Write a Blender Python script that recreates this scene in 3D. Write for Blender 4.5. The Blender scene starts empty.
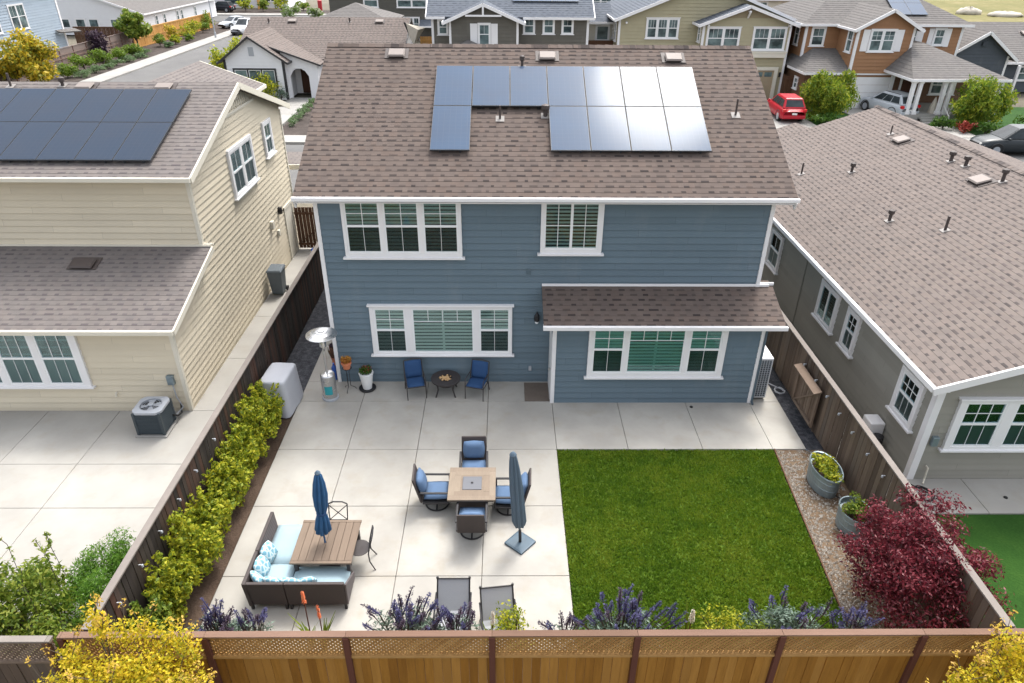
import bpy, bmesh, math, random
from mathutils import Vector, Matrix
SC = bpy.context.scene
COL = SC.collection
R = math.radians
random.seed(7)
Z = Vector((0, 0, 1))
def V(*a): return Vector(a)

# ------------------------------------------------------------------ node materials
class NT:
    def __init__(s, name):
        s.m = bpy.data.materials.new(name); s.m.use_nodes = True
        s.t = s.m.node_tree; s.n = s.t.nodes; s.l = s.t.links
        s.b = s.n['Principled BSDF']; s.out = s.n['Material Output']
    def node(s, typ, ins=None, **props):
        n = s.n.new(typ)
        for k, v in props.items(): setattr(n, k, v)
        for k, v in (ins or {}).items(): s.put(n.inputs[k], v)
        return n
    def put(s, sock, v):
        if isinstance(v, bpy.types.NodeSocket): s.l.new(v, sock)
        else:
            if isinstance(v, tuple) and len(v) == 3 and sock.type == 'RGBA': v = (*v, 1)
            sock.default_value = v
    def math(s, op, a, b=0.0, c=None):
        n = s.node('ShaderNodeMath', {0: a, 1: b}, operation=op)
        if c is not None: s.put(n.inputs[2], c)
        return n.outputs[0]
    def mix(s, f, a, b, mode='MIX'):
        n = s.node('ShaderNodeMix', data_type='RGBA', blend_type=mode)
        s.put(n.inputs[0], f); s.put(n.inputs[6], a); s.put(n.inputs[7], b)
        return n.outputs[2]
    def ramp(s, f, stops, interp='LINEAR'):
        n = s.node('ShaderNodeValToRGB', {0: f}); n.color_ramp.interpolation = interp
        e = n.color_ramp.elements
        while len(e) < len(stops): e.new(0.5)
        for i, (p, c) in enumerate(stops):
            e[i].position = p; e[i].color = (*c, 1) if len(c) == 3 else c
        return n.outputs[0]
    def noise(s, vec, scale, detail=3, rough=.55):
        n = s.node('ShaderNodeTexNoise', {'Scale': scale, 'Detail': detail, 'Roughness': rough})
        if vec is not None: s.l.new(vec, n.inputs['Vector'])
        return n.outputs['Fac']
    def obj(s): return s.node('ShaderNodeTexCoord').outputs['Object']
    def geo(s): return s.node('ShaderNodeNewGeometry')
    def scaled(s, vec, sc):
        return s.node('ShaderNodeMapping', {'Vector': vec, 'Scale': sc}).outputs[0]
    def bump(s, h, strength, dist=.02):
        n = s.node('ShaderNodeBump', {'Height': h, 'Strength': strength, 'Distance': dist})
        s.l.new(n.outputs[0], s.b.inputs['Normal'])
    def set(s, **k):
        names = dict(color='Base Color', rough='Roughness', metal='Metallic', spec='Specular IOR Level')
        for a, v in k.items(): s.put(s.b.inputs[names.get(a, a)], v)
        return s

def mul(c, k): return tuple(min(1, x*k) for x in c)

def plain(name, col, rough=.6, var=.12, scale=3.0, metal=0.0, spec=.4, fine=40.0):
    """paint / metal / fabric: base colour broken up by two scales of noise"""
    t = NT(name); o = t.obj()
    f = t.noise(o, scale, 4); g = t.noise(o, fine, 2)
    c = t.mix(f, mul(col, 1-var*1.4), mul(col, 1+var*1.4))
    c = t.mix(t.math('MULTIPLY', g, .5), c, mul(col, 1-var))
    t.set(color=c, rough=t.math('ADD', t.math('MULTIPLY', f, .15), rough-.07), metal=metal, spec=spec)
    return t.m

def siding(name, col, lap):
    t = NT(name); uv = t.node('ShaderNodeUVMap').outputs[0]
    sp = t.node('ShaderNodeSeparateXYZ', {0: uv})
    row = t.math('FLOOR', t.math('DIVIDE', sp.outputs[1], lap))
    board = t.math('FLOOR', t.math('ADD', t.math('DIVIDE', sp.outputs[0], 3.66), t.math('MULTIPLY', row, .37)))
    wn = t.node('ShaderNodeTexWhiteNoise', {'Vector': t.node('ShaderNodeCombineXYZ', {0: row, 1: board}).outputs[0]}, noise_dimensions='3D')
    big = t.noise(uv, .6, 4); st = t.noise(t.scaled(uv, (2, 30, 1)), 3, 3)
    v = t.math('ADD', t.math('ADD', t.math('MULTIPLY', wn.outputs[0], .20), t.math('MULTIPLY', big, .26)), t.math('MULTIPLY', st, .14))
    c = t.mix(v, mul(col, .76), mul(col, 1.28))
    dust = t.noise(t.scaled(uv, (1.5, .5, 1)), 1.2, 4); c = t.mix(t.math('MULTIPLY', t.ramp(dust, [(.55, (0, 0, 0)), (.8, (1, 1, 1))]), .09), c, (.42, .40, .36))
    bj = t.math('FRACT', t.math('ADD', t.math('DIVIDE', sp.outputs[0], 3.66), t.math('MULTIPLY', row, .37)))
    c = t.mix(t.math('MULTIPLY', t.math('LESS_THAN', bj, .0028), .5), c, mul(col, .45))
    t.set(color=c, rough=.62, spec=.25); t.bump(st, .12, .01)
    return t.m

def shingles(name, tones, exp=.165, dash=(.05, .042, .042), dashp=.5):
    """laminated asphalt shingles: random tabs per course, printed dark band under the laminated tabs"""
    t = NT(name); uv = t.node('ShaderNodeUVMap').outputs[0]
    sp = t.node('ShaderNodeSeparateXYZ', {0: uv}); u, v = sp.outputs[0], sp.outputs[1]
    vr = t.math('DIVIDE', v, exp); row = t.math('FLOOR', vr); fr = t.math('SUBTRACT', vr, row)
    rn = t.node('ShaderNodeTexWhiteNoise', {1: row}, noise_dimensions='1D').outputs[0]
    uu = t.math('ADD', t.math('DIVIDE', u, exp*1.75), t.math('MULTIPLY', rn, 17.3))
    wob = t.noise(t.node('ShaderNodeCombineXYZ', {0: uu, 1: row}).outputs[0], .8, 1)
    uu = t.math('ADD', uu, t.math('MULTIPLY', wob, .9)); col = t.math('FLOOR', uu); fu = t.math('SUBTRACT', uu, col)
    w = t.node('ShaderNodeTexWhiteNoise', {'Vector': t.node('ShaderNodeCombineXYZ', {0: col, 1: row}).outputs[0]}, noise_dimensions='3D')
    wc = t.node('ShaderNodeSeparateColor', {0: w.outputs[1]})
    tab = t.math('LESS_THAN', fu, t.math('ADD', t.math('MULTIPLY', wc.outputs[1], .35), .28))
    tw = t.node('ShaderNodeTexWhiteNoise', {'Vector': t.node('ShaderNodeCombineXYZ', {0: t.math('ADD', col, t.math('MULTIPLY', tab, .5)), 1: row}).outputs[0]}, noise_dimensions='3D')
    n = len(tones)
    c = t.ramp(tw.outputs[0], [(i/n, tones[i]) for i in range(n)], 'CONSTANT')
    c = t.mix(.40, c, tones[0])
    big = t.noise(uv, .35, 4); mid = t.noise(uv, 2.2, 3); gr = t.noise(uv, 60, 2); str_ = t.noise(t.scaled(uv, (1.6, .25, 1)), 1.0, 3)
    c = t.mix(t.math('MULTIPLY', big, .7), c, tones[0])
    c = t.mix(.35, c, t.ramp(mid, [(.3, mul(tones[1], .8)), (.7, mul(tones[2], 1.1))]))
    c = t.mix(t.math('MULTIPLY', t.ramp(str_, [(.5, (0, 0, 0)), (.75, (1, 1, 1))]), .25), c, mul(tones[0], .62))
    c = t.mix(t.math('MULTIPLY', gr, .45), c, mul(tones[0], .6))
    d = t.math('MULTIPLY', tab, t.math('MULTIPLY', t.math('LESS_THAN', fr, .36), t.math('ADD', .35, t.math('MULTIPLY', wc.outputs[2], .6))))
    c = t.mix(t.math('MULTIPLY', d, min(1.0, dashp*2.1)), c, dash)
    t.set(color=c, rough=.93, spec=.15); t.bump(gr, .4, .01)
    return t.m

def wood(name, cols, stretch=(14, 14, 1.2), rough=.8, island=.75):
    t = NT(name); g = t.geo(); o = t.obj()
    f = t.noise(t.scaled(o, stretch), 1.2, 5, .65); big = t.noise(o, .8, 4); fine = t.noise(t.scaled(o, tuple(x*4 for x in stretch)), 1.5, 3)
    v = t.math('ADD', t.math('MULTIPLY', g.outputs['Random Per Island'], island), t.math('MULTIPLY', t.math('ADD', f, big), (1-island)*.7))
    n = len(cols)
    c = t.ramp(v, [(i/(n-1), cols[i]) for i in range(n)])
    c = t.mix(t.math('MULTIPLY', t.math('SUBTRACT', 1.0, f), .55), c, mul(cols[0], .55))
    t.set(color=c, rough=rough, spec=.25); t.bump(fine, .3, .01)
    return t.m

def leaf(name, cols, trans=.45, rough=.55):
    t = NT(name); g = t.geo(); o = t.obj()
    big = t.noise(o, 1.6, 3)
    v = t.math('ADD', t.math('MULTIPLY', g.outputs['Random Per Island'], .72), t.math('MULTIPLY', t.math('SUBTRACT', big, .25), .56))
    n = len(cols)
    c = t.ramp(v, [(.05+.9*i/(n-1), cols[i]) for i in range(n)])
    t.set(color=c, rough=rough, spec=.3)
    tr = t.node('ShaderNodeBsdfTranslucent', {'Color': c})
    mx = t.node('ShaderNodeMixShader', {0: trans, 1: t.b.outputs[0], 2: tr.outputs[0]})
    t.l.new(mx.outputs[0], t.out.inputs[0])
    return t.m

def concrete(name, col, stain=.35, scale=.45):
    t = NT(name); o = t.obj(); g = t.geo()
    a = t.noise(o, scale, 5, .6); b = t.noise(o, 2.3, 4); f = t.noise(o, 45, 3)
    isl = g.outputs['Random Per Island']
    c = t.mix(t.ramp(a, [(.35, (0, 0, 0)), (.68, (1, 1, 1))]), mul(col, 1-stain*.55), mul(col, 1.08))
    c = t.mix(t.math('MULTIPLY', t.ramp(b, [(.52, (0, 0, 0)), (.8, (1, 1, 1))]), stain), c, (col[0]*.70, col[1]*.62, col[2]*.48))
    c = t.mix(t.math('MULTIPLY', isl, .20), c, mul(col, .72))
    c = t.mix(t.math('MULTIPLY', f, .22), c, mul(col, .78))
    t.set(color=c, rough=.85, spec=.25); t.bump(f, .15, .01)
    return t.m

def ground_mat(name, cols, scale, fine=30, rough=.95):
    t = NT(name); o = t.obj()
    a = t.noise(o, scale, 6, .65); f = t.noise(o, fine, 4)
    n = len(cols)
    v = t.math('ADD', t.math('MULTIPLY', a, .6), t.math('MULTIPLY', f, .4))
    c = t.ramp(v, [(.32+.36*i/(n-1), cols[i]) for i in range(n)])
    t.set(color=c, rough=rough, spec=.2); t.bump(f, .5, .03)
    return t.m

def glass(name, tint, rough=.03):
    t = NT(name)
    fr = t.node('ShaderNodeFresnel', {'IOR': 1.5})
    gl = t.node('ShaderNodeBsdfGlossy', {'Color': (.80, .95, 1), 'Roughness': rough})
    tp = t.node('ShaderNodeBsdfTransparent', {'Color': tint})
    mx = t.node('ShaderNodeMixShader', {0: t.math('ADD', t.math('MULTIPLY', fr.outputs[0], .9), .005), 1: tp.outputs[0], 2: gl.outputs[0]})
    t.l.new(mx.outputs[0], t.out.inputs[0])
    return t.m

def dark_glass(name, lo, hi):
    t = NT(name); g = t.geo(); o = t.obj()
    w = t.noise(t.scaled(o, (1.1, 1.1, 1.6)), .8, 3)
    c = t.mix(t.ramp(w, [(.35, (0, 0, 0)), (.65, (1, 1, 1))]), lo, hi)
    t.set(color=c, rough=.06, spec=.25)
    return t.m

def solar_mat(name='solar_cells', k=1.0, g=(.13, .15, .19)):
    t = NT(name); uv = t.node('ShaderNodeUVMap').outputs[0]
    sp = t.node('ShaderNodeSeparateXYZ', {0: uv})
    gx = t.math('FRACT', t.math('DIVIDE', sp.outputs[0], .165)); gy = t.math('FRACT', t.math('DIVIDE', sp.outputs[1], .165))
    ln = t.math('MAXIMUM', t.math('LESS_THAN', gx, .05), t.math('LESS_THAN', gy, .05))
    isl = t.geo().outputs['Random Per Island']
    n = t.noise(t.obj(), .8, 3)
    c = t.mix(isl, (.044*k, .088*k, .155*k), (.070*k, .112*k, .180*k))  # blue of the reflected sky is painted into the cell colour
    c = t.mix(t.math('MULTIPLY', n, .6), c, (.072*k**.5, .074*k**.5, .090*k**.5))
    c = t.mix(t.math('MULTIPLY', ln, .22), c, g)
    t.set(color=c, rough=.13, spec=.055)
    return t.m

M = {}
def setup_mats():
    m = M
    m['blue_siding'] = siding('blue_siding', (.135, .188, .226), .19)
    m['tan_siding'] = siding('tan_siding', (.68, .605, .465), .19)
    m['sage_siding'] = siding('sage_siding', (.31, .298, .258), .19)
    m['dark_siding'] = siding('dark_siding', (.135, .125, .105), .22)
    m['stucco_tan'] = plain('stucco_tan', (.40, .36, .24), .9, .08, 2, fine=60)
    m['beige_panel'] = plain('beige_panel', (.30, .25, .16), .85, .1)
    m['brown_siding'] = siding('brown_siding', (.34, .180, .092), .22)
    m['brown_dark'] = siding('brown_dark', (.16, .085, .05), .22)
    m['slate_siding'] = siding('slate_siding', (.085, .098, .115), .22)
    m['ltblue_siding'] = siding('ltblue_siding', (.36, .43, .50), .24)
    m['white_stucco'] = plain('white_stucco', (.74, .74, .75), .9, .05, 2)
    m['olive_wall'] = siding('olive_wall', (.105, .10, .085), .25)
    m['white'] = plain('white_trim', (.78, .77, .77), .5, .05, 2)
    m['cream_trim'] = plain('cream_trim', (.66, .62, .52), .55, .05, 2)
    m['vinyl'] = plain('white_vinyl', (.80, .81, .81), .35, .03, 2)
    m['black_trim'] = plain('black_trim', (.03, .03, .032), .5)
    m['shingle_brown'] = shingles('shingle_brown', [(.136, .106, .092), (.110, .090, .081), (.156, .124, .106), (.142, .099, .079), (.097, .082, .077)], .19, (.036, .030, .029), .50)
    m['shingle_grey'] = shingles('shingle_grey', [(.180, .160, .150), (.160, .146, .140), (.202, .178, .164), (.178, .150, .138), (.148, .138, .138)], .19, (.085, .074, .078), .42)
    m['shingle_taupe'] = shingles('shingle_taupe', [(.182, .152, .137), (.160, .138, .127), (.205, .172, .153), (.186, .148, .128), (.150, .133, .126)], .19, (.060, .052, .051), .50)
    m['shingle_slate'] = shingles('shingle_slate', [(.125, .14, .165), (.11, .125, .15), (.15, .165, .19), (.13, .14, .155), (.105, .115, .14)], .3, (.05, .055, .07), .3)
    m['shingle_far'] = shingles('shingle_far', [(.170, .160, .152), (.158, .150, .144), (.188, .175, .165), (.165, .154, .147), (.150, .146, .145)], .3, (.11, .10, .10), .3)
    m['glass'] = glass('window_glass', (.84, .905, .89))
    m['screen'] = glass('screened_glass', (.50, .575, .57), .3)
    m['blind'] = plain('blind_slats', (.34, .43, .41), .5, .05)
    m['blind_light'] = plain('pale_shutters', (.62, .67, .645), .5, .04); m['blind_teal_reflection'] = plain('teal_reflection_shutters', (.26, .50, .47), .5, .05)  # teal one: reflection in the panes, painted into the slat colour
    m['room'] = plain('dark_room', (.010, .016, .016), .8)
    m['far_glass'] = dark_glass('far_glass', (.035, .05, .055), (.16, .22, .22))
    m['concrete'] = concrete('patio_concrete', (.405, .386, .348), .48)
    m['concrete_white'] = concrete('pale_concrete', (.385, .370, .338), .34)
    m['sidewalk'] = concrete('sidewalk_concrete', (.33, .32, .30), .25)
    m['asphalt'] = ground_mat('asphalt', [(.105, .104, .104), (.135, .133, .13), (.165, .163, .158)], .3, 20)
    m['soil'] = ground_mat('soil', [(.035, .024, .017), (.075, .05, .036), (.12, .085, .062)], 1.5, 22)
    m['mulch'] = ground_mat('mulch', [(.03, .024, .022), (.06, .048, .042), (.11, .09, .08)], 1.0, 14)
    m['darkgravel'] = ground_mat('dark_gravel', [(.012, .013, .016), (.05, .052, .06), (.13, .13, .14)], 6, 38)
    m['gravel'] = ground_mat('tan_gravel', [(.075, .048, .030), (.135, .092, .058), (.23, .18, .13)], 1.3, 26)
    m['ground'] = ground_mat('dry_ground', [(.09, .08, .06), (.14, .125, .095), (.20, .18, .14)], .08, 2)
    m['field'] = ground_mat('field_grass', [(.085, .095, .028), (.155, .14, .05), (.26, .21, .11)], .06, .9)
    m['lawn_base'] = ground_mat('lawn_base', [(.028, .060, .005), (.055, .100, .008), (.090, .125, .014)], 1.2, 24)
    m['lawn_far'] = ground_mat('lawn_far', [(.012, .045, .005), (.020, .065, .008), (.035, .090, .012)], .8, 20)
    m['grass'] = grass_mat()
    # foliage
    m['lime_leaf'] = leaf('lime_leaf', [(.06, .105, .010), (.20, .26, .018), (.40, .41, .026), (.58, .51, .04)])
    m['dark_leaf'] = leaf('dark_leaf', [(.03, .075, .012), (.06, .13, .016), (.11, .19, .025)])
    m['green_leaf'] = leaf('green_leaf', [(.05, .105, .015), (.115, .18, .02), (.21, .27, .03), (.33, .34, .06)])
    m['fine_leaf'] = leaf('fine_leaf', [(.06, .15, .015), (.10, .22, .02), (.16, .28, .03)])
    m['yellow_leaf'] = leaf('yellow_leaf', [(.18, .22, .018), (.48, .42, .020), (.70, .54, .028), (.76, .54, .045)], .5)
    m['yellow_tip'] = leaf('yellow_tip', [(.56, .43, .04), (.60, .40, .07), (.55, .32, .11)], .4)
    m['tree_yellow'] = leaf('tree_yellow', [(.10, .15, .02), (.28, .27, .025), (.55, .41, .03), (.68, .48, .04)])
    m['maple_leaf'] = leaf('maple_leaf', [(.038, .008, .013), (.11, .014, .024), (.20, .024, .036), (.27, .09, .10)], .35, .4)
    m['plum_leaf'] = leaf('plum_leaf', [(.03, .018, .03), (.06, .03, .05)], .2)
    m['sage_leaf'] = leaf('sage_leaf', [(.06, .10, .075), (.13, .19, .14), (.23, .29, .24)], .2)
    m['purple_flower'] = leaf('purple_flower', [(.032, .030, .075), (.066, .064, .15), (.13, .125, .24)], .2)
    m['spent_flower'] = leaf('spent_flower', [(.028, .020, .034), (.055, .038, .060), (.095, .07, .10)], .1)
    m['white_flower'] = leaf('white_flower', [(.6, .55, .45), (.75, .72, .62)], .3)
    m['coral'] = leaf('coral_flower', [(.70, .14, .05), (.82, .24, .10), (.80, .36, .18)], .3)
    m['orange_leaf'] = leaf('orange_leaf', [(.35, .12, .03), (.55, .26, .05), (.30, .20, .05)], .3)
    m['ball_leaf'] = leaf('ball_leaf', [(.07, .13, .012), (.13, .21, .02), (.20, .28, .03)])
    m['blue_leaf'] = leaf('blue_leaf', [(.10, .17, .07), (.17, .24, .11)])
    m['red_leaf'] = leaf('red_leaf', [(.25, .04, .03), (.4, .08, .05)])
    m['bark'] = wood('bark', [(.05, .038, .028), (.10, .08, .06), (.15, .12, .09)])
    # fences / furniture
    m['fence_weather'] = wood('weathered_fence', [(.024, .020, .018), (.042, .034, .030), (.064, .051, .043), (.105, .052, .036), (.082, .070, .061)])
    m['fence_brown'] = wood('brown_fence', [(.060, .043, .033), (.105, .075, .056), (.15, .108, .080), (.20, .148, .108), (.115, .098, .085)])
    m['fence_rail'] = wood('grey_rail', [(.165, .142, .125), (.215, .188, .168), (.265, .235, .21)], (3, 3, 3))
    m['fence_gold'] = wood('golden_boards', [(.15, .060, .008), (.26, .112, .014), (.36, .168, .026), (.43, .215, .045), (.29, .14, .028)])
    m['lattice'] = wood('lattice_wood', [(.28, .145, .045), (.37, .205, .068), (.44, .26, .095)], (6, 6, 6))
    m['redwood'] = wood('redwood_rail', [(.135, .078, .052), (.18, .106, .074), (.22, .136, .10)], (1.2, 8, 8))
    m['post_brown'] = wood('post_brown', [(.075, .026, .018), (.11, .038, .025), (.13, .05, .032)])
    m['fence_new'] = wood('new_fence', [(.50, .25, .07), (.60, .32, .10), (.68, .38, .13)])
    m['fence_old'] = wood('old_fence', [(.17, .132, .115), (.22, .172, .15), (.28, .218, .19), (.25, .14, .10)])
    m['gate_wood'] = wood('gate_wood', [(.07, .035, .02), (.12, .06, .035), (.16, .085, .05)])
    m['raw_wood'] = wood('raw_wood', [(.12, .085, .06), (.19, .135, .10), (.25, .19, .145)], (4, 4, 4))
    m['table_wood'] = wood('table_slats', [(.155, .115, .085), (.195, .145, .108), (.235, .178, .132)], (12, 1.5, 12))
    m['travertine'] = wood('table_tiles', [(.205, .160, .120), (.255, .200, .150), (.30, .245, .185)], (8, 2, 2))
    m['wicker'] = plain('dark_wicker', (.060, .048, .045), .7, .3, 60, fine=150)
    m['wicker_light'] = plain('worn_wicker', (.11, .095, .095), .7, .3, 60, fine=150)
    m['black_metal'] = plain('black_metal', (.022, .021, .023), .45, .15)
    m['bronze'] = plain('bronze_metal', (.045, .038, .038), .5, .2)
    m['cush_blue'] = plain('blue_fabric', (.088, .148, .250), .85, .14, 5, fine=30)
    m['cush_light'] = plain('light_blue_fabric', (.29, .385, .425), .9, .08, 4)
    m['cush_navy'] = plain('navy_fabric', (.018, .060, .155), .8, .15)
    m['pillow'] = pillow_mat()
    m['umb_blue'] = plain('blue_canvas', (.022, .095, .215), .7, .25, 6)
    m['umb_grey'] = plain('slate_canvas', (.085, .125, .165), .75, .15, 4)
    m['base_stone'] = plain('slate_base', (.065, .105, .14), .5, .3, 6)
    m['cover'] = plain('grey_cover', (.43, .44, .47), .7, .08, 3)
    m['steel'] = plain('steel', (.62, .62, .62), .28, .08, 4, metal=.9)
    m['galv'] = plain('galvanised', (.27, .335, .365), .42, .18, 5, metal=.55)
    m['teal'] = plain('teal_label', (.03, .32, .36), .4, .05)
    m['terracotta'] = plain('terracotta', (.58, .20, .10), .8, .12)
    m['white_glaze'] = plain('white_glaze', (.80, .80, .79), .3, .03)
    m['char_pot'] = plain('charcoal_saucer', (.02, .02, .022), .6)
    m['mat_brown'] = plain('door_mat', (.135, .108, .088), .95, .15, 8)
    m['rock'] = plain('amber_rock', (.62, .40, .20), .5, .45, 18)
    m['sling'] = sling_mat()
    m['ac_grey'] = plain('ac_paint', (.38, .40, .43), .5, .06)
    m['lid_grey'] = plain('lid_grey', (.12, .125, .14), .55, .08)
    m['ac_dark'] = plain('ac_grille', (.045, .06, .07), .5, .15)
    m['bin'] = plain('grey_bin', (.10, .12, .135), .55, .08)
    m['rubber'] = plain('black_rubber', (.015, .015, .016), .7)
    m['vent_tan'] = plain('vent_tan', (.22, .185, .165), .6, .1)
    m['vent_dark'] = plain('vent_dark', (.07, .055, .05), .6, .15)
    m['flash'] = plain('flashing', (.24, .22, .205), .6, .1)
    m['solar'] = solar_mat()
    m['solar_dark'] = solar_mat('dark_solar_cells', .44, (.085, .085, .095)); m['panel_frame'] = plain('panel_frame', (.045, .052, .062), .45, .08)
    m['alu'] = plain('aluminium', (.40, .43, .47), .4, .05, metal=.5)
    m['car_red'] = car_paint('red_paint', (.42, .012, .025))
    m['car_silver'] = car_paint('silver_paint', (.42, .45, .48))
    m['car_grey'] = car_paint('graphite_paint', (.020, .026, .030))
    m['car_white'] = car_paint('white_paint', (.72, .73, .75))
    m['car_black'] = car_paint('black_paint', (.016, .018, .025))
    m['car_glass'] = dark_glass('car_glass', (.012, .016, .02), (.04, .05, .055))
    m['lamp_red'] = plain('red_lens', (.55, .02, .02), .25)
    m['lamp_clear'] = plain('clear_lens', (.75, .77, .8), .15)
    m['plate'] = plain('plate', (.75, .75, .73), .4)
    m['pale_tarp'] = plain('pale_tarp', (.46, .42, .35), .8, .2)
    m['door_white'] = plain('door_paint', (.66, .66, .65), .5, .05)
    m['door_brown'] = wood('brown_door', [(.06, .028, .018), (.10, .045, .028)])
    m['door_tan'] = plain('garage_tan', (.33, .26, .17), .6, .06)
    m['blue_plastic'] = plain('blue_plastic', (.03, .10, .40), .4)
    m['red_plastic'] = plain('red_plastic', (.45, .03, .04), .4)

def grass_mat():
    t = NT('grass_blades'); isl = t.geo().outputs['Random Per Island']; o = t.obj()
    a = t.noise(o, .55, 4); b = t.noise(o, 2.6, 4); st = t.noise(t.scaled(o, (.9, 5, 1)), 1.2, 3)
    v = t.math('ADD', t.math('MULTIPLY', isl, .27), t.math('ADD', t.math('MULTIPLY', t.math('SUBTRACT', a, .3), .62), t.math('ADD', t.math('MULTIPLY', t.math('SUBTRACT', b, .35), .6), t.math('MULTIPLY', t.math('SUBTRACT', st, .4), .25))))
    c = t.ramp(v, [(.03, (.040, .090, .006)), (.24, (.085, .168, .010)), (.45, (.150, .228, .014)), (.68, (.225, .27, .028)), (.92, (.33, .30, .08))])
    t.set(color=c, rough=.6, spec=.25)
    tr = t.node('ShaderNodeBsdfTranslucent', {'Color': c}); mx = t.node('ShaderNodeMixShader', {0: .35, 1: t.b.outputs[0], 2: tr.outputs[0]}); t.l.new(mx.outputs[0], t.out.inputs[0])
    return t.m
def pillow_mat():
    t = NT('patterned_pillow'); o = t.obj()
    v = t.node('ShaderNodeTexVoronoi', {'Vector': o, 'Scale': 9.0}, feature='DISTANCE_TO_EDGE')
    f = t.math('LESS_THAN', v.outputs['Distance'], .13)
    t.set(color=t.mix(f, (.14, .31, .39), (.42, .51, .53)), rough=.9)
    return t.m
def sling_mat():
    t = NT('mesh_sling'); o = t.obj()
    f = t.noise(t.scaled(o, (40, 40, 120)), 2, 2)
    t.set(color=t.mix(f, (.24, .25, .27), (.36, .37, .385)), rough=.75)
    return t.m
def car_paint(name, col):
    t = NT(name); f = t.noise(t.obj(), 2, 3)
    t.set(color=t.mix(f, mul(col, .92), mul(col, 1.06)), rough=.38, spec=.3)
    t.b.inputs['Coat Weight'].default_value = .12
    return t.m

# ------------------------------------------------------------------ objects and meshes
ORG = {}
def empty(name, loc, rz=0.0, label=None, cat=None, group=None):
    o = bpy.data.objects.new(name, None); COL.objects.link(o)
    o.empty_display_size = .2
    o.location = loc; o.rotation_euler = (0, 0, rz); ORG[o] = Vector(loc)
    tag(o, label, cat, group); return o
def tag(o, label=None, cat=None, group=None, kind=None):
    for k, v in (('label', label), ('category', cat), ('group', group), ('kind', kind)):
        if v: o[k] = v
    return o
def root_of(o):
    while o.parent: o = o.parent
    return o

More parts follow.
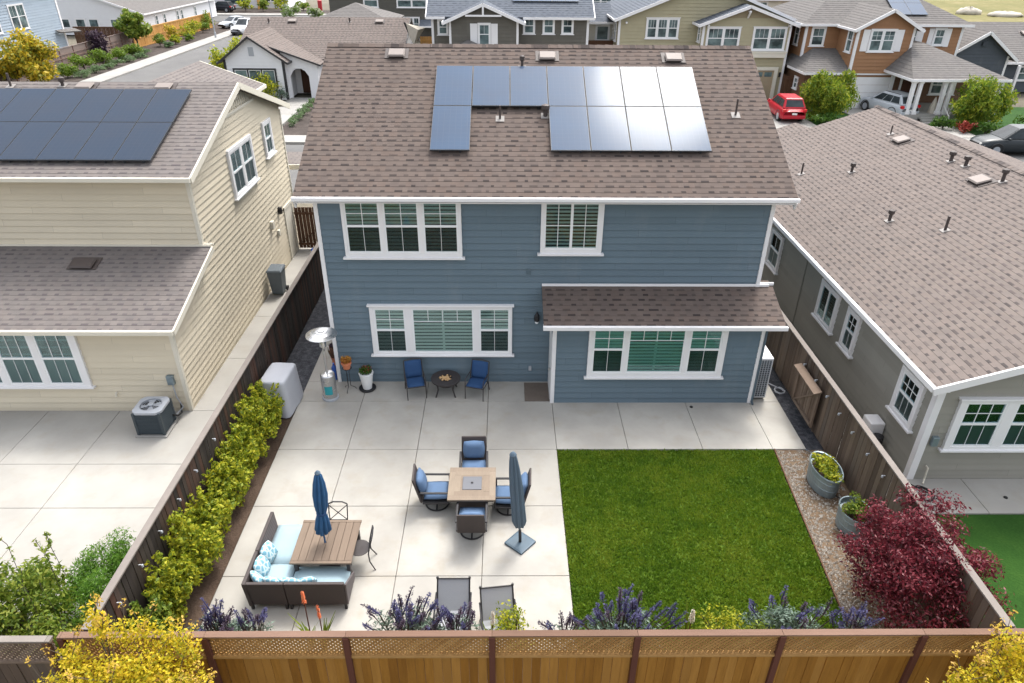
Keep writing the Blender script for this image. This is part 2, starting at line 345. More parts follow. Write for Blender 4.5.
class MB:
    def __init__(s): s.v = []; s.f = []; s.uv = {}; s.mi = {}; s.cur = 0
    def face(s, pts, uv=None):
        i = len(s.v); s.v += [Vector(p) for p in pts]; s.f.append(list(range(i, i+len(pts))))
        if uv: s.uv[len(s.f)-1] = uv
        if s.cur: s.mi[len(s.f)-1] = s.cur
        return s
    def hexa(s, c):      # 8 corners: bottom 0-3 ccw, top 4-7
        i = len(s.v); s.v += [Vector(p) for p in c]
        for q in ((3, 2, 1, 0), (4, 5, 6, 7), (0, 1, 5, 4), (1, 2, 6, 5), (2, 3, 7, 6), (3, 0, 4, 7)):
            s.f.append([i+k for k in q])
            if s.cur: s.mi[len(s.f)-1] = s.cur
        return s
    def box(s, x0, x1, y0, y1, z0, z1):
        return s.hexa([(x0, y0, z0), (x1, y0, z0), (x1, y1, z0), (x0, y1, z0), (x0, y0, z1), (x1, y0, z1), (x1, y1, z1), (x0, y1, z1)])
    def bar(s, p, q, w, h, up=Z):
        p = Vector(p); q = Vector(q); d = (q-p).normalized()
        sd = d.cross(Vector(up))
        if sd.length < 1e-4: sd = d.cross(V(0, 1, 0))
        sd.normalize(); u = sd.cross(d); a = sd*w/2; b = u*h/2
        return s.hexa([p-a-b, p+a-b, q+a-b, q-a-b, p-a+b, p+a+b, q+a+b, q-a+b])
    def wbox(s, O, U, N, u0, u1, v0, v1, d0, d1):   # box on a wall: u along, v up, d outwards
        def P(u, v, d): return O+U*u+Z*v+N*d
        return s.hexa([P(u0, v0, d1), P(u1, v0, d1), P(u1, v0, d0), P(u0, v0, d0), P(u0, v1, d1), P(u1, v1, d1), P(u1, v1, d0), P(u0, v1, d0)])
    def prism(s, pts, off):
        pts = [Vector(p) for p in pts]; off = Vector(off); n = len(pts); i = len(s.v)
        s.v += pts+[p+off for p in pts]
        s.f.append([i+k for k in range(n)][::-1]); s.f.append([i+n+k for k in range(n)])
        for k in range(n): s.f.append([i+k, i+(k+1) % n, i+n+(k+1) % n, i+n+k])
        return s
    def tube(s, pts, r, n=8, cap=True):
        pts = [Vector(p) for p in pts]; rs = r if isinstance(r, (list, tuple)) else [r]*len(pts)
        i0 = len(s.v)
        for k, p in enumerate(pts):
            d = (pts[min(k+1, len(pts)-1)]-pts[max(k-1, 0)]).normalized()
            a = d.cross(V(.13, .31, .94) if abs(d.z) < .9 else V(1, 0, 0)).normalized(); b = d.cross(a)
            for j in range(n):
                t = 2*math.pi*j/n; s.v.append(p+(a*math.cos(t)+b*math.sin(t))*rs[k])
        for k in range(len(pts)-1):
            for j in range(n):
                a0 = i0+k*n+j; a1 = i0+k*n+(j+1) % n
                s.f.append([a0, a1, a1+n, a0+n])
        if cap:
            s.f.append([i0+j for j in range(n)][::-1]); s.f.append([i0+(len(pts)-1)*n+j for j in range(n)])
        return s
    def lathe(s, c, prof, n=20, cap=True, sx=1.0, sy=1.0, rot=0.0):
        c = Vector(c); i0 = len(s.v)
        for (r, z) in prof:
            for j in range(n):
                t = 2*math.pi*j/n; x = r*sx*math.cos(t); y = r*sy*math.sin(t)
                s.v.append(c+V(x*math.cos(rot)-y*math.sin(rot), x*math.sin(rot)+y*math.cos(rot), z))
        for k in range(len(prof)-1):
            for j in range(n):
                a0 = i0+k*n+j; a1 = i0+k*n+(j+1) % n; s.f.append([a0, a1, a1+n, a0+n])
        if cap:
            s.f.append([i0+j for j in range(n)][::-1]); s.f.append([i0+(len(prof)-1)*n+j for j in range(n)])
        return s
    def cushion(s, c, sx, sy, sz, rx=0.0, rz=0.0, puff=.35, n=6, ry=0.0):
        """soft box: a grid lens between two skins"""
        c = Vector(c); Rm = Matrix.Rotation(rz, 3, 'Z') @ Matrix.Rotation(ry, 3, 'Y') @ Matrix.Rotation(rx, 3, 'X')
        i0 = len(s.v)
        for sgn in (1, -1):
            for a in range(n+1):
                for b in range(n+1):
                    x = -1+2*a/n; y = -1+2*b/n
                    h = ((1-abs(x)**4)*(1-abs(y)**4))**.45
                    k = 1-.06*puff*(abs(x*y))
                    s.v.append(c+Rm @ V(x*sx/2*(1-.05*puff*y*y)*k, y*sy/2*(1-.05*puff*x*x)*k, sgn*sz/2*(h*.8+.2)))
        m = (n+1)*(n+1)
        def I(g, a, b): return i0+g*m+a*(n+1)+b
        for a in range(n):
            for b in range(n):
                s.f.append([I(0, a, b), I(0, a+1, b), I(0, a+1, b+1), I(0, a, b+1)])
                s.f.append([I(1, a, b), I(1, a, b+1), I(1, a+1, b+1), I(1, a+1, b)])
        for a in range(n):
            s.f.append([I(1, a, 0), I(1, a+1, 0), I(0, a+1, 0), I(0, a, 0)]); s.f.append([I(0, a, n), I(0, a+1, n), I(1, a+1, n), I(1, a, n)])
            s.f.append([I(0, 0, a), I(0, 0, a+1), I(1, 0, a+1), I(1, 0, a)]); s.f.append([I(1, n, a), I(1, n, a+1), I(0, n, a+1), I(0, n, a)])
        return s
    # ---- lapped skin (siding boards or shingle courses) over a convex planar polygon; first edge is the bottom one
    def lapped(s, pts, lap, lip, slab=0.0, u_off=None):
        pts = [Vector(p) for p in pts]; O = pts[0]; U = (pts[1]-O).normalized()
        N = U.cross(pts[2]-O).normalized(); W = N.cross(U)
        P2 = [((p-O).dot(U), (p-O).dot(W)) for p in pts]
        uo = random.uniform(0, 50) if u_off is None else u_off
        vmax = max(p[1] for p in P2); vmin = min(p[1] for p in P2)
        def clip(poly, c, keep_above):
            out = []
            for i in range(len(poly)):
                a = poly[i]; b = poly[(i+1) % len(poly)]
                ia = (a[1] >= c-1e-7) if keep_above else (a[1] <= c+1e-7)
                ib = (b[1] >= c-1e-7) if keep_above else (b[1] <= c+1e-7)
                if ia: out.append(a)
                if ia != ib:
                    t = (c-a[1])/(b[1]-a[1]); out.append((a[0]+t*(b[0]-a[0]), c))
            return out
        k = math.floor(vmin/lap+1e-6)
        while k*lap < vmax-1e-5:
            a = k*lap; b = a+lap
            q = clip(clip(P2, a, True), b, False)
            if len(q) >= 3:
                def off(v): return lip*max(0, 1-(v-a)/lap)
                s.face([O+U*u+W*v+N*off(v) for u, v in q], [(u+uo, v+1e-4) for u, v in q])
                lo = [u for u, v in q if abs(v-a) < 1e-5]
                if len(lo) >= 2:
                    u0, u1 = min(lo), max(lo)
                    s.face([O+U*u0+W*a, O+U*u1+W*a, O+U*u1+W*a+N*lip, O+U*u0+W*a+N*lip], [(u0+uo, a+1e-4), (u1+uo, a+1e-4), (u1+uo, a+1e-4), (u0+uo, a+1e-4)])
            k += 1
        if slab:
            lo = [p-N*slab for p in pts]
            s.face(lo[::-1])
            for i in range(len(pts)):
                j = (i+1) % len(pts); s.face([lo[i], lo[j], pts[j], pts[i]])
        return s
    def build(s, name, mat, parent=None, smooth=False, bevel=0.0, local=False, seg=2, **tags):
        mats = mat if isinstance(mat, list) else [mat]
        org = Vector((0, 0, 0))
        if parent is not None:
            if not local: org = ORG[root_of(parent)]
        elif not local:
            xs = [p.x for p in s.v]; ys = [p.y for p in s.v]; org = V((min(xs)+max(xs))/2, (min(ys)+max(ys))/2, min(p.z for p in s.v))
        me = bpy.data.meshes.new(name)
        me.from_pydata([tuple(p-org) for p in s.v], [], s.f)
        for m in mats: me.materials.append(M[m] if isinstance(m, str) else m)
        if s.uv:
            l = me.uv_layers.new(name='UVMap')
            for fi, uv in s.uv.items():
                for li, c in zip(me.polygons[fi].loop_indices, uv): l.data[li].uv = c
        for fi, i in s.mi.items(): me.polygons[fi].material_index = i
        if smooth: me.polygons.foreach_set('use_smooth', [True]*len(me.polygons))
        me.update()
        o = bpy.data.objects.new(name, me); COL.objects.link(o)
        if parent is not None: o.parent = parent
        else: o.location = org
        ORG[o] = org
        if bevel:
            b = o.modifiers.new('Bevel', 'BEVEL'); b.width = bevel; b.segments = seg; b.limit_method = 'ANGLE'; b.angle_limit = R(40)
        if smooth and not bevel: pass
        if tags: tag(o, tags.get('label'), tags.get('category'), tags.get('group'), tags.get('kind'))
        return o

def copy_tree(o, parent=None):
    c = o.copy(); COL.objects.link(c)
    if parent is not None: c.parent = parent
    for ch in list(o.children): copy_tree(ch, c)
    ORG[c] = ORG.get(o, Vector((0, 0, 0))); return c

# ------------------------------------------------------------------ foliage
def leaves(mb, blobs, n, size, seed, shell=.45, flat=.35, aspect=.55, droop=0.0):
    """n leaf faces spread through ellipsoid blobs (x,y,z,rx,ry,rz); denser to the outside"""
    rnd = random.Random(seed)
    wts = [b[3]*b[4]*b[5] for b in blobs]
    wts = [w**.8 for w in wts]; tot = sum(wts)
    for b, w in zip(blobs, wts):
        cnt = max(1, int(round(n*w/tot)))
        for _ in range(cnt):
            while True:
                d = V(rnd.uniform(-1, 1), rnd.uniform(-1, 1), rnd.uniform(-1, 1))
                if .05 < d.length < 1: break
            d.normalize(); r = rnd.random()**shell*rnd.uniform(.85, 1.12)
            p = V(b[0]+d.x*r*b[3], b[1]+d.y*r*b[4], b[2]+d.z*r*b[5])
            nrm = (d*.6+V(rnd.uniform(-1, 1), rnd.uniform(-1, 1), rnd.uniform(-1, 1)+flat)).normalized()
            a = nrm.cross(V(rnd.uniform(-1, 1), rnd.uniform(-1, 1), rnd.uniform(-1, 1))).normalized(); c = nrm.cross(a)
            if droop: a = (a+V(0, 0, -droop)).normalized(); c = nrm.cross(a)
            L = size*rnd.uniform(.6, 1.35); W = L*aspect
            mb.face([p-a*L*.5, p+c*W*.5, p+a*L*.5, p-c*W*.5])
    return mb

def clumpy(c, rx, ry, rz, k, seed, rr=(.28, .5)):
    """sub-blobs scattered through an ellipsoid: an uneven crown"""
    rnd = random.Random(seed); out = []
    for i in range(k):
        t = rnd.uniform(0, 2*math.pi); ph = math.acos(rnd.uniform(-.75, 1)); q = rnd.uniform(.45, .88)
        s = rnd.uniform(*rr)
        out.append((c[0]+rx*q*math.sin(ph)*math.cos(t), c[1]+ry*q*math.sin(ph)*math.sin(t), c[2]+rz*q*math.cos(ph), rx*s, ry*s, rz*s))
    out.append((c[0], c[1], c[2], rx*.6, ry*.6, rz*.6))
    return out

def plant(name, label, cat, c, rx, ry, h, mat, n, size, seed, k=14, trunk=.0, tr=.05, group=None, z0=0.0, droop=0.0, aspect=.55, rr=(.28, .5), twigs=0):
    """tree or shrub: empty > trunk, crown"""
    root = empty(name, (c[0], c[1], z0), 0, label, cat, group)
    ch = h-trunk
    bl = clumpy((c[0], c[1], z0+trunk+ch*.5), rx, ry, ch*.5, k, seed, rr)
    cm = leaves(MB(), bl, n, size, seed, droop=droop, aspect=aspect); rt_ = random.Random(seed+5)
    for i in range(twigs):      # loose shoots breaking the outline
        q = rt_.uniform(0, 6.28); ph = rt_.uniform(.1, 1.25); e = V(c[0]+rx*1.12*math.sin(ph)*math.cos(q), c[1]+ry*1.12*math.sin(ph)*math.sin(q), z0+trunk+ch*.5+ch*.62*math.cos(ph)); s0 = V(c[0], c[1], z0+ch*.5)
        for k in range(4): p = s0+(e-s0)*(.72+.11*k); leaves(cm, [(p.x, p.y, p.z, .05, .05, .05)], 7, size, seed*50+i*5+k, aspect=aspect)
    cm.build('crown', mat, root)
    t = MB(); rnd = random.Random(seed+1)
    top = V(c[0], c[1], z0+trunk+ch*.55)
    t.tube([(c[0], c[1], z0-.02), (c[0]+tr*.4, c[1], z0+(trunk+ch*.3)*.5), top], [tr, tr*.75, tr*.3], 7)
    for b in bl[:9]:
        s0 = V(c[0], c[1], z0+max(.05, trunk*.8)+rnd.uniform(0, ch*.2)); e = Vector(b[:3])
        t.tube([s0, (s0+e)/2+V(0, 0, .03), e], [tr*.5, tr*.35, tr*.12], 5)
    t.build('trunk', 'bark', root)
    return root

# ------------------------------------------------------------------ building pieces
def window(root, O, U, N, u0, v0, u1, v1, opens, blind=None, casing='white', sill=True, head=False, far=False, cd=.095, label=None, bmat='blind'):
    """casing part 'window' with sash, pane and blind as sub-parts. opens: (a,b,c,d,kind,[nu,nv])"""
    O = Vector(O); U = Vector(U).normalized(); N = Vector(N).normalized()
    c = MB(); ops = sorted(opens)
    c.wbox(O, U, N, u0, ops[0][0], v0, v1, 0, cd); c.wbox(O, U, N, ops[-1][2], u1, v0, v1, 0, cd)
    lo = min(o[1] for o in ops); hi = max(o[3] for o in ops)
    if lo > v0+1e-3: c.wbox(O, U, N, ops[0][0], ops[-1][2], v0, lo, 0, cd-.003)
    if v1 > hi+1e-3: c.wbox(O, U, N, ops[0][0], ops[-1][2], hi, v1, 0, cd-.003)
    for a, b in zip(ops, ops[1:]): c.wbox(O, U, N, a[2], b[0], lo, hi, 0, cd-.006)
    if sill: c.wbox(O, U, N, u0-.07, u1+.07, v0-.002, v0+.05, 0, cd+.05)
    if head: c.wbox(O, U, N, u0-.05, u1+.05, v1-.05, v1+.004, 0, cd+.04)
    w = c.build('window', casing, root, bevel=0 if far else .006)
    if label: w['label'] = label
    for o in ops:
        a, b, e, d, kind = o[:5]; nu, nv = (o[5] if len(o) > 5 else (2, 2))
        s = MB(); fw = .045; sd0, sd1 = .050, .080
        s.wbox(O, U, N, a, a+fw, b, d, sd0, sd1); s.wbox(O, U, N, e-fw, e, b, d, sd0, sd1)
        s.wbox(O, U, N, a+fw, e-fw, b, b+fw, sd0, sd1-.002); s.wbox(O, U, N, a+fw, e-fw, d-fw, d, sd0, sd1-.002)
        mid = b+(d-b)*.52
        def munt(x0, x1, y0, y1, nu, nv, ww=.018):
            for i in range(1, nu): x = x0+(x1-x0)*i/nu; s.wbox(O, U, N, x-ww/2, x+ww/2, y0, y1, .062, .070)
            for i in range(1, nv): y = y0+(y1-y0)*i/nv; s.wbox(O, U, N, x0, x1, y-ww/2, y+ww/2, .062, .0695)
        if kind == 'dh':
            s.wbox(O, U, N, a+fw, e-fw, mid-.03, mid+.03, sd0, sd1+.004)
            munt(a+fw, e-fw, mid+.03, d-fw, nu, nv)
            if not far: munt(a+fw, e-fw, b+fw, mid-.03, nu, 1, .010)
        elif kind == 'slide':
            x = (a+e)/2; s.wbox(O, U, N, x-.035, x+.035, b+fw, d-fw, sd0, sd1+.004)
            munt(a+fw, x-.035, b+fw, d-fw, nu, nv); munt(x+.035, e-fw, b+fw, d-fw, nu, nv)
        elif kind == 'pic':
            y = d-.42; munt(a+fw, e-fw, y, d-fw, nu, 1)
            s.wbox(O, U, N, a+fw, e-fw, y-.009, y+.009, .062, .069)
        elif kind == 'open': pass
        s.build('sash', 'vinyl', w)
        if far:
            MB().wbox(O, U, N, a+fw*.5, e-fw*.5, b+fw*.5, d-fw*.5, .037, .056).build('pane', 'far_glass', w)
            continue
        g = MB()
        P = lambda u, v, dd: O+U*u+Z*v+N*dd
        if kind == 'dh':
            g.cur = 0; g.wbox(O, U, N, a+fw*.5, e-fw*.5, mid, d-fw*.5, .054, .060)
            i = len(g.f); g.wbox(O, U, N, a+fw*.5, e-fw*.5, b+fw*.5, mid-.002, .054, .060)
            for k in range(i, len(g.f)): g.mi[k] = 1
        else: g.wbox(O, U, N, a+fw*.5, e-fw*.5, b+fw*.5, d-fw*.5, .054, .060)
        g.build('pane', ['glass', 'screen'], w)
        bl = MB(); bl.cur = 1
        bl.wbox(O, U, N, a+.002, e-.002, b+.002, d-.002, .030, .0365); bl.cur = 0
        if blind:
            tilt, pitch = blind; tilt *= random.Random(int(a*313+d*17)).uniform(.86, 1.14)
            y = b+.05
            cols = [(a+.03, (a+e)/2-.03), ((a+e)/2+.03, e-.03)] if kind in ('pic', 'slide') else [(a+.03, e-.03)]
            rnd = random.Random(int(a*1000+b*77))
            while y < d-.03:
                for x0, x1 in cols:
                    hh = pitch*.49*math.sin(tilt); dd = .011*math.cos(tilt)+.001
                    j = rnd.uniform(-.003, .003)
                    bl.face([P(x0, y-hh+j, .046+dd*.6), P(x1, y-hh-j, .046+dd*.6), P(x1, y+hh-j, .046-dd*.6), P(x0, y+hh+j, .046-dd*.6)])
                y += pitch
            if kind in ('pic', 'slide'): bl.wbox(O, U, N, (a+e)/2-.032, (a+e)/2+.032, b+.02, d-.02, .038, .053)
        bl.build('blind', [bmat, 'room'], w)
    return w

def corner_board(mb, x, y, z0, z1, sx, sy, w=.06, t=.048):
    """L-shaped corner trim; sx, sy point outwards"""
    a, b = sorted((x+sx*t, x-sx*w)); c, d = sorted((y+sy*t, y+sy*.0))
    mb.box(a, b, c, d, z0, z1)
    a, b = sorted((x, x+sx*t)); c, d = sorted((y-.001*sy, y-sy*w))
    mb.box(a, b, c, d, z0, z1-.002)

def roof_vent(root, p, U, N, mat='vent_tan', w=.5, d=.38, h=.13):
    """low box vent with a lighter lid on a roof plane"""
    U = Vector(U).normalized(); N = Vector(N).normalized(); W = N.cross(U); p = Vector(p)
    m = MB()
    def q(u, v, n): return p+U*u+W*v+N*n
    m.hexa([q(-w/2-.1, -d/2, .015), q(w/2+.1, -d/2, .015), q(w/2+.1, d/2+.1, .015), q(-w/2-.1, d/2+.1, .015), q(-w/2-.1, -d/2, .025), q(w/2+.1, -d/2, .025), q(w/2+.1, d/2+.1, .025), q(-w/2-.1, d/2+.1, .025)])
    m.hexa([q(-w/2+.04, -d/2+.03, .026), q(w/2-.04, -d/2+.03, .026), q(w/2-.04, d/2-.03, .026), q(-w/2+.04, d/2-.03, .026), q(-w/2+.04, -d/2+.03, h*.7), q(w/2-.04, -d/2+.03, h*.7), q(w/2-.04, d/2-.03, h*.5), q(-w/2+.04, d/2-.03, h*.5)])
    o = m.build('roof_vent', 'vent_dark', root)
    l = MB(); l.hexa([q(-w/2, -d/2-.02, h*.7), q(w/2, -d/2-.02, h*.7), q(w/2, d/2, h*.55), q(-w/2, d/2, h*.55), q(-w/2+.03, -d/2+.02, h), q(w/2-.03, -d/2+.02, h), q(w/2-.03, d/2-.04, h*.85), q(-w/2+.03, d/2-.04, h*.85)])
    l.build('vent_lid', mat, o)
    return o
def vent_pipe(root, p, N, h=.38, r=.045, cap=False, mat='vent_dark'):
    p = Vector(p); N = Vector(N).normalized()
    m = MB(); m.lathe(p-V(0, 0, .05), [(r, 0), (r, h), (r*.6, h)], 10)
    if cap: m.lathe(p+V(0, 0, h-.12), [(r*1.7, 0), (r*1.9, .02), (r*1.9, .12), (r*.5, .15)], 12)
    o = m.build('vent_pipe', mat, root)
    U = V(1, 0, 0) if abs(N.x) < .3 else V(0, 1, 0); W = N.cross(U); s = .12
    f = MB(); f.hexa([p+U*a*s+W*b*s+N*n for n in (.014, .022) for a, b in ((-1, -1), (1, -1), (1, 1), (-1, 1))])
    f.build('flashing', 'flash', o)
    return o

def panel_grid(root, corner, U, W, N, cells, w, h, lift=.10, cellmat='solar'):
    """solar modules laid on a roof plane; corner = lower left of cell (0,0)"""
    for (i, j) in cells:
        p = corner+U*(i*w)+W*(j*h)+N*lift
        f = MB(); g = .010; t = .04
        a = [p+U*g+W*g, p+U*(w-g)+W*g, p+U*(w-g)+W*(h-g), p+U*g+W*(h-g)]
        f.hexa(a+[x+N*t for x in a])
        for uu in (.25, .75):
            q = p+U*w*uu+W*.06-N*lift*.95; f.bar(q, q+W*(h-.12), .04, lift*1.6, N)
        o = f.build('solar_panel', 'panel_frame', root)
        c = MB(); e = .022
        q = [p+U*e+W*e+N*(t+.003), p+U*(w-e)+W*e+N*(t+.003), p+U*(w-e)+W*(h-e)+N*(t+.003), p+U*e+W*(h-e)+N*(t+.003)]
        c.face(q, [(0.01, 0.01), (w, .01), (w, h), (.01, h)])
        c.build('cells', cellmat, o)
# ------------------------------------------------------------------ the setting
def slab_grid(mb, xs, ys, z1=0.0, z0=-.11, gap=.011):
    for a, b in zip(xs, xs[1:]):
        for c, d in zip(ys, ys[1:]): mb.box(a+gap/2, b-gap/2, c+gap/2, d-gap/2, z0, z1)
def sheet(name, x0, x1, y0, y1, z, mat, nx=1, ny=1):
    m = MB(); m.face([(x0, y0, z), (x1, y0, z), (x1, y1, z), (x0, y1, z)])
    o = m.build(name, mat); o['kind'] = 'structure'; return o
def build_setting():
    sheet('ground', -700, 700, -60, 1100, -.15, 'ground')
    sheet('field', 52, 600, 62, 900, -.05, 'field')
    # back patio of the blue house
    m = MB()
    slab_grid(m, [-.95, .85, 2.67, 4.47, 6.31], [-9.25, -7.37, -5.3, -3.21, -1.04])
    slab_grid(m, [6.31, 8.19, 10.15, 12.0, 12.88], [-3.21, -1.07])
    slab_grid(m, [-.95, .85], [-1.04, .0-.005]); slab_grid(m, [.85, 2.67, 4.47, 6.31], [-1.04, -.005])
    slab_grid(m, [-.95, -.03], [-.005, 2.2, 4.4, 6.6, 8.8, 11])
    slab_grid(m, [12.05, 12.88], [-1.07, 1.5, 4, 6.5, 9, 11.5])
    m.box(12.0, 12.04, -1.06, 11.5, -.11, -.004)
    o = m.build('patio', 'concrete', bevel=.006, seg=1); o['kind'] = 'structure'
    # the patio of the house on the left
    m = MB()
    slab_grid(m, [-14, -11.9, -9.86, -7.83, -5.85, -3.2, -1.99], [-7.2, -5.35, -3.79, -1.5])
    slab_grid(m, [-3.83, -1.99], [-1.5, 1.3, 4.1, 6.9, 9.7, 11])
    slab_grid(m, [-5.85, -3.2, -1.99], [-8.4, -7.2])
    o = m.build('side_patio', 'concrete_white', bevel=.006, seg=1); o['kind'] = 'structure'
    m = MB(); slab_grid(m, [13.4, 16.3, 18.9, 22, 26], [-5.57, -4.36]); slab_grid(m, [13.4, 14.95], [-4.34, -1.5, 1.5, 4.5, 8, 12])
    o = m.build('neighbour_patio', 'concrete_white', bevel=.006, seg=1); o['kind'] = 'structure'
    sheet('neighbour_lawn', 13.36, 30, -9.9, -5.58, -.03, 'lawn_far')
    sheet('planting_bed', -1.95, -.96, -9.9, -.9, -.02, 'soil')
    sheet('gravel_strip', -1.95, -.96, -.88, 11, -.03, 'darkgravel')
    sheet('flower_bed', -.96, 13.2, -9.98, -9.26, -.02, 'soil')
    sheet('side_bed', -14, -1.97, -9.98, -8.42, -.03, 'mulch')
    sheet('gravel_path', 12.89, 13.36, -3.2, 11, -.04, 'darkgravel')
    # gravel bed right of the lawn
    m = MB(); rnd = random.Random(3)
    m.face([(12.02, -3.22, -.03), (11.6, -9.25, -.03), (13.36, -9.9, -.03), (13.36, -3.22, -.03)])
    o = m.build('gravel_bed', 'gravel'); o['kind'] = 'structure'
    s = MB()
    for i in range(3600):
        y = rnd.uniform(-9.2, -3.25); x0 = 12.04+(y+3.22)*.07; x = x0+(13.28-x0)*(rnd.random()**1.9); r = rnd.uniform(.006, .045)
        a = rnd.uniform(0, 3); 
        pts = [V(x+r*math.cos(a+k*1.57)*rnd.uniform(.7, 1.3), y+r*math.sin(a+k*1.57)*rnd.uniform(.7, 1.3), -.028) for k in range(4)]
        t = V(x, y, -.03+r*.9)
        for k in range(4): s.face([pts[k], pts[(k+1) % 4], t])
    g = wood('pebbles', [(.12, .095, .07), (.24, .20, .155), (.40, .36, .31), (.56, .53, .48)]); M['pebbles'] = g
    o = s.build('gravel', 'pebbles'); o['kind'] = 'stuff'
    # lawn
    m = MB(); m.face([(6.33, -3.24, -.025), (6.33, -9.25, -.025), (11.58, -9.25, -.025), (12.0, -3.24, -.025)][::-1])
    o = m.build('lawn', 'lawn_base'); o['kind'] = 'structure'
    m = MB(); rnd = random.Random(5); vs = []; fs = []
    for i in range(80000):
        y = rnd.uniform(-9.25, -3.24+rnd.uniform(-.02, .015)); x = rnd.uniform(6.325+rnd.uniform(-.02, .02), 12.0+(y+3.24)*.07+rnd.uniform(-.03, .02))
        a = rnd.uniform(0, 6.28); w = rnd.uniform(.010, .024); h = rnd.uniform(.030, .062); l = rnd.uniform(0, .04)
        dx, dy = math.cos(a)*w, math.sin(a)*w
        k = len(vs); vs += [(x-dx, y-dy, -.02), (x+dx, y+dy, -.02), (x-dy*l/w, y+dx*l/w, -.02+h)]; fs.append((k, k+1, k+2))
    me = bpy.data.meshes.new('grass'); me.from_pydata(vs, [], fs); me.materials.append(M['grass'])
    o = bpy.data.objects.new('grass', me); COL.objects.link(o); o['kind'] = 'stuff'
    tag(o, 'short green lawn grass beside the concrete patio', 'grass')
    m = MB(); m.bar((12.03, -3.22, -.01), (11.61, -9.25, -.01), .03, .06)
    o = m.build('lawn_edging', 'gate_wood'); o['kind'] = 'structure'
    # streets beyond
    sheet('road', -140, 140, 17.0, 27.6, -.10, 'asphalt')
    sheet('side_road', -31.2, -22.5, 27.6, 107.0, -.096, 'asphalt')
    sheet('cross_road', -140, 10, 100.0, 109.5, -.092, 'asphalt')
    def kerbed(name, x0, x1, y0, y1): 
        m = MB(); n = max(1, int((y1-y0)/3)); k = max(1, int((x1-x0)/3))
        slab_grid(m, [x0+(x1-x0)*i/k for i in range(k+1)], [y0+(y1-y0)*i/n for i in range(n+1)], .02, -.14, .03)
        o = m.build(name, 'sidewalk'); o['kind'] = 'structure'
    kerbed('sidewalk', -22.4, 140, 27.8, 29.6); kerbed('pavement', -33.3, -31.3, 30, 99.5); kerbed('far_pavement', -75, 0, 109.7, 112.2)
    sheet('planting_strip', -38.2, -33.32, 30, 98, -.03, 'mulch')
    sheet('front_lawn', 27.4, 33.0, 29.65, 38, -.04, 'lawn_far'); sheet('front_garden', 35.6, 50, 29.65, 40, -.05, 'lawn_far')
    kerbed('driveway', 31.2, 35.4, 29.7, 39.9); kerbed('red_car_drive', 22.6, 27.3, 29.7, 42.2)
    kerbed('walkway', -12.7, -10.7, 29.7, 42.0); kerbed('porch_walk', 35.45, 37.2, 29.7, 33)
    sheet('corner_lawn', -22.3, -12.8, 29.65, 46, -.04, 'mulch'); sheet('walk_bed', -10.6, -7, 29.65, 42, -.04, 'mulch')
    sheet('far_bed', -75, 0, 112.3, 119, -.03, 'mulch')

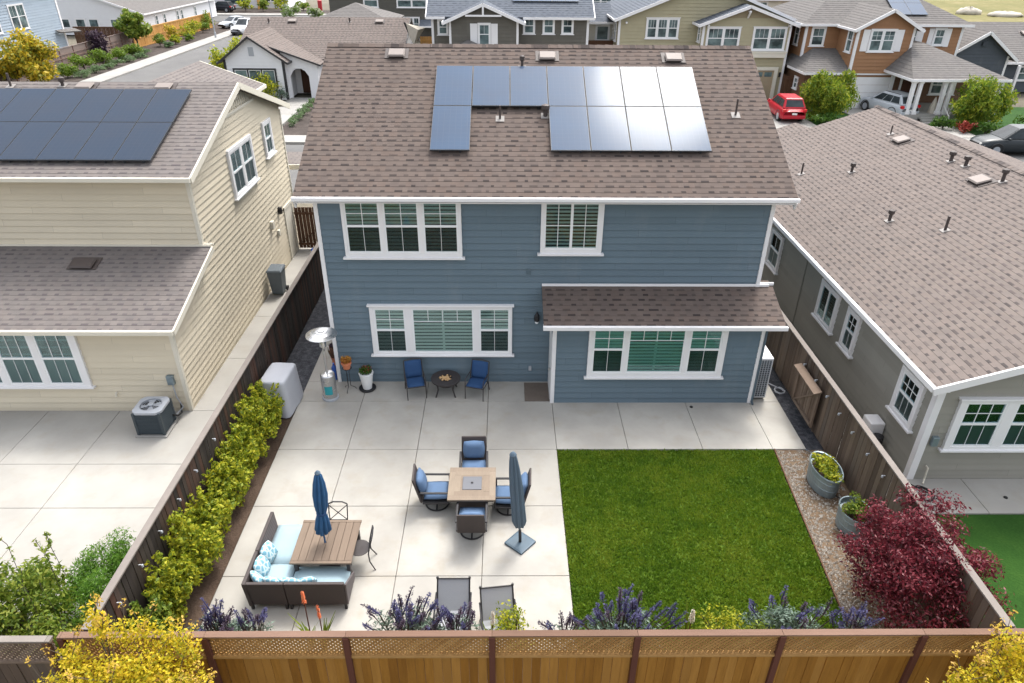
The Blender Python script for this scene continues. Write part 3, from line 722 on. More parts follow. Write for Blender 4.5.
# ------------------------------------------------------------------ the blue house
def blue_house():
    h = empty('blue_house', (6, 0, 0), 0, 'two storey blue house with brown shingle roof behind the patio', 'house')
    w = MB(); L = (.19, .034)
    w.lapped([(0, 0, -.1), (12, 0, -.1), (12, 0, 5.70), (0, 0, 5.70)], *L)
    w.lapped([(0, 10.5, -.1), (0, 0, -.1), (0, 0, 5.88), (0, 5.28, 8.5), (0, 10.5, 5.88)], *L)
    w.lapped([(12, 0, -.1), (12, 10.5, -.1), (12, 10.5, 5.88), (12, 5.28, 8.5), (12, 0, 5.88)], *L)
    w.lapped([(12, 10.5, -.1), (0, 10.5, -.1), (0, 10.5, 5.88), (12, 10.5, 5.88)], *L)
    w.lapped([(6.3, -1.08, -.02), (12, -1.08, -.02), (12, -1.08, 2.64), (6.3, -1.08, 2.64)], *L)
    w.lapped([(6.3, -.001, -.02), (6.3, -1.08, -.02), (6.3, -1.08, 2.64), (6.3, -.001, 3.0)], *L)
    w.lapped([(12, -1.08, -.02), (12, -.001, -.02), (12, -.001, 3.0), (12, -1.08, 2.64)], *L)
    w.build('wall', 'blue_siding', h)
    # trim
    t = MB()
    CB = lambda *a: (lambda m: (corner_board(m, *a[1:]), m.build('corner_board', a[0], h, bevel=.004, seg=1)))(MB())
    CB('white', 0, 0, -.02, 5.69, -1, -1); CB('white', 12, 0, 2.6, 5.69, 1, -1); CB('white', 6.3, -1.08, -.02, 2.57, -1, -1); CB('white', 12, -1.08, -.02, 2.57, 1, -1)
    # main roof
    c = math.cos(math.atan(.5)); s = math.sin(math.atan(.5))
    e0, e1, ye, ze, yr, zr = -.42, 12.42, -.45, 5.86, 5.28, 8.725
    r = MB()
    r.lapped([(e0, ye, ze), (e1, ye, ze), (e1, yr, zr), (e0, yr, zr)], .19, .007, .12)
    r.lapped([(e1, 2*yr-ye, ze), (e0, 2*yr-ye, ze), (e0, yr, zr), (e1, yr, zr)], .19, .007, .12)
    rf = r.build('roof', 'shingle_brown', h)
    rc = MB(); x = e0
    while x < e1-.05:
        x2 = min(x+.24, e1)
        for sg in (-1, 1):
            rc.face([(x, yr+sg*.16, zr-.08+.03), (x2, yr+sg*.16, zr-.08+.022), (x2, yr, zr+.022), (x, yr, zr+.034)] if sg < 0 else [(x, yr, zr+.034), (x2, yr, zr+.022), (x2, yr+.16, zr-.08+.022), (x, yr+.16, zr-.08+.03)],
                    [(x*3, .01), (x*3+.1, .01), (x*3+.1, .05), (x*3, .05)])
        x += .24
    rc.build('ridge_cap', 'shingle_brown', rf)
    g = MB(); g.bar((e0-.02, ye-.055, ze-.035), (e1+.02, ye-.055, ze-.035), .10, .10)
    g.build('gutter', 'white', h, bevel=.012)
    f = MB(); f.box(e0, e1, ye+.002, -.02, 5.70, 5.73)
    for x in (e0+.03, e1-.03):
        f.bar((x, ye, ze-.21), (x, yr, zr-.21), .04, .19); f.bar((x, 2*yr-ye, ze-.21), (x, yr, zr-.21), .04, .19)
    f.bar((e0, 2*yr-ye+.05, ze-.05), (e1, 2*yr-ye+.05, ze-.05), .11, .13)
    f.build('fascia', 'white', h)
    for x, y in ((1.71, 4.82), (6.21, 4.74), (9.98, 4.70)):
        roof_vent(h, (x, y, ze+.5*(y-ye)), (1, 0, 0), (0, -s, c), 'vent_tan')
    for x, y, hh, rr, cap in ((4.81, 2.24, .42, .03, False), (6.07, 2.36, .3, .06, True), (5.45, 4.25, .35, .04, True), (11.39, 2.42, .5, .03, False)):
        vent_pipe(h, (x, y, ze+.5*(y-ye)), (0, -s, c), hh, rr, cap)
    U = V(1, 0, 0); W = V(0, c, s); N = V(0, -s, c)
    panel_grid(h, V(2.95, .98, ze+.5*(.98-ye)), U, W, N, [(0, 0)]+[(i, 0) for i in (3, 4, 5, 6)]+[(i, 1) for i in range(7)], 1.07, 1.80)
    # lower shed roof
    r = MB(); r.lapped([(5.98, -1.46, 2.70), (12.42, -1.46, 2.70), (12.42, -.002, 3.20), (5.98, -.002, 3.20)], .19, .007, .10)
    r.box(12.05, 12.42, 0, .35, 3.02, 3.20)
    r.build('lower_roof', 'shingle_brown', h)
    g = MB(); g.bar((5.96, -1.51, 2.67), (12.44, -1.51, 2.67), .10, .11); g.build('gutter', 'white', h, bevel=.01)
    g = MB(); g.box(5.98, 12.3, -.06, -.03, 3.20, 3.27); g.box(12.06, 12.46, .02, .06, 3.20, 3.28); g.build('flashing', 'white', h)
    g = MB(); g.box(5.98, 12.42, -1.44, -1.13, 2.58, 2.60)
    g.build('fascia', 'white', h)
    F = ((0, 0, 0), (1, 0, 0), (0, -1, 0))
    op = (1.12, .074)
    window(h, *F, .66, 4.02, 3.80, 5.66, [(.74, 4.19, 1.66, 5.655, 'dh', (2, 2)), (1.76, 4.19, 2.68, 5.655, 'dh', (2, 2)), (2.79, 4.19, 3.71, 5.655, 'dh', (2, 2))], (.72, .10))
    window(h, *F, 5.90, 4.14, 7.55, 5.66, [(5.99, 4.31, 7.44, 5.655, 'slide', (2, 2))], (.62, .10))
    window(h, *F, 1.12, .94, 5.16, 2.62, [(1.24, 1.06, 2.12, 2.50, 'dh', (2, 2)), (2.31, 1.06, 4.06, 2.50, 'pic', (4, 1)), (4.22, 1.06, 5.09, 2.50, 'dh', (2, 2))], (.88, .11), head=True, bmat='blind_light')
    F = ((0, -1.08, 0), (1, 0, 0), (0, -1, 0))
    window(h, *F, 7.24, .87, 11.02, 2.58, [(7.36, 1.05, 8.22, 2.51, 'dh', (2, 2)), (8.32, 1.05, 9.88, 2.51, 'pic', (4, 1)), (10.00, 1.05, 10.88, 2.51, 'dh', (2, 2))], (.95, .10), bmat='blind_teal_reflection')
    # side door under the shed roof, sconce, small fittings
    d = MB(); d.box(6.24, 6.27, -.98, -.12, .02, 2.1); dd = d.build('door', 'door_white', h, bevel=.004)
    k = MB(); k.lathe((6.21, -.88, 1.0), [(.03, -.03), (.035, 0), (.03, .03)], 10); k.build('handle', 'steel', dd)
    s = MB(); s.lathe((5.86, -.13, 2.12), [(.04, 0), (.085, .04), (.075, .2), (.03, .26), (.01, .32)], 10); s.box(5.84, 5.88, -.13, -.02, 2.22, 2.26)
    l = s.build('wall_lamp', 'black_metal', h)
    s = MB(); s.lathe((5.86, -.13, 2.06), [(.03, 0), (.05, .02), (.05, .06)], 10); s.build('lamp_glass', 'vinyl', l)
    o = MB(); o.box(5.55, 5.66, -.045, -.017, 3.55, 3.72); o.build('outlet_cover', 'blue_siding', h)
    o = MB(); o.box(5.66, 5.74, -.06, -.017, .42, .56); o.build('outlet_box', 'ac_grey', h)
    o = MB(); o.tube([(12.06, -1.14, 2.56), (12.06, -1.14, .05), (12.06, -1.24, .03)], .035, 8); o.build('downpipe', 'blue_siding', h)
    return h

# ------------------------------------------------------------------ the tan house on the left
def tan_house():
    h = empty('tan_house', (-9, 3, 0), 0, 'cream lap-sided house with solar panels left of the blue house', 'house')
    XS = -3.86; XL = -15; L = (.19, .032); w = MB()
    w.lapped([(XL, -1.47, -.1), (XS, -1.47, -.1), (XS, -1.47, 2.70), (XL, -1.47, 2.70)], .19, .034)
    w.lapped([(XL, 1.48, 3.2), (XS, 1.48, 3.2), (XS, 1.48, 5.78), (XL, 1.48, 5.78)], .19, .034)
    w.lapped([(XS, -1.47, -.1), (XS, 1.48, -.1), (XS, 1.48, 3.66), (XS, -1.47, 2.76)], *L)
    w.lapped([(XS, 1.48, -.1), (XS, 10.5, -.1), (XS, 10.5, 5.86), (XS, 5.9, 7.36), (XS, 1.48, 5.90)], *L)
    w.lapped([(XS, 10.5, -.1), (XL, 10.5, -.1), (XL, 10.5, 5.7), (XS, 10.5, 5.7)], *L)
    w.lapped([(-6.6, 10.8, -.1), (-6.6, 16.1, -.1), (-6.6, 16.1, 5.55), (-6.6, 10.8, 5.55)], *L)
    w.lapped([(-6.6, 16.1, -.1), (-11.4, 16.1, -.1), (-11.4, 16.1, 5.5), (-9, 16.1, 6.4), (-6.6, 16.1, 5.5)], *L)
    w.build('wall', 'tan_siding', h)
    t = MB()
    CB = lambda *a: (lambda m: (corner_board(m, *a[1:]), m.build('corner_board', a[0], h, bevel=.004, seg=1)))(MB())
    CB('cream_trim', XS, -1.47, -.02, 2.70, 1, -1); CB('cream_trim', XS, 1.48, 3.76, 5.77, 1, -1); CB('cream_trim', XS, 10.5, 0, 5.7, 1, 1)
    # gable infill boards and brackets
    t = MB()
    for i in range(15):
        y = 4.5+i*.2; top = 7.30-.33*abs(y-5.9)
        t.box(XS+.018, XS+.04, y-.02, y+.02, 6.68, top)
    t.box(XS+.018, XS+.06, 4.1, 7.7, 6.60, 6.68); t.build('gable_battens', 'cream_trim', h)
    xr = -3.58
    r = MB(); r.lapped([(XL, 1.03, 5.88), (xr, 1.03, 5.88), (xr, 5.9, 7.487), (XL, 5.9, 7.487)], .19, .007, .1)
    r.lapped([(xr, 11.0, 5.80), (XL, 11.0, 5.80), (XL, 5.9, 7.487), (xr, 5.9, 7.487)], .19, .007, .1)
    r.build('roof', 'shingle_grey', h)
    r = MB(); r.lapped([(-6.2, 9.0, 5.56), (-6.2, 16.45, 5.56), (-9, 16.45, 6.57), (-9, 8.0, 6.57)], .19, .007, .1)
    r.lapped([(-11.8, 16.45, 5.56), (-11.8, 9.0, 5.56), (-9, 8.0, 6.57), (-9, 16.45, 6.57)], .19, .007, .1); r.build('rear_roof', 'shingle_grey', h)
    r = MB(); r.lapped([(XL, -1.88, 2.79), (xr, -1.88, 2.79), (xr, 1.46, 3.74), (XL, 1.46, 3.74)], .19, .007, .1)
    r.build('lower_roof', 'shingle_grey', h)
    r = MB(); r.lapped([(-5.6, 12.9, 3.4), (-5.6, 10.85, 3.4), (-3.2, 10.85, 3.41), (-3.2, 12.9, 3.41)], .3, .01, .15); r.build('porch_roof', 'shingle_grey', h)
    f = MB()
    f.bar((XL, .98, 5.835), (xr+.03, .98, 5.835), .10, .11); f.bar((XL, -1.93, 2.75), (xr+.03, -1.93, 2.75), .10, .11)
    x = xr+.02
    f.bar((x, 1.03, 5.80), (x, 5.9, 7.407), .05, .19); f.bar((x, 11.0, 5.72), (x, 5.9, 7.407), .05, .19); f.bar((x, -1.88, 2.715), (x, 1.46, 3.665), .05, .16)
    f.bar((-6.16, 9.2, 5.5), (-6.16, 16.47, 5.5), .08, .15); f.bar((-6.2, 16.47, 5.5), (-9, 16.47, 6.5), .05, .16)
    f.box(XL, xr, 1.40, 1.445, 3.74, 3.79); f.box(XS+.03, xr+.03, 1.49, 1.55, 3.74, 3.80)
    f.box(-5.6, -3.18, 10.80, 10.86, 3.24, 3.44); f.box(-3.2, -3.14, 10.86, 12.9, 3.24, 3.43)
    f.build('fascia', 'cream_trim', h)
    f = MB()
    f.box(XL, xr, 1.05, 1.44, 5.78, 5.80)
    f.build('soffit', 'cream_trim', h)
    f = MB(); f.box(XL, xr, -1.87, -1.51, 2.705, 2.725); f.build('soffit', 'cream_trim', h)
    th = math.atan(.33); c, s = math.cos(th), math.sin(th)
    U = V(1, 0, 0); W = V(0, c, s); N = V(0, -s, c)
    def rz(y): return 5.88+.33*(y-1.03)
    panel_grid(h, V(-4.78-1.045*9, 1.62, rz(1.62)), U, W, N, [(i, j) for i in range(9) for j in (0, 1)], 1.045, 1.92, cellmat='solar_dark')
    for x in (-8.25, -5.78): roof_vent(h, (x, 5.55, rz(5.55)), U, N, 'vent_tan')
    vent_pipe(h, (-10.6, 5.6, rz(5.6)), N, .45, .035); vent_pipe(h, (-9.0, 5.65, rz(5.65)), N, .25, .05, True)
    roof_vent(h, (-7.5, 11.6, 5.56+.36*(1.3)), V(0, 1, 0), V(.33, 0, .94), 'vent_tan')
    lt = math.atan(.95/3.34); roof_vent(h, (-6.9, .62, 2.79+.2844*2.5), U, V(0, -math.sin(lt), math.cos(lt)), 'vent_dark', .62, .42, .12)
    window(h, (0, -1.47, 0), U, (0, -1, 0), -9.8, .80, -6.36, 2.62, [(-9.62, .92, -8.70, 2.50, 'dh', (3, 1)), (-8.54, .92, -7.62, 2.50, 'dh', (3, 1)), (-7.46, .92, -6.54, 2.50, 'dh', (3, 1))], (.2, .22))
    S = ((XS, 0, 0), (0, 1, 0), (1, 0, 0))
    window(h, *S, 4.48, 4.08, 6.75, 5.68, [(4.62, 4.22, 5.54, 5.56, 'dh', (2, 1)), (5.70, 4.22, 6.62, 5.56, 'dh', (2, 1))], (.9, .09))
    window(h, *S, 8.10, 4.42, 9.06, 5.72, [(8.24, 4.56, 8.92, 5.60, 'dh', (2, 1))], (.9, .09))
    d = MB(); d.wbox(V(XS, 0, 0), V(0, 1, 0), V(1, 0, 0), 9.05, 9.17, 0, 2.2, 0, .06); d.wbox(V(XS, 0, 0), V(0, 1, 0), V(1, 0, 0), 10.05, 10.17, 0, 2.2, 0, .06); d.wbox(V(XS, 0, 0), V(0, 1, 0), V(1, 0, 0), 9.05, 10.17, 2.1, 2.22, 0, .065)
    df = d.build('door_frame', 'cream_trim', h)
    d = MB(); d.wbox(V(XS, 0, 0), V(0, 1, 0), V(1, 0, 0), 9.17, 10.05, 0, 2.1, .02, .035); d.build('door', 'cream_trim', df)
    for y, z, sx, sy, sz, mt, nm in ((7.35, 2.0, .14, .22, .3, 'cream_trim', 'meter_box'), (8.45, 2.2, .16, .14, .26, 'black_metal', 'wall_lamp'), (7.95, 1.5, .12, .16, .22, 'cream_trim', 'meter_box')):
        b = MB(); b.box(XS+.017, XS+sx, y-sy/2, y+sy/2, z, z+sz); b.build(nm, mt, h, bevel=.01)
    b = MB(); b.box(-4.26, -4.08, -1.60, -1.49, .92, 1.2); o = b.build('disconnect_box', 'galv', h, bevel=.008)
    b = MB(); b.tube([(-4.15, -1.55, .93), (-4.13, -1.56, .5), (-4.0, -1.6, .2), (-4.12, -1.9, .12)], .018, 6); b.build('conduit', 'ac_grey', o)
    b = MB(); b.tube([(-5.78, -1.5, .62), (-5.78, -1.56, .6), (-5.78, -1.57, .52)], .025, 6); b.build('hose_bib', 'cream_trim', h)
    return h

# ------------------------------------------------------------------ the sage house on the right
def sage_house():
    h = empty('sage_house', (21, 4, 0), 0, 'single storey sage green house with wide taupe roof at right', 'house')
    X0 = 14.97; Y0 = -4.34; XR = 28.0; L = (.19, .022); YB = 13.8; w = MB()
    w.lapped([(X0, Y0, -.1), (XR, Y0, -.1), (XR, Y0, 2.86), (21.5, Y0, 5.03), (X0, Y0, 2.86)], *L)
    w.lapped([(X0, YB, -.1), (X0, Y0, -.1), (X0, Y0, 2.80), (X0, YB, 2.80)], *L)
    w.lapped([(XR, Y0, -.1), (XR, YB, -.1), (XR, YB, 2.8), (XR, Y0, 2.8)], *L)
    w.lapped([(XR, YB, -.1), (X0, YB, -.1), (X0, YB, 2.86), (21.5, YB, 5.03), (XR, YB, 2.86)], *L)
    w.lapped([(15.6, 15.0, -.1), (15.6, YB, -.1), (15.6, YB, 2.9), (15.6, 15.0, 2.9)], *L)
    w.lapped([(21.3, 15, -.1), (15.6, 15.0, -.1), (15.6, 15.0, 3.0), (18.45, 15, 3.95), (21.3, 15, 3.0)], *L)
    w.build('wall', 'sage_siding', h)
    t = MB(); corner_board(t, X0, Y0, -.02, 2.84, -1, -1, .13); t.build('corner_board', 'white', h, bevel=.004, seg=1)
    t = MB(); t.box(X0-.03, X0-.017, 3.55, 3.62, 0, 2.8); t.build('downpipe', 'sage_siding', h)
    xe, zl, xrg, zr, ya, yb = 14.60, 2.92, 21.5, 5.197, -4.68, 14.15
    r = MB(); r.lapped([(xe, yb, zl), (xe, ya, zl), (xrg, ya, zr), (xrg, yb, zr)], .19, .007, .12)
    r.lapped([(28.4, ya, zl), (28.4, yb, zl), (xrg, yb, zr), (xrg, ya, zr)], .19, .007, .12)
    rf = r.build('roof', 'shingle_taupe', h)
    c = MB(); y = ya
    while y < yb-.05:
        for sg in (-1, 1):
            c.face([(xrg+sg*.17, y, zr-.022), (xrg+sg*.17, y+.24, zr-.03), (xrg, y+.24, zr+.026), (xrg, y, zr+.036)], [(y*3, .01), (y*3+.1, .01), (y*3+.1, .05), (y*3, .05)])
        y += .24
    c.build('ridge_cap', 'shingle_taupe', rf)
    r = MB(); r.lapped([(15.2, 15.35, 3.124), (15.2, 13.9, 3.124), (18.45, 13.9, 4.195), (18.45, 15.35, 4.195)], .19, .007, .1)
    r.lapped([(21.7, 13.9, 3.124), (21.7, 15.35, 3.124), (18.45, 15.35, 4.195), (18.45, 13.9, 4.195)], .19, .007, .1); r.build('garage_roof', 'shingle_taupe', h)
    f = MB(); f.bar((xe-.05, ya-.02, zl-.04), (xe-.05, yb, zl-.04), .10, .13); f.build('gutter', 'white', h, bevel=.01)
    f = MB(); f.bar((xe-.06, ya-.02, zl-.09), (xrg, ya-.02, zr-.08), .05, .19); f.bar((28.4, ya-.02, zl-.08), (xrg, ya-.02, zr-.08), .05, .19)
    f.box(xe, X0-.02, ya, yb, 2.80, 2.82)
    f.build('fascia', 'white', h)
    N = V(-.313, 0, .95).normalized(); U = V(0, -1, 0)
    def rp(x, y): return V(x, y, zl+.33*(x-xe))
    # positions read off the roof plane
    vent_pipe(h, rp(17.25, 3.55), N, .36, .05, True); vent_pipe(h, rp(18.1, 2.0), N, .5, .04); vent_pipe(h, rp(17.95, 8.1), N, .34, .05, True)
    vent_pipe(h, rp(16.6, 9.3), N, .5, .035); vent_pipe(h, rp(20.55, 6.55), N, .34, .06, True); vent_pipe(h, rp(20.65, 5.85), N, .34, .06, True)
    vent_pipe(h, rp(20.75, 4.0), N, .4, .055, True); vent_pipe(h, rp(20.4, 10.6), N, .4, .03)
    roof_vent(h, rp(20.35, 9.6), U, N, 'vent_tan', .6, .5); roof_vent(h, rp(20.35, 4.45), U, N, 'vent_tan', .6, .5); roof_vent(h, rp(21.0, 1.2), U, N, 'vent_dark', .6, .5)
    S = ((X0, 0, 0), (0, -1, 0), (-1, 0, 0))
    window(h, *S, 2.90, 1.10, 3.92, 2.44, [(3.02, 1.24, 3.80, 2.32, 'dh', (3, 2))], casing='white')
    window(h, *S, -2.18, 1.12, -.90, 2.42, [(-2.06, 1.24, -1.02, 2.30, 'slide', (1, 1))], (.7, .09))
    window(h, *S, -.28, 1.14, .50, 2.44, [(-.17, 1.26, .39, 2.32, 'dh', (2, 2))])
    window(h, *S, -6.85, .92, -5.70, 2.32, [(-6.73, 1.05, -5.82, 2.22, 'dh', (2, 1))])
    F = ((0, Y0, 0), (1, 0, 0), (0, -1, 0))
    window(h, *F, 15.50, .92, 18.0, 2.46, [(15.66, 1.06, 16.62, 2.34, 'dh', (3, 2)), (16.86, 1.06, 17.84, 2.34, 'dh', (3, 2))], head=True)
    window(h, *F, 19.5, .92, 22.0, 2.46, [(19.66, 1.06, 20.62, 2.34, 'dh', (3, 2)), (20.86, 1.06, 21.84, 2.34, 'dh', (3, 2))], head=True)
    b = MB(); b.box(15.17, 15.32, -4.46, -4.36, 1.08, 1.34); b.build('outlet_cover', 'galv', h, bevel=.01)
    b = MB(); b.tube([(15.3, -4.37, .42), (15.3, -4.46, .42), (15.3, -4.48, .1), (15.22, -4.6, .04)], .022, 6); b.build('hose_bib', 'cream_trim', h)
    b = MB(); b.box(14.55, 14.94, -2.95, -2.5, .0, .62); m = b.build('utility_box', 'white', h, bevel=.03)
    b = MB(); b.lathe((14.72, -3.14, .18), [(.02, 0), (.13, .02), (.13, .2), (.02, .22)], 14); b.build('meter_dial', 'black_metal', m)
    return h
# ------------------------------------------------------------------ fences
def board_run(mb, p, q, z0, z1, bw=.14, t=.022, gap=.016, seed=1, jit=.018):
    rnd = random.Random(seed); p = Vector(p); q = Vector(q); d = q-p; n = max(1, int(d.length/bw)); d /= n
    for i in range(n):
        a = p+d*i; b = p+d*(i+1); e = d.normalized()*gap/2; o = V(-d.y, d.x, 0).normalized()*rnd.uniform(-jit, jit)*.5
        a = a+e+o; b = b-e+o; m = (a+b)/2
        mb.bar(m+V(0, 0, z0), m+V(0, 0, z1+rnd.uniform(-jit, 0)), (b-a).length, t, V(-d.y, d.x, 0)) if False else mb.hexa([
            V(a.x, a.y, z0)-V(-d.y, d.x, 0).normalized()*t/2, V(b.x, b.y, z0)-V(-d.y, d.x, 0).normalized()*t/2, V(b.x, b.y, z0)+V(-d.y, d.x, 0).normalized()*t/2, V(a.x, a.y, z0)+V(-d.y, d.x, 0).normalized()*t/2,
            V(a.x, a.y, z1)-V(-d.y, d.x, 0).normalized()*t/2, V(b.x, b.y, z1)-V(-d.y, d.x, 0).normalized()*t/2, V(b.x, b.y, z1)+V(-d.y, d.x, 0).normalized()*t/2, V(a.x, a.y, z1)+V(-d.y, d.x, 0).normalized()*t/2])
def fence(name, label, p, q, h, bmat, rmat, pmat, step=2.4, bw=.16, seed=1, cap=.14, top_panel=0.0, base_rail=True, sides=(-1, 1)):
    p = Vector((*p, 0)); q = Vector((*q, 0)); d = q-p; L = d.length; e = d.normalized(); nrm = V(-e.y, e.x, 0)
    f = empty(name, (p+q)/2, 0, label, 'fence')
    m = MB(); board_run(m, p, q, 0.02, h-.03-top_panel, bw, seed=seed); m.build('board_panel', bmat, f)
    m = MB(); m.bar(p+V(0, 0, h-.015), q+V(0, 0, h-.015), cap, .035)
    for z in ((.08, h*.5, h-.10-top_panel) if base_rail else (h-.1-top_panel,)):
        for s in sides: m.bar(p+nrm*s*.035+V(0, 0, z), q+nrm*s*.035+V(0, 0, z), .035, .09 if z > .1 else .12)
    m.build('rail', rmat, f)
    if top_panel:
        m = MB(); m.bar(p+V(0, 0, h-.05-top_panel/2), q+V(0, 0, h-.05-top_panel/2), .02, top_panel-.04); m.build('top_panel', bmat, f)
    n = int(round(L/step))
    for i in range(n+1):
        a = p+e*(L*i/n)+(nrm*sides[0]*.05 if len(sides) == 1 else V(0, 0, 0)); m = MB(); m.bar(a+V(0, 0, -.1), a+V(0, 0, h-.035), .09, .09, e); m.build('post', pmat, f)
    return f
def build_fences():
    f = fence('side_fence', 'dark weathered board fence with grey cap along the lime hedge', (-1.90, -10.0), (-1.90, 10.3), 1.78, 'fence_weather', 'fence_rail', 'fence_weather', 2.4, .14, 3, sides=(1,))
    lamp_row(f, -1.80, [-9.2, -8.35, -7.5, -6.6, -5.7, -4.6], 1)
    f = fence('side_fence', 'brown board fence with grey cap beside the gravel bed and planters', (13.33, -10.0), (13.33, 10.3), 1.78, 'fence_brown', 'fence_rail', 'fence_brown', 2.4, .17, 8, sides=(-1,))
    lamp_row(f, 13.22, [-6.6, -5.9, -5.15, -4.35, -3.6, -2.85, -2.1, -1.3], -1)
    # the lattice-topped fence nearest the camera
    def lattice_fence(label, x0, x1, y, boards, lat, railm, capm, postm, posts, seed):
        f = empty('lattice_fence', ((x0+x1)/2, y, 0), 0, label, 'fence')
        m = MB(); board_run(m, (x0, y, 0), (x1, y, 0), 0, 1.265, .15, seed=seed, gap=.006); m.build('board_panel', boards, f)
        l = MB(); zb, zt = 1.325, 1.745; hh = zt-zb; s = .085; x = x0-hh
        while x < x1:
            for sg, yy in ((1, -.008), (-1, .008)):
                a = (x, zb) if sg > 0 else (x+hh, zb); b = (x+hh, zt) if sg > 0 else (x, zt)
                def cl(p0, p1):
                    (ax, az), (bx, bz) = p0, p1
                    if ax > bx: (ax, az), (bx, bz) = (bx, bz), (ax, az)
                    if bx <= x0 or ax >= x1: return None
                    if ax < x0: az += (bz-az)*(x0-ax)/(bx-ax); ax = x0
                    if bx > x1: bz = az+(bz-az)*(x1-ax)/(bx-ax); bx = x1
                    return (ax, az), (bx, bz)
                r = cl(a, b)
                if r and abs(r[0][0]-r[1][0]) > .01: l.bar((r[0][0], y+yy, r[0][1]), (r[1][0], y+yy, r[1][1]), .009, .036, (0, 0, 1))
            x += s*1.414*.72
        l.build('lattice', lat, f)
        r = MB(); r.box(x0, x1, y-.055, y+.045, 1.265, 1.315); r.box(x0, x1, y-.045, y+.035, 1.755, 1.79); r.box(x0, x1, y-.045, y-.013, .25, .34); r.build('rail', railm, f, bevel=.004, seg=1)
        c = MB(); xs = [x0]+[p for p in posts if x0 < p < x1]+[x1]
        for a, b in zip(xs, xs[1:]): c.box(a+.002, b-.002, y-.06, y+.06, 1.792, 1.825)
        c.build('cap_rail', capm, f, bevel=.004, seg=1)
        for p in posts:
            m = MB(); m.box(p-.05, p+.05, y-.075, y+.05, -.1, 1.789); m.build('post', postm, f, bevel=.004, seg=1)
        return f
    lattice_fence('golden brown fence with lattice top and reddish cap across the near edge', -2.25, 15.6, -10.13, 'fence_gold', 'lattice', 'lattice', 'redwood', 'post_brown', [-2.20, .10, 2.37, 4.74, 7.11, 9.48, 11.8, 14.2], 12)
    lattice_fence('grey capped dark lattice fence in the bottom left corner', -9.0, -2.32, -10.20, 'fence_brown', 'raw_wood', 'raw_wood', 'fence_rail', 'gate_wood', [-4.5, -6.8, -2.4], 15)
    # side gate between the tan and blue houses
    g = empty('side_gate', (-3.0, 10.2, 0), 0, 'dark brown wooden gate at the far end of the narrow passage', 'gate')
    m = MB(); board_run(m, (-3.78, 10.2, 0), (-2.0, 10.2, 0), .05, 1.85, .14, seed=4); m.build('board_panel', 'gate_wood', g)
    m = MB(); m.bar((-3.7, 10.15, .3), (-2.1, 10.15, 1.6), .03, .09, (0, 1, 0)); m.box(-3.78, -2.0, 10.13, 10.17, 1.55, 1.65); m.box(-3.78, -2.0, 10.13, 10.17, .2, .3); m.build('brace', 'gate_wood', g)
    # wooden fold-down frame on the right fence
    g = empty('wooden_frame', (13.2, -1.9, .2), 0, 'weathered wooden shelf frame fixed to the brown fence', 'frame')
    m = MB(); X = 13.20; t = .05
    for y in (-1.25, -2.55): m.box(X-t, X, y-.045, y+.045, .22, 1.38)
    m.box(X-t, X, -2.55, -1.25, .22, .30); m.bar((X-.01, -1.3, .28), (X-.01, -2.5, 1.28), .04, .07, (1, 0, 0)); m.build('frame_bars', 'raw_wood', g)
    m = MB(); board_run(m, (X+.02, -1.25, 0), (X+.02, -2.55, 0), .24, 1.34, .11, seed=9); m.build('back_panel', 'raw_wood', g)
    m = MB(); m.hexa([(X-.20, -2.62, 1.30), (X+.01, -2.62, 1.36), (X+.01, -1.18, 1.36), (X-.20, -1.18, 1.30), (X-.20, -2.62, 1.34), (X+.01, -2.62, 1.40), (X+.01, -1.18, 1.40), (X-.20, -1.18, 1.34)])
    m.build('shelf', 'raw_wood', g)
def lamp_row(f, x, ys, s):
    for y in ys:
        m = MB(); m.lathe((x, y, 1.40), [(.015, -.015), (.026, 0), (.022, .045), (.008, .055)], 8); m.box(min(x, x-s*.06), max(x, x-s*.06), y-.01, y+.01, 1.43, 1.45); m.build('fence_light', 'ac_grey', f)

# ------------------------------------------------------------------ furniture (local space: +Y is forward)
def face(dx, dy): return math.atan2(-dx, dy)
def swivel_chair():
    r = empty('swivel_chair', (0, 0, 0)); k = dict(local=True)
    b = MB(); ring = [(.27*math.cos(t), .27*math.sin(t), .025) for t in [2*math.pi*i/24 for i in range(25)]]
    b.tube(ring, .019, 8, False)
    for a in (0, 90, 180, 270): b.bar((0, 0, .06), (.27*math.cos(R(a)), .27*math.sin(R(a)), .03), .035, .03)
    b.lathe((0, 0, .05), [(.05, 0), (.045, .2), (.09, .24)], 12); b.build('base', 'black_metal', r, **k)
    s = MB(); s.box(-.30, .30, -.31, .31, .28, .34); s.build('seat_frame', 'black_metal', r, bevel=.015, **k)
    for x in (-1, 1):
        a = MB(); X = x*.325
        a.bar((X, -.36, .62), (X, .30, .60), .055, .035); a.bar((X, .29, .61), (X, .29, .29), .045, .035, (0, 1, 0)); a.bar((X, .30, .305), (X, -.31, .305), .035, .045)
        a.build('arm', 'black_metal', r, bevel=.012, **k)
    w = MB(); w.hexa([(-.31, -.36, .30), (.31, -.36, .30), (.31, -.31, .30), (-.31, -.31, .30), (-.30, -.53, .98), (.30, -.53, .98), (.30, -.485, .98), (-.30, -.485, .98)])
    w.build('backrest', 'wicker', r, bevel=.015, **k)
    c = MB(); c.cushion((0, .02, .41), .58, .60, .16); c.build('seat_cushion', 'cush_blue', r, smooth=True, **k)
    c = MB(); c.cushion((0, -.34, .70), .54, .46, .20, rx=R(105), puff=1); c.build('back_pillow', 'cush_blue', r, smooth=True, **k)
    return r
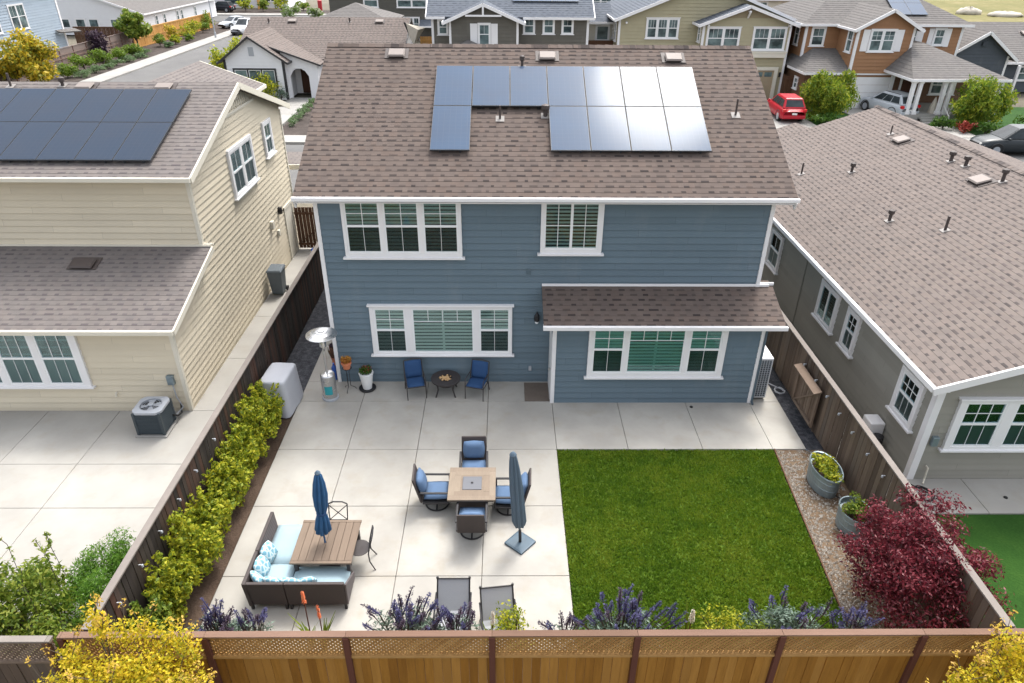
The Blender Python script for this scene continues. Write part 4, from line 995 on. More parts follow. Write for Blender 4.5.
def sling_armchair():
    r = empty('patio_chair', (0, 0, 0)); k = dict(local=True)
    for x in (-1, 1):
        f = MB(); X = x*.27
        f.tube([(X, .27, 0), (X, .25, .40), (X, .24, .60), (X, .18, .63), (X, -.22, .62), (X, -.27, .58)], .014, 7)
        f.tube([(X, -.36, 0), (X, -.22, .38), (X, -.25, .5), (X*.95, -.42, .93)], .014, 7); f.tube([(X, .25, .38), (X, -.22, .36)], .013, 7)
        f.build('side_frame', 'bronze', r, **k)
    for q, rr in (([(-.255, -.42, .93), (0, -.44, .96), (.255, -.42, .93)], .014), ([(-.27, .24, .39), (.27, .24, .39)], .012), ([(-.27, -.22, .36), (.27, -.22, .36)], .012)): f = MB(); f.tube(q, rr, 7); f.build('crossbar', 'bronze', r, **k)
    c = MB(); c.cushion((0, .01, .43), .50, .50, .10); c.build('seat_cushion', 'cush_navy', r, smooth=True, **k)
    c = MB(); c.cushion((0, -.305, .69), .49, .52, .09, rx=R(109)); c.build('back_cushion', 'cush_navy', r, smooth=True, **k)
    return r
def bistro_chair():
    r = empty('bistro_chair', (0, 0, 0)); k = dict(local=True)
    s = MB(); s.lathe((0, 0, .43), [(.03, .012), (.21, .012), (.225, .02), (.225, .035), (.2, .035), (.03, .025)], 20, sx=1, sy=.95); s.build('seat', 'bronze', r, **k)
    for x in (-1, 1):
        l = MB(); l.tube([(x*.24, .24, 0), (x*.19, .19, .2), (x*.17, .16, .44)], .014, 7); l.build('leg', 'black_metal', r, **k)
        l = MB(); l.tube([(x*.22, -.30, 0), (x*.18, -.20, .22), (x*.19, -.19, .45)], .014, 7); l.build('leg', 'black_metal', r, **k)
    b = MB()
    for x in (-1, 1): b.tube([(x*.19, -.19, .45), (x*.20, -.24, .66), (x*.205, -.29, .86)], .013, 7); b.tube([(x*.19, -.20, .48), (0, -.235, .655), (-x*.20, -.28, .83)], .010, 6)
    b.tube([(-.205, -.29, .86), (-.1, -.31, .90), (.1, -.31, .90), (.205, -.29, .86)], .016, 7); b.tube([(-.19, -.195, .48), (.19, -.195, .48)], .010, 6)
    b.build('backrest', 'black_metal', r, **k)
    return r
def sling_lounger():
    r = empty('sling_chair', (0, 0, 0)); k = dict(local=True); w = .31
    f = MB()
    for x in (-1, 1):
        X = x*w
        f.tube([(X, -.42, .86), (X, -.06, .34), (X, .02, .32), (X, .50, .40), (X, .60, .36)], .016, 7)
        f.tube([(X*1.08, -.38, 0), (X*1.08, .30, .58), (X*1.08, .40, .0)], .014, 7); f.tube([(X*1.08, -.30, .6), (X*1.08, .32, .6)], .018, 7)
        f.lathe((X, -.43, .84), [(.022, 0), (.026, .03), (.02, .06)], 8)
    f.tube([(-w, -.42, .86), (w, -.42, .86)], .016, 7); f.tube([(-w, .58, .37), (w, .58, .37)], .016, 7); f.tube([(-w*1.08, -.38, .02), (w*1.08, -.38, .02)], .013, 7)
    f.build('frame', 'black_metal', r, **k)
    s = MB(); prof = [(-.415, .85), (-.24, .585), (-.08, .355), (.02, .315), (.26, .345), (.50, .392), (.58, .372)]
    for (a, za), (b, zb) in zip(prof, prof[1:]):
        s.hexa([(-w+.012, a, za-.006), (w-.012, a, za-.006), (w-.012, b, zb-.006), (-w+.012, b, zb-.006), (-w+.012, a, za), (w-.012, a, za), (w-.012, b, zb), (-w+.012, b, zb)])
    s.build('sling', 'sling', r, **k)
    return r
def folded_canopy(mb, c, prof, flutes=8, amp=.22, tilt=(0, 0)):
    """closed umbrella cloth: a fluted surface of revolution"""
    c = Vector(c); n = flutes*6; i0 = len(mb.v)
    for (r, z) in prof:
        for j in range(n):
            t = 2*math.pi*j/n; rr = r*(1-amp+amp*abs(math.cos(flutes*t/2))*1.6+.05*math.sin(3*t+z*2))
            mb.v.append(c+V(rr*math.cos(t+z*.18)+tilt[0]*z, rr*math.sin(t+z*.18)+tilt[1]*z, z))
    for k in range(len(prof)-1):
        for j in range(n): a0 = i0+k*n+j; a1 = i0+k*n+(j+1) % n; mb.f.append([a0, a1, a1+n, a0+n])
    mb.f.append([i0+(len(prof)-1)*n+j for j in range(n)]); mb.f.append([i0+j for j in range(n)][::-1])
def place(o, x, y, rz, label, cat, group=None, z=0.0):
    o.location = (x, y, z); o.rotation_euler = (0, 0, rz)
    for k in ('label', 'category', 'group'):
        if k in o: del o[k]
    tag(o, label, cat, group); return o

def build_furniture():
    # dining set
    a = swivel_chair(); G = 'swivel chairs round the square table'
    place(a, 3.36, -5.21, face(1, .03), 'blue cushioned swivel chair on the left of the square table', 'chair', G)
    place(copy_tree(a), 4.20, -4.42, face(.02, -1), 'blue cushioned swivel chair on the house side of the square table', 'chair', G)
    place(copy_tree(a), 5.03, -5.36, face(-1, .04), 'blue cushioned swivel chair half hidden behind the folded grey umbrella', 'chair', G)
    place(copy_tree(a), 4.22, -6.10, face(.0, 1), 'blue cushioned swivel chair showing its dark wicker back', 'chair', G)
    t = empty('square_table', (4.19, -5.30, 0), 0, 'square tiled patio table with grey fire pit lid between swivel chairs', 'table')
    m = MB(); x0, x1, y0, y1 = 3.66, 4.74, -5.85, -4.75; w = .14
    for i in range(4):
        d = w*i*.98
        if i > 2: break
        a0, a1, b0, b1 = x0+d, x1-d, y0+d, y1-d; g = .003
        m.box(a0, a1, b0, b0+w-g, .66, .70); m.box(a0, a1, b1-w+g, b1, .66, .70); m.box(a0, a0+w-g, b0+w, b1-w, .66, .70); m.box(a1-w+g, a1, b0+w, b1-w, .66, .70)
    m.build('tabletop', 'travertine', t)
    m = MB(); m.box(3.70, 4.70, -5.81, -4.79, .60, .655); m.build('apron', 'bronze', t)
    m = MB(); m.box(3.98, 4.42, -5.52, -5.08, .60, .715); m.build('fire_lid', 'lid_grey', t, bevel=.01)
    m = MB(); m.lathe((4.20, -5.30, .714), [(.02, 0), (.03, .01), (.012, .02)], 10); m.build('lid_knob', 'black_metal', t)
    m = MB(); m.box(3.88, 4.52, -5.62, -4.98, 0.01, .60); m.build('pedestal', 'wicker', t, bevel=.015)
    # folded grey umbrella
    u = empty('folded_umbrella', (5.29, -6.47, 0), 0, 'slate grey umbrella folded beside the square table on a diamond base', 'umbrella')
    m = MB(); m.lathe((5.29, -6.47, 0), [(.35, .005), (.35, .05), (.30, .06)], 4, rot=R(3)); m.build('base_plate', 'base_stone', u)
    m = MB(); m.tube([(5.29, -6.47, .05), (5.28, -6.47, .4)], .035, 10); m.tube([(5.29, -6.47, .3), (5.11, -6.47, 2.50)], .019, 8); m.build('pole', 'black_metal', u)
    m = MB(); folded_canopy(m, (5.27, -6.47, .55), [(.11, 0), (.14, .12), (.132, .5), (.128, 1.0), (.108, 1.5), (.078, 1.84), (.065, 1.93), (.03, 1.97)], 8, .24, (-.08, 0)); m.build('canopy', 'umb_grey', u, smooth=True)
    m = MB(); m.lathe((5.115, -6.47, 2.46), [(.07, 0), (.075, .05), (.05, .09), (.02, .12)], 10); m.build('finial', 'umb_grey', u)
    # fire pit corner
    t = empty('fire_pit_table', (3.24, -.58, 0), 0, 'round black fire pit table filled with amber rocks', 'fire pit')
    m = MB(); m.lathe((3.24, -.58, 0), [(.22, .40), (.42, .45), (.43, .47), (.43, .50), (.19, .505), (.18, .46)], 32, False); m.build('tabletop', 'bronze', t, smooth=False)
    m = MB(); m.lathe((3.24, -.58, 0), [(.06, .2), (.24, .3), (.25, .42), (.17, .455)], 24); m.build('bowl', 'bronze', t)
    for k in range(4):
        q = R(45+90*k); m = MB(); m.tube([(3.24+.40*math.cos(q), -.58+.40*math.sin(q), 0), (3.24+.30*math.cos(q), -.58+.30*math.sin(q), .22), (3.24+.33*math.cos(q), -.58+.33*math.sin(q), .46)], .022, 7); m.build('leg', 'bronze', t)
    rnd = random.Random(2); m = MB()
    for i in range(46):
        q = rnd.uniform(0, 6.3); d = rnd.uniform(0, .16)**1; r = rnd.uniform(.02, .045)
        m.lathe((3.24+d*math.cos(q), -.58+d*math.sin(q), .485+rnd.uniform(0, .03)), [(r*.5, -r*.7), (r, -.1*r), (r*.7, r*.6), (r*.1, r*.8)], 5, rot=q)
    m.build('fire_rocks', 'rock', t)
    a = sling_armchair(); G = 'navy chairs by the fire pit'
    place(a, 2.36, -.68, face(.25, -1), 'navy cushioned metal chair left of the round fire pit', 'chair', G)
    place(copy_tree(a), 4.14, -.72, face(-.28, -1), 'navy cushioned metal chair right of the round fire pit', 'chair', G)
    m = MB(); m.box(5.53, 6.27, -1.05, -.10, .001, .018); m.build('door_mat', 'mat_brown', bevel=.006, label='plain brown door mat where the house wall steps out', category='door mat')
    # patio heater
    t = empty('patio_heater', (-.09, -.86, 0), 0, 'steel mushroom patio heater with silver dome at the house corner', 'heater')
    c = (-.09, -.86, 0)
    m = MB(); m.lathe(c, [(.235, .0), (.235, .06), (.22, .07)], 28); m.build('base', 'ac_grey', t)
    m = MB(); m.lathe(c, [(.205, .07), (.205, .80), (.18, .83), (.06, .86)], 28); m.build('tank_housing', 'steel', t, smooth=False)
    m = MB()
    for k in range(7):
        q0 = R(-115+k*9); q1 = R(-115+(k+1)*9); r = .208
        m.face([(c[0]+r*math.cos(q0), c[1]+r*math.sin(q0), .22), (c[0]+r*math.cos(q1), c[1]+r*math.sin(q1), .22), (c[0]+r*math.cos(q1), c[1]+r*math.sin(q1), .50), (c[0]+r*math.cos(q0), c[1]+r*math.sin(q0), .50)])
    m.build('label_panel', 'teal', t)
    m = MB(); m.lathe(c, [(.032, .84), (.032, 1.72)], 12); m.build('pole', 'steel', t)
    m = MB(); m.lathe(c, [(.05, 1.70), (.095, 1.74), (.09, 2.02), (.12, 2.05)], 18); m.tube([(.0, -.86, 1.75), (.06, -.86, 1.72), (.06, -.86, 1.6)], .01, 6); m.build('burner', 'steel', t)
    m = MB(); m.lathe((c[0], c[1], 2.10), [(.43, .0), (.425, .012), (.30, .06), (.16, .085), (.155, .10), (.09, .105), (.085, .125), (.01, .13)], 40); m.build('dome_reflector', 'steel', t, smooth=False)
    for k in range(3):
        q = R(k*120+30); m = MB(); m.tube([(c[0]+.09*math.cos(q), c[1]+.09*math.sin(q), 2.0), (c[0]+.13*math.cos(q), c[1]+.13*math.sin(q), 2.13)], .008, 6); m.build('bracket', 'steel', t)
    # plant stand and pots
    t = empty('plant_stand', (.38, -.46, 0), 0, 'thin black wire plant stand beside the house corner', 'plant stand')
    m = MB()
    for k in range(3):
        q = R(k*120+20); cx, cy = math.cos(q), math.sin(q); m.tube([(.38+.20*cx, -.46+.20*cy, .0), (.38+.17*cx, -.46+.17*cy, .06), (.38+.05*cx, -.46+.05*cy, .14), (.38+.045*cx, -.46+.045*cy, .62), (.38+.13*cx, -.46+.13*cy, .78)], .009, 6)
    ring = [(.38+.13*math.cos(R(a)), -.46+.13*math.sin(R(a)), .76) for a in range(0, 361, 20)]; m.tube(ring, .009, 6, False); m.build('stand_frame', 'black_metal', t)
    t = empty('terracotta_pot', (.38, -.46, .77), 0, 'terracotta pot of orange plants on the wire stand', 'potted plant')
    m = MB(); m.lathe((.38, -.46, .72), [(.09, .02), (.135, .20), (.15, .20), (.15, .25), (.12, .25), (.11, .2)], 22); m.build('pot', 'terracotta', t)
    m = MB(); leaves(m, [(.38, -.46, 1.04, .16, .16, .12), (.30, -.48, 1.1, .08, .08, .08), (.46, -.44, 1.08, .09, .08, .1)], 330, .06, 31); m.build('foliage', 'orange_leaf', t)
    t = empty('white_planter', (.90, -.40, .0), 0, 'tall white tapered planter on a dark saucer by the blue wall', 'potted plant')
    m = MB(); m.lathe((.90, -.40, .04), [(.13, .0), (.205, .50), (.215, .50), (.215, .54), (.18, .54), (.17, .48)], 26); m.build('pot', 'white_glaze', t)
    m = MB(); m.lathe((.90, -.40, 0), [(.22, .0), (.25, .03), (.25, .05), (.2, .04)], 26); m.build('saucer', 'char_pot', t)
    m = MB(); leaves(m, [(.90, -.40, .66, .20, .20, .12)], 420, .065, 33); m.build('foliage', 'dark_leaf', t)
    m = MB(); leaves(m, [(.92, -.42, .72, .17, .17, .09)], 70, .05, 34); m.build('flowers', 'red_leaf', t)
    t = empty('plant_pot', (-.26, .75, 0), 0, 'dark brown pot on a clay stool in the side passage', 'potted plant')
    m = MB(); m.lathe((-.26, .75, 0), [(.12, 0), (.10, .3), (.14, .42)], 16); m.build('stool', 'terracotta', t)
    m = MB(); m.lathe((-.26, .75, .42), [(.13, .0), (.19, .22), (.17, .34), (.14, .34)], 18); m.build('pot', 'gate_wood', t)
    m = MB(); leaves(m, [(-.26, .75, .80, .16, .16, .09)], 160, .06, 35); m.build('foliage', 'plum_leaf', t)
    m = MB(); m.lathe((-.16, .12, 0), [(.07, 0), (.08, .05), (.075, .42), (.03, .5), (.03, .56)], 14); m.build('blue_bottle', 'blue_plastic', label='blue upright canister behind the patio heater', category='canister')
    # covered grill
    m = MB(); rnd = random.Random(8); lv = []
    base = [(-1.76, -.92), (-1.20, -1.86), (-.93, -1.60), (-.96, -1.05), (-1.26, -.72)]
    t = empty('covered_grill', (-1.36, -1.3, 0), 0, 'barbecue grill under a light grey cover next to the hedge', 'grill')
    def ring(k, z, s):
        c = V(-1.34, -1.24, 0); w, l = .40, .60; ang = R(-4); out = []
        for q in range(32):
            tt = 2*math.pi*q/32; cs, sn = math.cos(tt), math.sin(tt); p = 11
            r = (abs(cs)**p+abs(sn)**p)**(-1/p); x = w*r*cs*s; y = l*r*sn*s
            wr = 1+(.022*math.sin(5*tt+.6*k)+.016*math.sin(11*tt+k*1.3))*min(1, (1.12-z)*1.5)+rnd.uniform(-.012, .012)
            out.append(c+V((x*math.cos(ang)-y*math.sin(ang))*wr, (x*math.sin(ang)+y*math.cos(ang))*wr, z))
        return out
    rings = [ring(0, .02, 1.03), ring(1, .3, 1.01), ring(2, .6, .97), ring(3, .9, .92), ring(4, 1.05, .895), ring(4, 1.10, .87), ring(5, 1.125, .80), ring(5, 1.13, .4)]
    for A in rings: m.v += A
    for k in range(len(rings)-1):
        for j in range(32): a0 = k*32+j; a1 = k*32+(j+1) % 32; m.f.append([a0, a1, a1+32, a0+32])
    m.f.append([7*32+j for j in range(32)]); m.build('cover', 'cover', t, smooth=True)
    m = MB()
    for x, y in ((-1.66, -.75), (-1.02, -.75), (-1.66, -1.73), (-1.02, -1.73)): m.lathe((x, y, 0), [(.03, 0), (.03, .06)], 8)
    m.build('caster', 'rubber', t)
    # sectional sofa
    t = empty('corner_sofa', (.6, -7.5, 0), 0, 'dark wicker corner sofa with pale blue cushions', 'sofa')
    m = MB(); m.box(-.02, .66, -7.38, -6.28, .16, .30); m.build('seat_base', 'wicker', t, bevel=.01)
    m = MB(); m.box(-.02, .66, -8.13, -7.40, .16, .302); m.build('seat_base', 'wicker', t, bevel=.01)
    m = MB(); m.box(.68, 1.81, -8.13, -7.46, .16, .30); m.build('seat_base', 'wicker', t, bevel=.01)
    def back(q): m = MB(); m.hexa(q); m.build('backrest', 'wicker', t, bevel=.012)
    back([(-.08, -7.385, .14), (-.02, -7.385, .14), (-.02, -6.28, .14), (-.08, -6.28, .14), (-.13, -7.385, .78), (-.06, -7.385, .78), (-.06, -6.28, .78), (-.13, -6.28, .78)])
    for i in range(6): m = MB(); z = .36+i*.068; m.hexa([(-.03-.05*(z-.14)/.64+.004, -7.36, z), (-.015-.05*(z-.14)/.64+.006, -7.36, z), (-.015-.05*(z-.14)/.64+.006, -6.30, z), (-.03-.05*(z-.14)/.64+.004, -6.30, z), (-.03-.05*(z-.14)/.64+.004, -7.36, z+.04), (-.015-.05*(z-.14)/.64+.003, -7.36, z+.04), (-.015-.05*(z-.14)/.64+.003, -6.30, z+.04), (-.03-.05*(z-.14)/.64+.004, -6.30, z+.04)]); m.build('back_slat', 'wicker_light', t)
    back([(-.08, -8.24, .14), (-.02, -8.24, .14), (-.02, -7.40, .14), (-.08, -7.40, .14), (-.13, -8.25, .78), (-.06, -8.25, .78), (-.06, -7.40, .78), (-.13, -7.40, .78)])
    back([(-.015, -8.20, .14), (.665, -8.20, .14), (.665, -8.14, .14), (-.015, -8.14, .14), (-.055, -8.25, .78), (.665, -8.25, .78), (.665, -8.18, .78), (-.055, -8.18, .78)])
    back([(.68, -8.20, .14), (1.82, -8.20, .14), (1.82, -8.14, .14), (.68, -8.14, .14), (.68, -8.25, .78), (1.84, -8.25, .78), (1.84, -8.18, .78), (.68, -8.18, .78)])
    m = MB(); m.hexa([(1.82, -8.19, .14), (1.86, -8.19, .14), (1.86, -7.52, .14), (1.82, -7.52, .14), (1.845, -8.24, .76), (1.885, -8.24, .76), (1.87, -7.54, .33), (1.83, -7.54, .33)]); m.build('arm', 'wicker_light', t, bevel=.01)
    for x, y in ((-.05, -8.17), (.63, -8.17), (.72, -8.17), (1.80, -8.17), (1.80, -7.52), (-.05, -6.34), (.62, -6.34)):
        m = MB(); m.bar((x, y, 0), (x, y, .17), .05, .05, (0, 1, 0)); m.build('leg', 'black_metal', t)
    for c, sx, sy in (((.31, -6.84, .38), .66, 1.12), ((.33, -7.77, .382), .68, .74), ((1.25, -7.80, .38), 1.14, .68)):
        m = MB(); m.cushion(c, sx, sy, .17); m.build('seat_cushion', 'cush_light', t, smooth=True)
    G = 'patterned pillows on the corner sofa'
    for x, y, z, rz, rx, lb in ((.10, -7.28, .62, 80, 62, 'small patterned aqua pillow nearest the slatted end of the sofa back'), (.08, -7.66, .63, 84, 60, 'small patterned aqua pillow in the middle of the sofa side'), (.09, -7.96, .60, 132, 62, 'small patterned aqua pillow tucked into the sofa corner'),
                                (.40, -8.03, .60, 168, 60, 'small patterned aqua pillow just right of the sofa corner'), (.74, -8.04, .60, 178, 58, 'small patterned aqua pillow against the middle of the near sofa back'), (1.06, -8.03, .60, 192, 58, 'small patterned aqua pillow furthest right along the near sofa back')):
        m = MB(); m.cushion((0, 0, 0), .40, .40, .15, rx=R(rx), puff=1.6); o = m.build('throw_pillow', 'pillow', None, smooth=True, local=True, label=lb, category='pillow', group=G)
        o.location = (x, y, z); o.rotation_euler = (0, 0, R(rz)); 
    # slatted table
    t = empty('slatted_table', (1.24, -7.14, 0), 0, 'rectangular brown slatted table in front of the corner sofa', 'table')
    m = MB(); x = .63; n = 8; wd = (1.87-.63)/n
    for i in range(n): m.box(x+i*wd+.004, x+(i+1)*wd-.004, -7.60, -6.54, .685, .715)
    m.build('tabletop', 'table_wood', t, bevel=.003, seg=1)
    m = MB(); m.box(.63, 1.87, -6.535, -6.47, .68, .716); m.box(.63, 1.87, -7.67, -7.605, .68, .716); m.box(.67, 1.83, -7.63, -6.5, .63, .679); m.build('table_frame', 'table_wood', t, bevel=.003, seg=1)
    for x, y in ((.72, -7.56), (1.78, -7.56), (.72, -6.58), (1.78, -6.58)):
        m = MB(); m.bar((x, y, 0), (x, y, .63), .07, .07, (0, 1, 0)); m.build('leg', 'bronze', t)
    u = empty('folded_umbrella', (1.24, -7.11, 0), 0, 'blue umbrella folded shut and standing through the slatted table', 'umbrella')
    m = MB(); m.lathe((1.24, -7.11, 0), [(.22, 0), (.22, .04), (.06, .08)], 20); m.build('base_plate', 'bronze', u)
    m = MB(); m.tube([(1.24, -7.11, .05), (1.22, -7.11, 1.3)], .019, 8); m.build('pole', 'umb_blue', u)
    m = MB(); folded_canopy(m, (1.23, -7.11, 1.02), [(.11, 0), (.15, .06), (.115, .35), (.075, .52), (.115, .70), (.125, 1.0), (.10, 1.3), (.06, 1.52), (.03, 1.56)], 8, .34, (.06, 0)); m.build('canopy', 'umb_blue', u, smooth=True)
    m = MB(); m.lathe((1.26, -7.11, 1.52), [(.10, 0), (.105, .03), (.10, .06)], 16); m.build('tie_strap', 'cush_navy', u)
    m = MB(); m.lathe((1.32, -7.11, 2.56), [(.05, 0), (.06, .03), (.02, .08)], 10); m.build('finial', 'umb_grey', u)
    a = bistro_chair(); G = 'black bistro chairs at the slatted table'
    place(a, 1.30, -6.42, face(0, -1), 'black cross-backed metal chair behind the blue umbrella', 'chair', G)
    place(copy_tree(a), 1.90, -7.02, face(-1, -.1), 'black metal chair at the right end of the slatted table', 'chair', G)
    a = sling_lounger(); G = 'sling chairs by the near fence'
    place(a, 3.96, -8.60, face(0, -1), 'grey mesh sling chair left of the pair near the lattice fence', 'chair', G)
    place(copy_tree(a), 4.84, -8.80, face(.12, -1), 'grey mesh sling chair beside the pale green shrub', 'chair', G)
    # galvanised tanks
    def tank(x, y, rx, ry, h, label, mat, seed, n):
        t = empty('tank_planter', (x, y, 0), 0, label, 'planter')
        prof = []
        for i, z in enumerate([0, .04, h*.3, h*.32, h*.36, h*.38, h*.64, h*.66, h*.70, h*.72, h-.03]):
            b = .015 if i in (3, 4, 7, 8) else 0; prof.append((.93+.07*z/h+b, z))
        m = MB(); m.lathe((x, y, 0), prof+[(1.03, h-.03), (1.05, h-.01), (1.03, h+.01), (.97, h), (.96, h-.12)], 36, True, rx, ry); m.build('tank', 'galv', t)
        m = MB(); m.lathe((x, y, h-.13), [(.95, 0), (.6, .03)], 30, True, rx, ry); m.build('soil_fill', 'soil', t)
        m = MB(); leaves(m, clumpy((x, y, h+.03), rx*.98, ry*.98, .22, 14, seed, (.3, .5)), n, .075, seed); m.build('foliage', mat, t)
    tank(12.74, -4.55, .33, .56, .55, 'oval galvanised tank planter of leafy greens near the patio', 'lime_leaf', 41, 1100)
    tank(12.84, -5.98, .33, .42, .52, 'round galvanised tank planter beside the dark red tree', 'green_leaf', 43, 900)
    # mini split condenser on the right flank
    t = empty('condenser', (12.34, -.35, 0), 0, 'white boxed heat pump unit against the right flank of the blue house', 'air conditioner')
    m = MB(); m.box(12.14, 12.50, -.98, .28, .08, 1.42); m.build('casing', 'white', t, bevel=.02)
    m = MB()
    m.box(12.17, 12.47, -.984, -.981, .13, 1.36); m.build('grille', 'ac_dark', t)
    m = MB()
    for i in range(5): m.box(12.165+i*.072, 12.18+i*.072, -.996, -.985, .12, 1.37)
    for i in range(20): m.box(12.165, 12.47, -.999, -.9965, .14+i*.063, .152+i*.063)
    m.box(12.165, 12.47, -.9965, -.985, .12, .14); m.build('grille_bars', 'ac_grey', t)
    m = MB(); m.box(12.16, 12.48, -.9, -.82, -.0, .08); m.box(12.16, 12.48, .12, .2, -.0, .08); m.build('foot', 'rubber', t)
    # the neighbours' things
    t = empty('air_conditioner', (-4.44, -2.32, 0), 0, 'square grey condenser with round fan by the cream wall', 'air conditioner')
    m = MB(); m.box(-4.86, -4.02, -2.74, -1.90, -.001, .05); m.build('pad', 'sidewalk', t)
    m = MB(); m.box(-4.80, -4.08, -2.68, -1.96, .06, .74); m.build('coil_grille', 'ac_dark', t, bevel=.06, seg=3)
    m = MB()
    for i in range(14): z = .10+i*.045; m.box(-4.815, -4.065, -2.695, -1.945, z, z+.008)
    for x, y in ((-4.78, -2.66), (-4.1, -2.66), (-4.1, -1.98), (-4.78, -1.98)): m.box(x-.035, x+.035, y-.035, y+.035, .06, .74)
    m.build('louvres', 'ac_dark', t, bevel=.01, seg=1)
    m = MB(); r0, r1 = .28, .40
    n = 32
    for k in range(n):
        q0, q1 = 2*math.pi*k/n, 2*math.pi*(k+1)/n
        def sq(q): s = .385/max(abs(math.cos(q)), abs(math.sin(q))); s = min(s, .47); return (-4.44+s*math.cos(q), -2.32+s*math.sin(q))
        def ci(q): return (-4.44+r0*math.cos(q), -2.32+r0*math.sin(q))
        a, b, c, d = ci(q0), ci(q1), sq(q1), sq(q0)
        m.face([(*a, .80), (*d, .785), (*c, .785), (*b, .80)]); m.face([(*d, .785), (*d, .72), (*c, .72), (*c, .785)]); m.face([(*a, .80), (*b, .80), (*b, .74), (*a, .74)])
    m.build('top_panel', 'ac_grey', t)
    m = MB(); m.lathe((-4.44, -2.32, .742), [(.275, 0), (.27, .004)], 30); m.build('fan_well', 'black_metal', t)
    for k in range(4):
        q = R(k*90+20); m = MB(); c, s = math.cos(q), math.sin(q)
        P = lambda r, w, z: V(-4.44+r*c-w*s, -2.32+r*s+w*c, z)
        m.hexa([P(.05, -.04, .755), P(.25, -.11, .752), P(.25, .07, .775), P(.05, .03, .768), P(.05, -.04, .760), P(.25, -.11, .757), P(.25, .07, .78), P(.05, .03, .773)]); m.build('fan_blade', 'ac_grey', t)
    m = MB()
    for rr in (.09, .16, .22, .27): m.tube([(-4.44+rr*math.cos(R(a)), -2.32+rr*math.sin(R(a)), .802) for a in range(0, 361, 15)], .005, 4, False)
    m.lathe((-4.44, -2.32, .79), [(.07, 0), (.07, .02), (.02, .03)], 16); m.build('fan_guard', 'ac_grey', t)
    m = MB(); m.tube([(-4.08, -2.1, .3), (-3.98, -2.0, .2), (-4.0, -1.75, .12), (-4.1, -1.5, .25)], .025, 7); m.build('hose', 'rubber', t)
    t = empty('wheelie_bin', (-3.46, 5.95, 0), 0, 'grey wheeled rubbish bin beside the cream side wall', 'bin')
    m = MB(); m.hexa([(-3.66, 5.72, .06), (-3.26, 5.72, .06), (-3.26, 6.2, .06), (-3.66, 6.2, .06), (-3.72, 5.66, .96), (-3.20, 5.66, .96), (-3.20, 6.26, .96), (-3.72, 6.26, .96)]); m.build('body', 'bin', t, bevel=.03)
    m = MB(); m.hexa([(-3.75, 5.63, .965), (-3.17, 5.63, .965), (-3.17, 6.3, .965), (-3.75, 6.3, .965), (-3.70, 5.68, 1.03), (-3.22, 5.68, 1.03), (-3.22, 6.26, 1.05), (-3.70, 6.26, 1.05)]); m.build('lid', 'bin', t, bevel=.02)
    for x in (-3.70, -3.22):
        m = MB(); m.tube([(x-.03, 6.2, .1), (x+.03, 6.2, .1)], .1, 12); m.build('wheel', 'rubber', t)
    m = MB(); m.lathe((-2.95, 9.6, 0), [(.16, 0), (.19, .22), (.2, .24)], 14); m.build('bucket', 'blue_plastic', label='blue bucket in front of the dark passage gate', category='bucket')
    # hoses
    rnd = random.Random(6)
    def coil(x, y, r, label, mat, k=4):
        m = MB(); pts = []
        for i in range(k*16): q = i*math.pi/8; pts.append((x+(r+rnd.uniform(-.02, .02))*math.cos(q), y+(r*1.15+rnd.uniform(-.02, .02))*math.sin(q), .02+.016*i/16+rnd.uniform(0, .004)))
        pts.append((x-.25, y+.5, .02)); m.tube(pts, .013, 6); m.build('garden_hose', mat, label=label, category='hose')
    coil(13.08, -3.75, .17, 'dark coiled hose on the gravel behind the oval planter', 'bin'); coil(13.07, -.55, .14, 'pale coiled hose lying on the dark gravel strip', 'ac_grey', 3)
    coil(15.05, -4.95, .22, 'black hose coil on the concrete by the sage house corner', 'rubber', 3)
    coil(13.12, -5.45, .16, 'thin black irrigation loop between the two tank planters', 'rubber', 2)
    for x, y, lb in ((17.0, -5.05, 'small dark pebble-like scrap on the neighbouring concrete'), (10.28, -1.33, 'small black drain cap in the patio joint')):
        m = MB(); m.lathe((x, y, 0), [(.05, 0), (.045, .02), (.01, .03)], 8); m.build('drain_cap', 'rubber', label=lb, category='cap')
